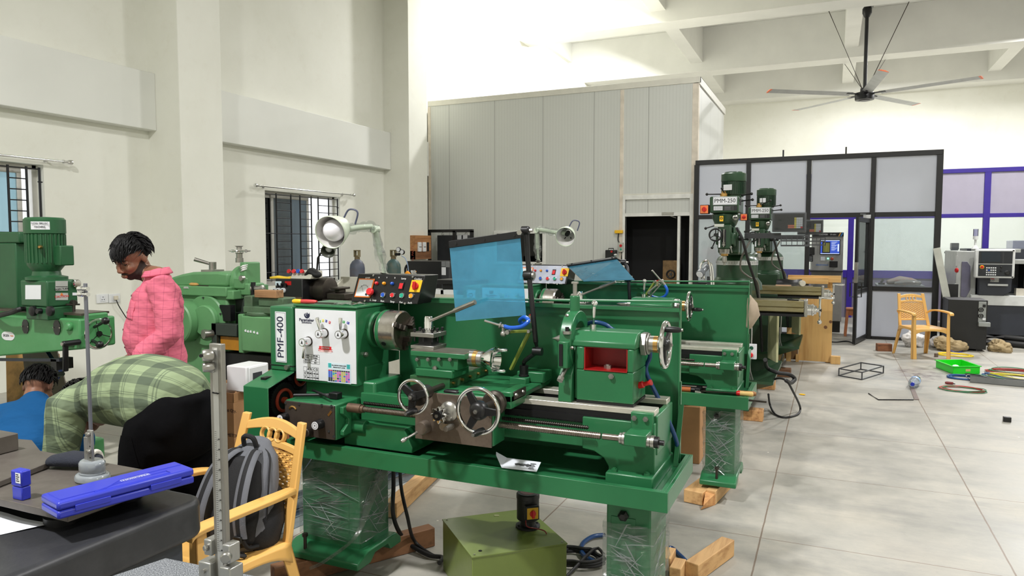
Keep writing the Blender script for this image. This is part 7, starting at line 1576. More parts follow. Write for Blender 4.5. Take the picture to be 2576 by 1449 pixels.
# ================================================================ granite bench in the foreground and the things on it
GRAN=stained('black_granite',(40,41,45),(74,74,76),.42,0,9,.35,bmp=.1);STANDM=M('stand_slate',(52,56,64),.5)
t=thing('granite_bench','dark granite bench with rounded edges in the lower left corner','bench',(-2.9,.6,0))
m=MB();R_=.07;cs=[(-1.78,1.64,0,90),(-4.2,1.64,90,180),(-4.2,-.4,180,270),(-1.78,-.4,270,360)]
ol=[]
for x,y,a0,a1 in cs:
 cx_=x-R_ if x>-3 else x+R_;cy_=y-R_ if y>0 else y+R_
 ol+=[(cx_+R_*cos(radians(a0+(a1-a0)*k/6)),cy_+R_*sin(radians(a0+(a1-a0)*k/6)))for k in range(7)]
m.prism(ol,'z',.68,.80).build('bench_top',GRAN,t,.02,bseg=4)
MB().box(-4.1,-1.83,-.3,1.58,.1,.68).build('stand',STANDM,t,.01);MB().box(-4.0,-1.9,-.2,1.5,0,.1).build('plinth',BLACKP,t)
CAST=stained('cast_plate',(104,98,92),(66,58,52),.45,.3,6,.5)
t=thing('surface_plate','brown-grey cast iron surface plate under the blue case','surface plate',(-2.2,1.4,.8))
MB().box(-2.55,-1.86,1.235,1.59,.848,.87).build('plate',CAST,t,.002)
m=MB().box(-2.5,-1.92,1.28,1.55,.82,.848);m.build('rib',BLACKM,t,.004)
for x,y in((-2.42,1.31),(-2.0,1.31),(-2.42,1.52),(-2.0,1.52)):MB().cyl((x,y,.8),(x,y,.822),.045,seg=24).build('foot',BLACKM,t)
# blue case
CASE=M('case_blue',(44,54,176),.36,var=.05);t=thing('instrument_case','long blue plastic case lying across the cast iron surface plate','case',(-1.853,1.39,.87))
dv=Vector((.085,.345,0)).normalized();nv=Vector((dv.y,-dv.x,0));cc=Vector((-1.853,1.392,0));Lh,Wh=.187,.058
def cbox(a0,a1,b0,b1,z0,z1,m=None):
 m=m or MB();return m.hexa([cc+dv*a+nv*b+ZV*z for a in(a0,a1)for b in(b0,b1)for z in(z0,z1)])
cbox(-Lh,Lh,-Wh,Wh,.8705,.893).build('case_base',CASE,t,.006);lid=cbox(-Lh,Lh,-Wh,Wh,.894,.917).build('case_lid',CASE,t,.007)
m=MB();A2=[(-Lh+.02,-Wh+.008),(-Lh+.02,.012),(-.03,.012),(.03,-.02),(Lh-.012,-.02),(Lh-.012,-Wh+.008)]
pz=lambda p,z:cc+dv*p[0]+nv*p[1]+ZV*z
def ridge(pl,z=.917,r=.0022):return MB().tube([pz(p,z)for p in pl],r,8)
ridge([(-Lh+.015,-Wh+.012),(-Lh+.015,Wh-.02),(-.06,Wh-.02),(.0,-.005),(Lh-.01,-.005)]).build('lid_ridge',CASE,lid);ridge([(-.09,Wh-.014),(.12,Wh-.014),(.12,.02),(-.02,.02),(-.09,Wh-.014)]).build('lid_ridge',CASE,lid)
for a in(-.1,.1):cbox(a-.045,a+.045,Wh-.001,Wh+.004,.884,.9).build('latch',CASE,t,.001)
m=MB()
for a0,a1,b0,b1 in((-.005,.075,.003,.0045),(-.005,.075,.0255,.027),(-.005,-.0035,.003,.027),(.0735,.075,.003,.027)):cbox(a0,a1,b0-.005,b1-.005,.9168,.9178,m)
m.build('maker_frame',M('ink_pale_blue',(190,192,214),.5),lid);text('lettering','PRECISION',M('ink_pale_blue',()),lid,pz((.035,.010),.917),-dv,nv,.017,fit=.07)
# small blue box
t=thing('gauge_box','small blue box with a white label standing on the surface plate','box',(-2.097,1.26,.87));p=Vector((-2.097,1.262,.87))
MB().box(p.x-.022,p.x+.022,p.y-.013,p.y+.013,.87,.908).build('box_base',CASE,t,.003);lid=MB().box(p.x-.0235,p.x+.0235,p.y-.0145,p.y+.0145,.909,.955).build('box_lid',CASE,t,.004)
MB().box(p.x+.0,p.x+.0215,p.y-.0155,p.y-.0145,.921,.95).build('label',LABEL,lid)
m=MB()
for k in range(4):m.box(p.x+.003,p.x+.017-.003*(k%2),p.y-.016,p.y-.0155,.926+.006*k,.9285+.006*k)
m.build('label_lines',INKK,lid)
# surface gauge with a thin rod
GAUG=M('gauge_grey_enamel',(132,138,142),.18,var=.03,coat=.3);ALUM=stained('brushed_aluminium',(166,166,162),(120,114,104),.38,.75,14,.4,(1,1,.15))
t=thing('height_gauge','slim height gauge with a glossy grey base behind the blue case','height gauge',(-2.06,1.45,.87));p=Vector((-2.062,1.452,0))
MB().loft([(p+ZV*.871,.056,.045),(p+ZV*.885,.056,.045),(p+ZV*.893,.05,.04)],YV,32,False).build('foot',GAUG,t,.004,smooth=50);MB().loft([(p+ZV*.893,.044,.034),(p+ZV*.9,.04,.03),(p+ZV*.905,.043,.033),(p+ZV*.926,.043,.033),(p+ZV*.934,.036,.027)],YV,32,False).build('base',GAUG,t,.003,smooth=50)
MB().box(p.x-.006,p.x+.006,p.y-.003,p.y+.003,.93,1.478).build('beam',M('beam_grey',(112,114,122),.4,.5),t,.001)
MB().box(p.x-.002,p.x+.018,p.y-.012,p.y-.003,.93,1.03).build('slider',ALUM,t,.002);MB().box(p.x-.024,p.x-.008,p.y-.008,p.y+.0,.93,1.005).build('vernier',ALUM,t,.001)
for z in(.965,1.018):MB().rev((p.x+.008,p.y-.012,z),(0,-1,0),[(.006,0),(.0075,.002),(.0075,.008),(.005,.01)],16).build('slider_screw',STEEL,t)
for z in(.98,.945):MB().cyl((p.x+.01,p.y-.012,z),(p.x+.01,p.y-.0125,z),.0025,seg=10).build('screw_hole',INKK,t)
for z in(1.462,1.445):MB().rev((p.x-.024,p.y-.006,z),XV,[(.0065,0),(.0075,.003),(.0075,.018),(.005,.02),(.005,.034),(.0065,.036),(.0065,.044)],18).build('top_clamp',CHROME,t)
# near height gauge: steel beam, scale, clamps
GB=stained('gauge_beam_steel',(150,148,142),(112,104,92),.4,.7,18,.5,(1,1,.2));t=thing('height_gauge','tall steel height gauge with an engraved scale closest to the camera','height gauge',(-.94,.86,.955));bx0,bx1,by0,by1=-.9535,-.9265,.886,.896
MB().box(bx0,bx1,by0,by1,1.0,1.431).build('beam',GB,t,.0012);MB().box(bx0+.0075,bx1-.0075,by0-.0006,by0+.001,1.01,1.425).build('beam_groove',M('scale_satin',(186,186,182),.35,.6),t)
for k in range(60):MB().box(bx0+.0085,bx0+(.0125 if k%5 else .016),by0-.0009,by0-.0006,1.075+k*.0035,1.0754+k*.0035).build('scale_tick',INKK,t,smooth=0)
for k in range(12):text('scale_numeral',str(30+k),M('engraving',(84,84,82),.5),t,(bx0+.018,by0-.0006,1.077+k*.0175),XV,ZV,.0035)
text('maker_mark','Mitutoyo',INKK,t,((bx0+bx1)/2,by0-.0006,1.348),XV,ZV,.004)
for z,r in((1.4125,.0105),(1.393,.0085)):MB().rev((bx0+.012,by0-.002,z),(-.55,-.8,0),[(r*.8,0),(r,.003),(r,.014),(r*.88,.017)],20).build('trammel_knob',STEEL,t);
MB().box(bx0-.004,bx0+.014,by0-.006,by0+.012,1.383,1.392).build('trammel_clip',ALUM,t,.002);MB().cyl((bx0-.001,by0-.0165,1.413),(bx0+.003,by0-.02,1.413),.003,seg=10).build('knob_hole',INKK,t)
MB().box(bx0-.016,bx0+.001,by0-.008,by1+.006,1.066,1.094).build('slider_left',ALUM,t,.002);MB().box(bx1-.001,bx1+.016,by0-.008,by1+.006,1.06,1.092).build('slider_right',ALUM,t,.002)
MB().rev((bx1+.012,by0-.008,1.076),(.5,-.85,0),[(.004,0),(.008,.004),(.009,.006),(.009,.014),(.007,.016)],18).build('clamp_screw',STEEL,t);MB().rev((bx0-.008,by0-.008,1.08),(-.3,-1,0),[(.005,0),(.006,.004),(.004,.006)],14).build('fine_screw',STEEL,t)
MB().box(bx0-.026,bx0+.002,by0-.012,by1+.008,1.005,1.055).box(bx1-.004,bx1+.02,by0-.012,by1+.008,1.0,1.054).build('lower_slider',ALUM,t,.002);MB().rev((bx0-.012,by0-.012,1.04),(0,-1,0),[(.004,0),(.004,.004)],12).build('pin',STEEL,t)
MB().loft([(Vector((-.94,.87,.951)),.05,.075),(Vector((-.94,.87,.975)),.05,.075),(Vector((-.94,.875,.995)),.04,.05),(Vector((-.94,.885,1.005)),.03,.03)],YV,32,False).build('base',GAUG,t,.003,smooth=50)
# speckled granite block that carries it
def speck():
 m,nt,b=nm('speckled_granite');v=coords(nt);f=noise_n(nt,v,420,2,.6);nt.links.new(ramp(nt,f,[(.4,srgb((70,74,80))),(.52,srgb((112,116,122))),(.62,srgb((150,154,158)))]),b.inputs['Base Color']);b.inputs['Roughness'].default_value=.3;return m
t=thing('granite_block','grey speckled granite block under the nearest height gauge','granite block',(-1.02,.7,0))
MB().prism([(-1.243,1.028),(-.72,1.06),(-.72,.4),(-1.42,.4)],'z',.87,.95).build('block',speck(),t,.004);MB().box(-1.2,-.78,.45,.98,0,.87).build('block_stand',STANDM,t,.01)
# papers, cloth, other plate on the bench
solo(MB().grid(lambda u,v:(-2.45+.33*u+.12*v,1.08+.2*v-.0*u,.8015+.004*sin(u*5+v*3)**2),10,8),'paper_sheet',M('paper_white',(226,230,238),.6,var=.01),'blank white paper sheet on the granite bench at the left frame edge','paper',smooth=60)
t=thing('iron_plate','flat grey iron plate on a block at the left edge of the bench','plate',(-2.75,1.5,.8));MB().prism([(-2.3,1.475),(-2.62,1.62),(-3.0,1.55),(-3.0,1.2),(-2.24,1.25)],'z',.872,.89).build('plate',CAST,t,.002);MB().box(-2.9,-2.42,1.28,1.45,.801,.872).build('block',BLACKM,t)
solo(MB().box(-2.9,-2.53,1.42,1.52,.891,.95),'iron_block',stained('cast_plate',()),'brown iron block resting on the flat plate at the left frame edge','iron block',None,.003)
p=Vector((-2.3,1.63,.8));p=Vector((-2.19,1.53,.87));t=thing('knit_glove','dark knit glove with a speckled white cuff behind the small blue box','glove',p)
MB().loft([(p+Vector((-.11,-.04,.022)),.035,.018),(p+Vector((-.06,-.02,.028)),.045,.024),(p+Vector((0,0,.026)),.04,.022),(p+Vector((.02,.005,.026)),.034,.02)],ZV,22).build('glove_body',M('glove_navy',(30,34,46),.9,bmp=.6,bscale=200),t,smooth=60)
MB().torus(p+Vector((.024,.008,.027)),(1,.3,.1),.026,.008,28,10).build('cuff',stained('cuff_speckle',(220,216,206),(40,40,44),.9,0,60,.9),t)
# ================================================================ around the nearest lathe
TIMB=wood('brown_timber',(136,94,62),(84,56,38),.8,0);PIN2=wood('pale_timber',(214,172,118),(168,122,74),.8,1)
def beam_between(p,q,w,h,mat,lab,name='timber',cat='timber',grp=None):return solo(MB().bar(p,q,w,h,ZV),name,mat,lab,cat,grp,.004)
beam_between((-2.33,2.5,.052),(-1.9,3.22,.052),.07,.1,wood('brown_timber_y',(136,94,62),(84,56,38),.8,1),'brown timber lying across the floor under the left pedestal',grp='timbers under the nearest lathe')
beam_between((-2.42,2.72,.052),(-2.2,3.2,.052),.08,.1,wood('brown_timber_y',()),'short dark timber under the left pedestal on its chair side',grp='timbers under the nearest lathe')
solo(MB().box(-2.28,-1.99,2.38,2.45,0,.07),'timber',TIMB,'brown timber end in front of the left pedestal','timber','timbers under the nearest lathe',.004)
beam_between((-2.3,3.43,.05),(-2.45,4.2,.05),.08,.09,PIN2,'pale timber lying behind the left pedestal',grp='timbers under the nearest lathe')
for x,y,z,h,lab in((-.62,2.62,.0,.1,'pale timber under the right leg, nearest the camera'),):solo(MB().box(-.82,-.56,y,y+.1,0,.1),'timber',PIN2,lab,'timber','timbers under the nearest lathe',.004)
beam_between((-.565,3.36,.045),(-.445,3.73,.045),.07,.085,PIN2,'pale timber pointing away from the right leg',grp='timbers under the nearest lathe')
solo(MB().box(-.76,-.66,3.34,3.47,0,.1),'timber',PIN2,'pale timber block behind the right leg','timber','timbers under the nearest lathe',.004)
solo(MB().hexa([(x+.03*(y-3.28),y,z)for x in(-.655,-.6)for y in(3.28,3.4)for z in(0,.085)]),'timber',PIN2,'stub of pale timber beside the right leg','timber','timbers under the nearest lathe',.004)
beam_between((-.735,4.38,.042),(-.62,4.95,.042),.12,.08,PIN2,"flat pale timber under the second lathe's wrapped foot")
t=thing('split_timber','splintered pale timber wedge beside the flat one at the wrapped foot','timber',(-.62,4.6,0));MB().bar((-.635,4.42,.045),(-.56,4.95,.045),.06,.085,ZV).build('beam',PIN2,t,.003);MB().add([(-.668,4.43,.0),(-.608,4.42,0),(-.668,4.43,.075),(-.608,4.42,.07),(-.675,4.29,.005),(-.66,4.3,.03)],[(0,1,4),(2,5,3),(0,4,5,2),(1,3,5,4),(0,2,3,1)]).build('splinter',stained('splinter_wood',(212,160,104),(130,60,34),.9,0,20,.7),t)
# galvanised channels on the floor behind
GALV=stained('galvanised',(176,190,202),(120,134,148),.22,.85,9,.5)
for k,(x,dz)in enumerate(((-2.78,0),(-2.9,0),(-2.84,.065))):
 m=MB();a,b_=Vector((x,2.95+.1*k,dz)),Vector((x+.26,4.6,dz));d=(b_-a).normalized();s=Vector((d.y,-d.x,0))
 for o0,o1,z0,z1 in((-.05,.05,.001,.004),(-.05,-.047,.001,.06),(.047,.05,.001,.06),(-.05,-.03,.057,.06),(.03,.05,.057,.06)):m.hexa([p+s*o+ZV*z for p in(a,b_)for o in(o0,o1)for z in(z0,z1)])
 solo(m,'steel_channel',GALV,'galvanised channel on the floor behind the nearer armchair, %s'%('closest to the lathe','closest to the wall','on top of the pair')[k],'channel','galvanised channels')
# coolant tank and pump
TANK=stained('tank_olive',(116,132,66),(98,112,62),.3,0,3,.5,bmp=.15);t=thing('coolant_tank','olive green coolant tank on the floor under the nearest lathe','tank',(-1.38,3.0,0))
c=[(-1.377,2.671),(-1.053,2.972),(-1.375,3.287),(-1.701,2.988)]
MB().prism(c,'z',0,.245).build('tank_body',TANK,t,.003);k=1.012;cx_,cy_=-1.377,2.98;lid=MB().prism([(cx_+(x-cx_)*k,cy_+(y-cy_)*k)for x,y in c],'z',.245,.252).build('tank_lid',TANK,t,.001)
q=at(1208,1386,Z=.252);MB().cyl((q.x,q.y,.2525),(q.x,q.y,.2535),.0085,seg=20).build('lid_hole',INKK,lid);q=at(1248,1298,Z=.252);MB().bar((q.x-.01,q.y,.253),(q.x+.012,q.y+.01,.253),.02,.002).build('lid_label',M('label_olive',(150,156,110),.5),lid)
for x,y in c:MB().cyl((cx_+(x-cx_)*.93,cy_+(y-cy_)*.93,.252),(cx_+(x-cx_)*.93,cy_+(y-cy_)*.93,.256),.004,seg=8).build('lid_screw',STEEL,lid)
p=at(1328,1325,Z=.252);PUMP=M('pump_black',(30,31,34),.5,var=.15,bmp=.2)
t=thing('coolant_pump','black coolant pump with a red and yellow switch standing on the olive tank','pump',p)
MB().rev(p,ZV,[(.058,0),(.058,.01),(.036,.013),(.033,.04)],32).build('flange',PUMP,t)
for k in range(4):q=radians(45+90*k);MB().cyl(p+Vector((cos(q)*.047,sin(q)*.047,.01)),p+Vector((cos(q)*.047,sin(q)*.047,.016)),.006,seg=6).build('flange_bolt',BLACKM,t)
b=MB().rev(p+ZV*.04,ZV,[(.05,0),(.053,.004),(.053,.1),(.055,.102),(.055,.122),(.05,.128)],36).build('motor_body',PUMP,t);MB().rev(p+ZV*.168,ZV,[(.036,0),(.036,.0008)],24).build('top_label',stained('top_red_label',(120,60,58),(60,56,58),.5,0,40,.8),b)
e=Vector((.62,-.78,0));s=Vector((e.y,-e.x,0))*-1;q=p+e*.05+ZV*.04
tb=MB().hexa([q+e*a+s*w+ZV*z for a in(0,.03)for w in(-.034,.034)for z in(.02,.088)]).build('terminal_box',PUMP,t,.005);MB().hexa([q+e*a+s*w+ZV*z for a in(.03,.033)for w in(-.027,.027)for z in(.027,.081)]).build('switch_plate',M('switch_yellow',(216,168,30),.4),tb,.003);MB().rev(q+e*.033+ZV*.054,e,[(.015,0),(.015,.006)],20).hexa([q+e*a+s*w+ZV*z for a in(.038,.05)for w in(-.006,.006)for z in(.036,.072)]).build('switch_knob',REDP,tb,.002)
MB().tube(spline([q+e*.02-s*.03+ZV*.03,q+e*.04-s*.03+ZV*.0,q+e*.03+s*.02-ZV*.02,q+e*.05+s*.05-ZV*.025,q+e*.06+s*.06-ZV*.038],6),.003,6).build('red_lead',M('lead_red_black',(120,26,30),.5),t)
# hoses and cables
for k,(x,lab)in enumerate(((990,'outer'),(1008,'inner'))):
 a=at(x,1190,Y=3.0);solo(MB().tube(spline([(a.x,3.0,.6),at(x,1215,Y=3.0),at(990+35*k,1300,Y=2.95),at(1020+22*k,1360,Z=.06),at(1075+10*k,1395,Z=.02),at(1112,1402,Z=.02),Vector((-1.72,2.985,.03))],7),.011-.002*k,10),'black_hose',BLACKR,'%s black hose hanging from the nearest lathe to the olive tank'%lab,'hose','hoses into the tank')
h=[at(*z6(780,1115),Z=.02),at(*z6(680,1130),Z=.02),at(*z6(600,1185),Z=.02),at(*z6(592,1255),Z=.02),at(*z6(650,1310),Z=.02),at(*z6(742,1352),Z=.02)]
solo(MB().tube(spline(h,8),.012,12),'blue_hose',HOSED,'cut piece of blue hose lying on the floor left of the right leg','hose')
m=MB();pts=[]
for k in range(64):q=2*pi*k/20;pts.append(Vector((-1.12+(.1+.006*(k%7))*cos(q),3.33+(.085+.004*(k%5))*sin(q),.012+.0045*k/8)))
pts.append(Vector((-1.1,3.1,.03)))
solo(MB().tube(spline(pts,3),.008,8),'hose_coil',BLACKR,'coil of thin black hose on the floor right of the olive tank','hose')
solo(MB().tube(spline([(-.66,3.3,.02),at(1684,1380,Z=.012),at(1712,1398,Z=.012),at(1732,1421,Z=.012),at(1736,1440,Z=.012),at(1722,1449,Z=.012)],8),.011,10),'blue_hose',HOSED,'blue hose curling on the floor behind the right leg','hose')
solo(MB().tube(spline([(-.68,3.2,.03),at(1690,1425,Z=.03),at(1708,1440,Z=.012),at(1728,1442,Z=.012)],8),.009,10),'black_hose',BLACKR,'short black hose on the floor beside the right leg','hose')
# on the lathe: paper, chuck key, file, spanner
t=thing('instruction_paper',"folded printed paper lying in the nearest lathe's tray",'paper',(-1.1,2.65,.645));P4=lambda*q:[Vector(v)for v in q]
a,b_,c_,d_=at(1255,1180,Z=.66),at(1352,1184,Z=.682),at(1360,1164,Z=.66),at(1290,1160,Z=.645)
a,b_,c_,d_=at(1262,1177,Y=2.613),at(1350,1187,Y=2.613),at(1361,1163,Y=2.69),at(1275,1152,Y=2.69)
pap=MB().plate([a,b_,c_,d_],.0008).build('paper',M('paper_white',()),t)
f_=at(1248,1146,Y=2.66);MB().plate([a,d_,d_+Vector((-.05,0,.02)),f_],.0008).build('paper_flap',M('paper_white',()),t)
m=MB();n=(b_-a).cross(d_-a).normalized()
for k in range(3):q=a+(b_-a)*(.4+.14*k)+(d_-a)*.5+n*.0015;m.obox(q,(.024,.02,.001),(0,0,.5+k))
m.build('printed_picture',stained('print_dark',(60,62,66),(150,150,150),.6,0,80,.5),pap)
m=MB()
for k in range(5):m.bar(a+(b_-a)*.74+(d_-a)*(.2+.12*k)+n*.0014,a+(b_-a)*(.9-.03*(k%2))+(d_-a)*(.2+.12*k)+n*.0014,.003,.0005,n)
m.build('printed_lines',INKK,pap)
q0,q1=at(*z3(405,1070),Y=2.6),at(*z3(660,1075),Y=2.62);zc=.8755
t=thing('chuck_key','black chuck key lying on the feed gearbox of the nearest lathe','chuck key',(-2.17,2.64,zc));MB().cyl((-2.28,2.61,zc+.013),(-2.1,2.7,zc+.013),.008).build('key_shaft',BLACKM,t);MB().cyl((-2.25,2.71,zc+.02),(-2.07,2.6,zc+.025),.0065).build('tee_bar',BLACKM,t);MB().box(-2.12,-2.07,2.66,2.7,zc,zc+.03).build('key_end',BLACKM,t,.004)
t=thing('file','file with a yellow and red handle lying on the nearest lathe\'s headstock','file',(-2.25,2.76,1.306));zt_=1.306
MB().rev((-2.39,2.742,zt_+.011),(1,.12,0),[(.008,0),(.0115,.01),(.011,.04),(.009,.05)],16).build('yellow_grip',YELP,t);MB().rev((-2.342,2.748,zt_+.011),(1,.12,0),[(.01,0),(.011,.03),(.0095,.07),(.007,.085)],16).build('red_grip',M('grip_red',(196,62,62),.4),t);MB().bar((-2.26,2.757,zt_+.006),(-2.15,2.77,zt_+.006),.016,.006).build('blade',DKSTEEL,t)
m=MB().grid(lambda u,v:(-2.17+.14*u,2.75+.13*v,1.3075+.006*abs(sin(u*7+v*4))+.004*noise.noise(Vector((u*9,v*9,2)))),18,16)
solo(m,'plastic_film',glass('clear_film',(240,244,244),.8,.08,(232,236,236),.15),"clear crumpled film lying on the nearest lathe's headstock",'film',smooth=60)
t=thing('spanner',"chrome spanner lying in the nearest lathe's tray under the feed box",'spanner',(-1.93,2.64,.643));p=at(930,1130,Z=.648);MB().bar((p.x-.05,2.66,.648),(p.x+.05,2.655,.648),.014,.008).build('shank',CHROME,t,.002);MB().torus((p.x-.06,2.66,.649),ZV,.011,.005,20,8).build('ring_end',CHROME,t);MB().box(p.x+.05,p.x+.075,2.64,2.67,.643,.655).build('jaw',CHROME,t,.003)
# tools in the second lathe's tray
def zq(x,y):return(1680+x/10.733,920+y/10.733)
ty,tz=4.5,.65
t=thing('hammer',"hammer with an orange-brown shaft lying in the second lathe's tray",'hammer',(-.95,4.5,.645));a,b_=at(*zq(345,625),Y=4.5),at(*zq(620,630),Y=4.52);MB().cyl((a.x-.2,4.5,.68),(b_.x,4.52,.68),.017,.016).build('shaft',wood('shaft_orange',(176,96,40),(120,60,26),1,0),t);MB().cyl((b_.x,4.52,.68),(b_.x+.04,4.52,.68),.017).box(b_.x+.03,b_.x+.065,4.48,4.57,.66,.7).build('head',BLACKM,t,.004)
for nmx,lab,y0_,x0_,x1_,hm,dz in(('file',"file with a red-tipped brown handle in the second lathe's tray",4.56,1765,2390,wood('handle_brown',(150,106,62),(110,70,40),1.5,0),.02),('file',"file with a pale yellow handle and red ring in the second lathe's tray",4.49,1870,2310,wood('handle_yellow',(206,176,110),(180,140,74),1.5,0),.03)):
 a,b_=at(*zq(x0_,640),Y=y0_),at(*zq(x1_,690),Y=y0_);z=.645+dz;t=thing(nmx,lab,'file',((a.x+b_.x)/2,y0_,.645))
 MB().rev((a.x,y0_,z+.013),XV,[(.01,0),(.015,.012),(.014,(b_.x-a.x)*.5),(.016,(b_.x-a.x)*.9),(.01,b_.x-a.x)],18).build('handle',hm,t);MB().rev((a.x-.004,y0_,z+.013),XV,[(.012,0),(.0155,.008),(.0155,.022)],18).build('red_ferrule',REDP,t);MB().bar((a.x-.26,y0_+.01,z+.006),(a.x,y0_,z+.013),.018,.006).build('blade',DKSTEEL,t)
a=at(*zq(1220,620),Y=4.58);t=thing('drill_chuck',"dark drill chuck lying in the second lathe's tray",'drill chuck',(a.x,4.6,.645));MB().rev((a.x,4.6,.683),XV,[(.014,-.05),(.016,0),(.03,.006),(.034,.012),(.034,.05),(.036,.052),(.036,.08),(.028,.086)],26).build('chuck_body',M('chuck_dark',(52,50,52),.45,.5),t);MB().cyl((a.x-.2,4.6,.683),(a.x-.05,4.6,.683),.009,.014).build('taper_shank',DKSTEEL,t)
t=thing('socket_bar',"chrome socket bar lying in the second lathe's tray",'socket wrench',(-.8,4.47,.645));a=at(*zq(735,640),Y=4.47);MB().cyl((a.x,4.47,.676),(a.x+.035,4.472,.672),.013).build('socket',CHROME,t);MB().cyl((a.x+.03,4.472,.672),(a.x+.14,4.49,.655),.006).build('bar',CHROME,t);MB().bar((a.x+.13,4.49,.654),(a.x+.42,4.475,.652),.014,.01).build('extension',DKSTEEL,t)
# boxes under the second lathe
CARD=M('cardboard',(176,132,90),.85,var=.1);CARDD=M('cardboard_dark',(128,82,58),.85,var=.1)
t=thing('cardboard_box','closed brown cardboard box under the second lathe beside its wrapped foot','box',(-1.1,5.4,0));MB().box(-1.45,-.83,5.2,5.7,0,.42).build('carton',CARD,t,.006)
t=thing('paper_sack','grey and tan printed sack lying on the cardboard box','sack',(-1.05,5.35,.42));MB().loft([(Vector((-1.3,5.32,.5)),.1,.07),(Vector((-1.1,5.3,.52)),.16,.1),(Vector((-.92,5.3,.5)),.12,.08),(Vector((-.86,5.3,.48)),.08,.05)],ZV,18).build('sack_body',stained('sack_tan',(188,152,110),(136,132,130),.8,0,3,.7),t,smooth=60);text('lettering','STEEL',INKK,t,(-1.12,5.2,.53),XV,ZV,.05)
t=thing('carton_flap','crushed red-brown carton on top of the sack under the second lathe','carton',(-1.05,5.4,.6));MB().hexa([(x,y,z+.06*(x+1.3)*s_)for s_ in(1,)for x in(-1.45,-.88)for y in(5.25,5.6)for z in(.585,.76)]).build('carton',CARDD,t,.006);MB().plate([(-.88,5.25,.72),(-.78,5.22,.66),(-.78,5.5,.68),(-.88,5.6,.74)],.005).build('flap',CARDD,t)
# white meter box, cartons and board between shaper and lathe
p=at(590,985,Y=3.45);t=thing('meter_box','white metal enclosure with a small grey display left of the nearest lathe','enclosure',(p.x,3.5,0));x0,x1=at(570,960,Y=3.45).x,at(611,960,Y=3.45).x+.03;zt_,zb_=at(590,921,Y=3.45).z,at(590,985,Y=3.45).z
MB().box(x0,x1,3.45,3.65,zb_,zt_).build('enclosure',WHITE,t,.008);MB().box(x1,x1+.006,3.47,3.63,zb_+.01,zt_-.01).build('cover',WHITE,t,.003);MB().box(x1+.006,x1+.009,3.5,3.58,zb_+.07,zb_+.12).build('display',M('lcd_grey',(66,70,74),.2),t);MB().box(x0+.03,x1-.0,3.5,3.6,.03,zb_).build('stem',WHITE,t,.006);MB().box(x0-.03,x1+.04,3.43,3.7,0,.03).build('foot',WHITE,t,.004)
a,b_=at(497,1098,Z=0),at(592,1102,Z=0);cy0=3.4;x0,x1=at(497,1050,Y=cy0).x,at(588,1050,Y=cy0).x
t=thing('carton','open brown carton printed with a round emblem behind the height gauge','carton',((x0+x1)/2,cy0+.2,0));zc=at(540,985,Y=cy0).z;zl_=at(540,1025,Y=cy0).z
m=MB().box(x0,x1,cy0,cy0+.4,0,zc-.06).box(x0,x1,cy0,cy0+.006,zc-.06,zc).box(x0,x1,cy0+.394,cy0+.4,zc-.06,zc).box(x0,x0+.006,cy0,cy0+.4,zc-.06,zc+.02).box(x1-.006,x1,cy0,cy0+.4,zc-.06,zc);ca=m.build('box',CARD,t,.002)
e=at(520,1058,Y=cy0);MB().torus((e.x,cy0-.0012,e.z),YV,.062,.006,40,6,.15).cyl((e.x,cy0-.001,e.z),(e.x,cy0,e.z),.05,seg=32).build('emblem',M('print_grey_brown',(116,92,72),.8),ca);text('emblem_letter','R',CARD,ca,(e.x,cy0-.0012,e.z),XV,ZV,.05)
text('lettering','500 METERS',M('print_dark_brown',(74,54,44),.8),ca,at(578,1095,Y=cy0-.0005),XV,ZV,.03);text('lettering','48',M('print_dark_brown',()),ca,at(500,1030,Y=cy0-.0005),XV,ZV,.04);text('lettering','Set Qty.',M('print_dark_brown',()),ca,at(580,1033,Y=cy0-.0005),XV,ZV,.03)
solo(MB().sph(((x0+x1)/2-.05,cy0+.15,zc-.017),(.07,.05,.042),14),'packing_bag',M('bag_white',(220,216,212),.4,bmp=.5),'white plastic bag inside the open brown carton','bag')
a,b_=at(612,922,Y=3.95),at(690,918,Y=3.95);solo(MB().box(a.x,b_.x+.15,3.9,3.92,0,a.z),'brown_board',M('board_brown',(158,92,48),.6),'brown board standing upright behind the white enclosure','board')
# ================================================================ right side of the hall
t=thing('ups_cabinet','black battery cabinet with a grey fan panel right of the far armchair','cabinet',(1.87,12.6,0));UB=M('ups_black',(18,18,20),.45,var=.2)
MB().box(1.62,2.12,12.38,12.95,.03,.76).build('body',UB,t,.006)
for x in(1.7,2.04):MB().box(x-.04,x+.04,12.42,12.9,0,.03).build('foot',BLACKP,t)
x0,x1=2.005,2.1;fp=MB().box(x0,x1,12.365,12.38,.4,.74).build('back_panel',M('panel_light_grey',(150,154,152),.4),t,.003)
for z in(.62,.53):f=MB().torus((x0+.03,12.362,z),YV,.028,.007,24,8).build('fan',BLACKP,fp);MB().cyl((x0+.03,12.364,z),(x0+.03,12.36,z),.012).bar((x0+.005,12.362,z),(x0+.055,12.362,z),.006,.003).bar((x0+.03,12.362,z-.025),(x0+.03,12.362,z+.025),.006,.003).build('fan_guard',BLACKP,fp)
MB().box(x0+.05,x0+.085,12.35,12.366,.66,.7).build('inlet',INKK,fp);MB().box(x0+.05,x0+.09,12.34,12.366,.47,.5).build('outlet',LABEL,fp);MB().box(x0+.0,x1+.05,12.3,12.38,.38,.44).build('ledge',M('panel_light_grey',()),t,.004)
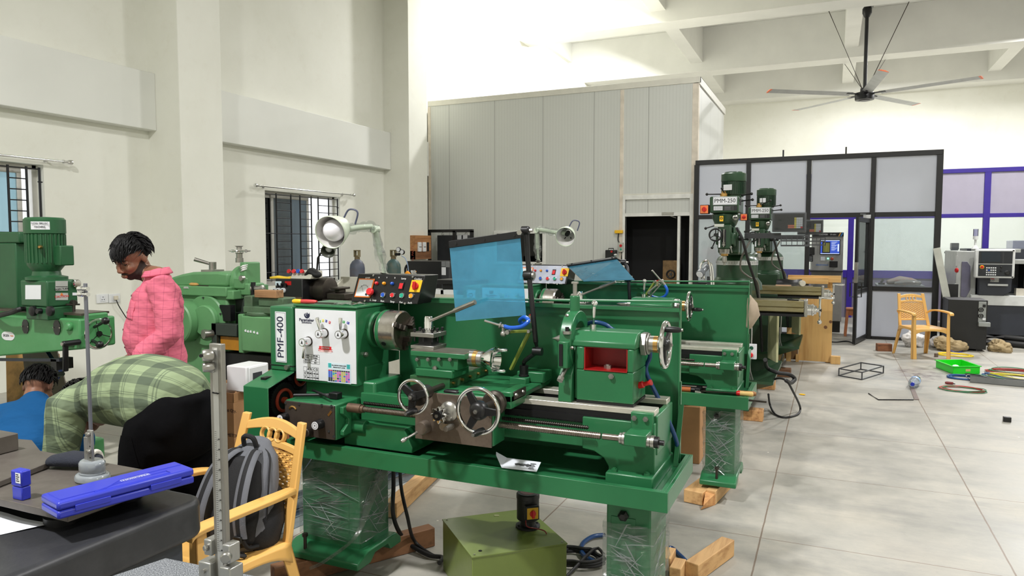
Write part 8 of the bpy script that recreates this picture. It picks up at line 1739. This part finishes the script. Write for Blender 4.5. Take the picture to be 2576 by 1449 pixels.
# turning centre
CN=M('cnc_dark',(42,46,56),.4,var=.1);CNL=M('cnc_light_grey',(168,170,166),.4);CNW=M('cnc_white',(214,216,214),.35)
t=thing('turning_centre','large dark grey turning centre with a white-framed control screen at the right edge','machine tool',(3.6,14.8,0))
MB().box(2.2,7.0,14.3,15.8,0.05,.55).build('lower_body',CN,t,.01);MB().box(2.2,7.0,14.27,15.8,.55,.72).build('white_band',CNW,t,.008)
MB().box(1.98,2.28,14.4,15.8,.05,1.46).build('end_column',CNL,t,.012);MB().prism([(2.06,.68),(2.14,.66),(2.2,.8),(2.19,1.2),(2.14,1.28),(2.06,1.28)],'y',14.385,14.402).build('end_door',M('cnc_mauve',(92,90,108),.4),t,.004)
MB().box(1.965,2.0,14.39,14.42,.74,.9).build('hinge',CNL,t,.003);MB().box(1.965,2.0,14.39,14.42,1.2,1.38).build('hinge',CNL,t,.003);MB().rev((2.0,14.4,1.13),(-1,-.4,0),[(.04,0),(.04,.02),(.03,.03)],20).build('mains_switch',REDP,t)
MB().prism([(2.3,.72),(2.66,.72),(2.76,.8),(2.78,1.42),(2.28,1.48)],'y',14.25,14.5).build('sliding_door',CN,t,.01);MB().cyl((2.42,14.2,.9),(2.7,14.2,.9),.018).build('door_handle',CNW,t)
MB().box(2.22,7,15.0,15.8,.72,1.5).build('rear_body',CN,t,.01);MB().box(2.7,6.9,14.3,15.0,1.25,1.32).build('hood_edge',CNL,t,.006);MB().box(2.28,2.9,14.4,15.0,1.44,1.5).build('top_cover',CNL,t,.006)
n=MB().box(2.46,2.58,14.245,14.25,.945,1.01).build('warning_label',M('label_light',(190,190,186),.4),t);text('lettering','U7',INKK,n,(2.49,14.245,.967),XV,ZV,.05);MB().box(2.465,2.515,14.243,14.245,.993,1.006).build('red_strip',REDP,n)
cp=MB().box(2.2,2.76,14.05,14.15,1.02,1.495).build('control_panel',CNW,t,.02);sc_=MB().box(2.25,2.72,14.044,14.05,1.26,1.465).build('screen_unit',M('screen_bezel',(30,34,40),.3),cp);MB().box(2.285,2.55,14.041,14.044,1.29,1.455).build('screen',M('screen_off',(26,38,50),.12),sc_)
for k in range(8):MB().box(2.58,2.6,14.041,14.044,1.275+k*.022,1.288+k*.022).build('soft_key',DGREY,sc_)
kp=MB().box(2.25,2.72,14.044,14.05,1.05,1.245).build('key_unit',M('screen_bezel',()),cp);MB().rev((2.3,14.044,1.2),(0,-1,0),[(.024,0),(.024,.006),(.016,.02)],20).build('stop_button',REDP,kp);MB().torus((2.3,14.042,1.2),YV,.026,.006,24,6).build('stop_ring',YELP,kp)
for j in range(4):
 for i in range(5):
  MB().box(2.36+.03*i,2.38+.03*i,14.04,14.044,1.065+.038*j,1.085+.038*j).build('key',[WHITE,WHITE,BLUEB if(i,j)==(1,2)else WHITE,WHITE][j],kp)
for x,z,r in((2.57,1.2,.016),(2.57,1.14,.016),(2.655,1.11,.042)):MB().rev((x,14.044,z),(0,-1,0),[(r,0),(r,.008),(r*.6,.012),(r*.6,.024)],20).build('rotary_dial',BLACKP,kp)
for x,z in((2.73,1.475),(2.73,1.04)):MB().box(x-.012,x+.012,14.043,14.05,z-.01,z+.01).build('corner_screw',INKK,cp)
MB().box(2.44,2.52,14.15,14.3,1.15,1.3).build('panel_arm',CNL,t);MB().cyl((2.28,14.6,1.5),(2.28,14.6,1.56),.06,.02).cyl((2.28,14.6,1.56),(2.28,14.6,1.66),.018).cyl((2.28,14.6,1.66),(2.28,14.6,1.72),.04).build('tower_base',CNW,t);MB().cyl((2.28,14.6,1.72),(2.28,14.6,1.84),.04).build('tower_lens',glass('tower_lens',(206,206,226),.7,.1,(200,200,222),.3),t)
MB().box(3.0,6.8,14.6,15.0,.72,1.25).build('chip_area',BLACKP,t)
for k in range(2):solo(MB().box(2.85+.13*k,2.96+.13*k,14.35,14.5,.721,.84),'white_box',M('box_offwhite',(206,200,186),.5),'%s small white box inside the turning centre'%('left','right')[k],'box','boxes in the turning centre')
# leaning white beam and dark panel between partition and turning centre
solo(MB().bar((1.52,13.05,1.52),(1.83,13.05,.03),.1,.05,YV),'leaning_strip',M('strip_white',(200,202,192),.45),'pale metal strip leaning beside the black partition','strip');
solo(MB().hexa([(x,13.15+y,z)for x in(1.62,1.85)for y in(0,.03)for z in(.0,.95)]),'dark_panel',UB,'dark panel leaning behind the pale metal strip','panel')
# things behind the glass
t=thing('small_mill','small dark milling head standing behind the purple partition','milling head',(2.4,17.7,.9));MB().box(2.3,2.5,17.7,17.95,.9,.93).build('foot',MGREEN,t);MB().box(2.32,2.46,17.6,17.8,1.46,1.6).build('motor',BLACKP,t,.01);MB().cyl((2.39,17.7,1.25),(2.39,17.7,1.46),.09,.07).build('head',MGREEN,t);MB().box(2.34,2.44,17.82,17.92,.9,1.4).build('column',WHITE,t,.01)
for s in(-1,1):ball_lever('lever',t,(2.39+s*.07,17.65,1.4),(2.39+s*.17,17.62,1.4),.012,.025)
t=thing('work_bench','white workbench with tubs behind the purple partition','bench',(2.0,17.6,0));MB().box(1.2,2.9,17.4,18.2,.85,.9).build('bench_top',WHITE,t,.004);MB().box(1.25,2.85,17.45,18.1,0,.85).build('drawers',M('bench_grey',(150,152,156),.4),t)
for k,(x,m_,h,lab)in enumerate(((2.12,REDP,.16,'red tub on the white workbench'),(2.27,M('tan_tub',(206,170,104),.5),.16,'tan tub on the white workbench'),(2.55,WHITE,.12,'white tub on the white workbench'))):solo(MB().cyl((x,17.6,.9),(x,17.6,.9+h),.06,.07),'tub',m_,lab,'tub','tubs on the workbench')
t=thing('glass_case','white glazed case standing at the right edge behind the turning centre','case',(3.5,17.8,0));MB().box(3.4,4.2,17.6,18.2,0,1.3).build('base',WHITE,t,.01);MB().box(3.4,4.2,17.6,18.2,1.3,1.65).build('hood',M('hood_mauve',(206,204,222),.3),t,.01)
p0=at(2210,690,Y=14.2);t=thing('parts_table','table with machine parts behind the glass of the black partition','table',(1.1,14.4,0));MB().box(.75,1.48,14.0,14.75,.84,.87).build('tabletop',M('table_grey',(120,122,124),.4),t)
for x in(.78,1.45):
 for y in(14.1,14.7):MB().box(x-.02,x+.02,y-.02,y+.02,0,.84).build('leg',DGREY,t)
solo(MB().loft([(Vector((.95,14.3,.91)),.1,.04),(Vector((1.12,14.3,.95)),.12,.07),(Vector((1.3,14.3,.93)),.1,.06),(Vector((1.38,14.3,.91)),.07,.04)],ZV),'fabric_bundle',stained('bundle',(150,144,136),(150,66,36),.8,0,7,.8),'grey fabric bundle on the table behind the partition glass','bundle',smooth=60)
solo(MB().loft([(Vector((1.05,14.12,.9)),.07,.03),(Vector((1.22,14.12,.92)),.1,.05),(Vector((1.4,14.15,.91)),.08,.04)],ZV),'clear_bag',glass('clear_plastic',()),'clear plastic bag in front of the fabric bundle','bag',smooth=60)
t=thing('angle_device','black measuring device on a stand behind the partition glass','device',(.82,14.2,.87));MB().box(.78,.88,14.15,14.25,.87,.9).cyl((.82,14.2,.9),(.86,14.2,.96),.02).build('device',BLACKM,t,.004)
# ================================================================ things lying on the floor
def fl(x,y):return at(x,y,Z=0)
c=[fl(2110,946),fl(2138,931),fl(2222,939),fl(2168,956)];c[1]=c[0]+(c[2]-c[3]);m=MB();H=.09
for k in range(4):
 p,q=c[k],c[(k+1)%4]
 for z in(.006,H):m.bar(p+ZV*z,q+ZV*z,.012,.012)
 m.bar(p,p+ZV*H,.014,.014)
solo(m,'metal_stand',DGREY,'low rectangular grey metal frame lying on the floor','frame')
solo(MB().tube([fl(2185,991)+ZV*.006,fl(2210,1007)+ZV*.006,fl(2298,1007)+ZV*.006],.006,8),'bent_rod',BLACKM,'thin black bent rod lying on the floor','rod')
solo(MB().plate([fl(2285,965)+ZV*.001,fl(2300,1006)+ZV*.001,fl(2312,1006)+ZV*.001,fl(2294,963)+ZV*.001],.006),'steel_strip',stained('strip_brown',(128,112,104),(90,88,92),.5,.3,8,.6),'flat brown steel strip lying beside the plastic bottle','strip')
p=fl(2296,978);q=fl(2312,958);d=(q-p).normalized();t=thing('water_bottle','clear plastic water bottle with a blue cap lying on the floor','bottle',(p+q)/2);c0=p+d*.06+ZV*.055
MB().rev(c0,d,[(.016,-.09),(.016,-.07),(.03,-.05),(.052,-.01),(.053,.04),(.049,.05),(.053,.06),(.053,.2),(.045,.215),(.02,.218)],28).build('bottle_body',glass('bottle_clear',(232,240,248),.75,.08,(226,234,244),.2),t,smooth=50);MB().cyl(c0-d*.1,c0-d*.072,.02).build('cap',M('cap_blue',(30,50,170),.35),t);MB().rev(c0,d,[(.0535,.08),(.0535,.15)],28,caps=False).build('label',M('label_pale_blue',(140,178,226),.4),t)
t=thing('plastic_tray','bright green plastic tray lying on the floor','tray',(1.42,10.45,0));c=[Vector((1.262,10.637,0)),Vector((1.351,10.119,0)),Vector((1.593,10.467,0))];c=[fl(2352,936),fl(2386,942),fl(2428,940)]
e1=Vector((.13,-.47,0));e2=Vector((.3,.16,0));o=Vector((1.27,10.55,0));GRN=M('tray_green',(36,214,40),.35,var=.04);m=MB();H=.1
def quadbox(a,b_,t_,z0,z1):d_=(b_-a).normalized();s_=Vector((-d_.y,d_.x,0))*t_;m.hexa([p_+w+ZV*z for p_ in(a,b_)for w in(Vector(),s_)for z in(z0,z1)])
cor=[o,o+e1,o+e1+e2,o+e2]
m.add([p_+ZV*.012 for p_ in cor]+[p_+ZV*.004 for p_ in cor],[(0,1,2,3),(7,6,5,4)])
for k in range(4):quadbox(cor[k],cor[(k+1)%4],.008,.004,H)
m.build('tray',GRN,t);m=MB()
for k in range(4):a,b_=cor[k],cor[(k+1)%4];d_=(b_-a).normalized();s_=Vector((d_.y,-d_.x,0));m.hexa([p_+w+ZV*z for p_ in(a-d_*.012,b_+d_*.012)for w in(Vector(),s_*.014)for z in(H-.008,H)])
m.build('rim',GRN,t);a=o+e1+e2*.55;d_=e2.normalized();MB().hexa([a+d_*w+Vector((d_.y,-d_.x,0))*s_+ZV*z for w in(-.03,.03)for s_ in(.0005,.0015)for z in(.035,.065)]).build('sticker',M('sticker_tan',(206,190,130),.5),t)
a=o+e1*.4+e2*.5+ZV*.01;solo(MB().sph(a+ZV*.03,(.045,.04,.03),10),'scrap_paper',M('paper_white',()),'crumpled white scrap inside the green tray','scrap')
p,q=fl(2377,966),fl(2403,968);t=thing('pliers','red-handled tool lying left of the wire coils','pliers',(p+q)/2);MB().rev(p+ZV*.016,q-p,[(.01,0),(.016,.02),(.014,.08)],14).build('grip',M('grip_dark_red',(120,40,40),.5),t);MB().cyl(p+(q-p)*.6+ZV*.014,q+ZV*.01,.01,.004).build('nose',BLACKM,t)
def coil(cx,cy,R,n,r,seed,squash=.7,h=.03):
 rn=random.Random(seed);pts=[]
 for k in range(n*14):a=2*pi*k/14;j=1+.32*noise.noise(Vector((k*.21,seed,0)));pts.append(Vector((cx+R*j*cos(a),cy+R*squash*j*sin(a),.006+h*abs(noise.noise(Vector((k*.11,3,seed)))))))
 return MB().tube(spline(pts,2),r,6)
WIR={'wire_blue':(40,84,140),'wire_red':(170,60,50),'wire_green':(60,130,90),'wire_yellow':(206,196,60),'wire_black':(36,36,38)}
for(x,y,R,n,r,col,lab,h)in((2428,952,.17,6,.008,'wire_blue','thick coil of blue wire on the floor',.05),(2418,981,.2,6,.004,'wire_red','flat coil of red wire nearest the camera',.03),(2424,982,.21,3,.004,'wire_green','loose green wire mixed into the flat red coil',.03),(2545,939,.26,5,.006,'wire_red','coil of red wire farthest back at the right edge',.05),(2552,938,.25,4,.006,'wire_green','coil of green wire farthest back at the right edge',.05),(2550,951,.25,5,.007,'wire_yellow','bundle of yellow wire on the grey channel',.06),(2540,950,.27,4,.006,'wire_blue','bundle of blue wire beside the yellow one',.05),(2480,958,.2,2,.004,'wire_black','loose loops of black wire between the coils',.16),(2500,960,.22,2,.004,'wire_green','loose loops of green wire standing off the floor',.2)):
 p=fl(x,y);mm=coil(p.x,p.y,R,n,r,len(lab),.75,h)
 solo(mm,'wire_coil',M(col,WIR[col],.4),lab,'wire','coils of wire on the floor')
a,b_=fl(2440,962),fl(2620,978);a.z=b_.z=.0
m=MB();d_=(b_-a).normalized();s_=Vector((-d_.y,d_.x,0))
for o0,o1,z0,z1 in((0,.12,.002,.006),(0,.004,.002,.07),(.116,.12,.002,.07)):m.hexa([p_+s_*w+ZV*z for p_ in(a,b_)for w in(o0,o1)for z in(z0,z1)])
solo(m,'cable_channel',M('channel_grey',(124,126,126),.4,.4),'grey cable trunking lying under the wire bundles','trunking')
p=fl(2220,884);solo(MB().obox(p+Vector((.02,.06,.055)),(.2,.1,.11),(0,0,.25)),'wood_block',wood('block_brown',(138,88,56),(90,56,38),1,0),'brown wooden block on the floor left of the far armchair','wood block',None,.004)
def lump(c,r,seed,k=.35):
 m=MB().sph(c,r,56)
 for v in m.v:
  d_=v-Vector(c);n=noise.noise(v*9+Vector((seed,0,0)))+.55*(.5-abs(noise.noise(v*22+Vector((0,seed,0))))*2);v+=d_*n*k;v.z=max(v.z,.003)
 return m
p=fl(2300,874);solo(lump((p.x,p.y+.1,.1),(.15,.13,.13),1),'plastic_bag',M('bag_white',()),'white plastic bag on the floor behind the far armchair','bag',smooth=60)
p=fl(2360,876);solo(lump((p.x,p.y+.1,.08),(.11,.1,.1),2),'plastic_bag',M('bag_white',()),'white crumpled bag left of the brown cloth heap','bag',smooth=60)
p=fl(2390,878);solo(lump((p.x-.04,p.y-.2,.07),(.19,.12,.11),3,.5),'cloth_heap',stained('cloth_tan',(176,156,118),(110,92,66),.9,0,6,.5),'brown cloth heap in front of the black battery cabinet','cloth',smooth=60)
p=fl(2492,884);solo(lump((p.x+.12,p.y+.05,.05),(.15,.13,.11),4,.5),'cloth_heap',stained('cloth_tan',()),'dark tan cloth right of the black battery cabinet','cloth',smooth=60)
solo(MB().tube(spline([fl(2345,880)+ZV*.09,fl(2370,882)+ZV*.06,fl(2405,888)+ZV*.01,fl(2425,882)+ZV*.01,fl(2430,870)+ZV*.02],6),.006,6),'blue_wire',M('wire_bright_blue',(60,84,180),.4),'single blue wire trailing over the brown cloth heap','wire')
p=fl(2403,894);solo(coil(p.x,p.y,.2,5,.007,9,.7,.02),'wire_coil',M('wire_bright_yellow',(236,206,50),.4),'yellow cable coil under the far armchair\'s right side','wire','coils of wire on the floor')
for k in range(3):a=Vector((2.25,13.4-.1*k,.05+.075*(k==1)));b_=Vector((2.72+.03*k,13.2-.1*k,.05+.075*(k==1)));solo(MB().tube([a,(a+b_)/2+ZV*.01,b_],.045,14),'black_pipe',BLACKR,'black pipe on the floor right of the battery cabinet, %s'%('rearmost','topmost','frontmost')[k],'pipe','black pipes by the turning centre')
p=fl(2533,1061);solo(MB().box(p.x-.03,p.x+.03,p.y-.02,p.y+.02,0,.045),'black_scrap',BLACKP,'small black scrap on the open floor near the right edge','scrap',None,.004)
p=fl(2355,898);solo(MB().cyl((p.x,p.y,0),(p.x,p.y,.05),.025),'bobbin',stained('bobbin',(112,96,84),(60,50,44),.6),"small brown bobbin under the far armchair",'bobbin')
p=fl(2018,994);solo(MB().sph(p+ZV*.008,(.035,.015,.008),10),'yellow_scrap',YELP,'tiny yellow scrap on the floor near the black cable loop','scrap')
solo(MB().tube(spline([fl(2060,858)+ZV*.01,fl(2100,862)+ZV*.01,fl(2130,860)+ZV*.01,fl(2150,866)+ZV*.01],6),.01,8),'floor_cable',BLACKR,'black cable on the floor before the open glass door','cable')
# ================================================================ ceiling fan
hub=Vector((.616,18.6,5.02));t=thing('ceiling_fan','large five-bladed grey ceiling fan with orange blade tips','fan',(hub.x,hub.y,7.15));FANG=M('fan_blade_grey',(150,152,152),.35,.5)
MB().cyl(hub+ZV*.1,(hub.x,hub.y,7.0),.04).build('down_rod',BLACKM,t);MB().box(.56,.75,18.48,18.72,6.98,7.2).rev((hub.x,hub.y,6.75),ZV,[(.05,0),(.1,.1),(.1,.2),(.06,.26)],20).build('mount',BLACKM,t,.01)
MB().rev(hub,ZV,[(.12,-.14),(.2,-.13),(.21,-.02),(.2,.03),(.1,.05),(.09,.14)],36).build('hub',BLACKM,t);MB().rev(hub-ZV*.141,(0,0,-1),[(.12,0),(.11,.01)],30).build('hub_cap',DGREY,t)
for an,R,dz,tw in((213.5,2.35,.0,-.15),(134.5,2.2,.02,.1),(58,2.3,.02,.2),(336.5,2.3,.0,.2),(276,2.35,.0,.35)):
 a=radians(an);d=Vector((cos(a),sin(a),0));s_=Vector((-sin(a),cos(a),0));up=(ZV*cos(tw)+s_*sin(tw));w=(s_*cos(tw)-ZV*sin(tw))
 prof=[(-.105,-.012),(-.05,.008),(.03,.012),(.105,.0),(.05,-.004),(-.04,-.008)]
 bl=MB().ringed([[hub+d*r+w*x+up*(z+.0)+ZV*(dz*(r/R)**2)for x,z in prof]for r in(.34,.9,1.6,R)]).build('blade',FANG,t,smooth=0);MB().ringed([[hub+d*r+w*x*1.02+up*z*1.15+ZV*(dz*(r/R)**2)for x,z in prof]for r in(R-.005,R+.04)]).build('blade_tip',M('tip_orange',(232,108,52),.4),bl);MB().bar(hub+d*.15,hub+d*.46,.09,.02).build('blade_iron',BLACKM,bl)
for x,y in((2085,28),(2287,4),(2125,161),(2227,150)):q=at(x,y,Z=6.83);MB().tube([hub+ZV*.12+Vector((.05 if x>2180 else-.05,0,0)),q],.009,6).build('guy_wire',DKSTEEL,t)
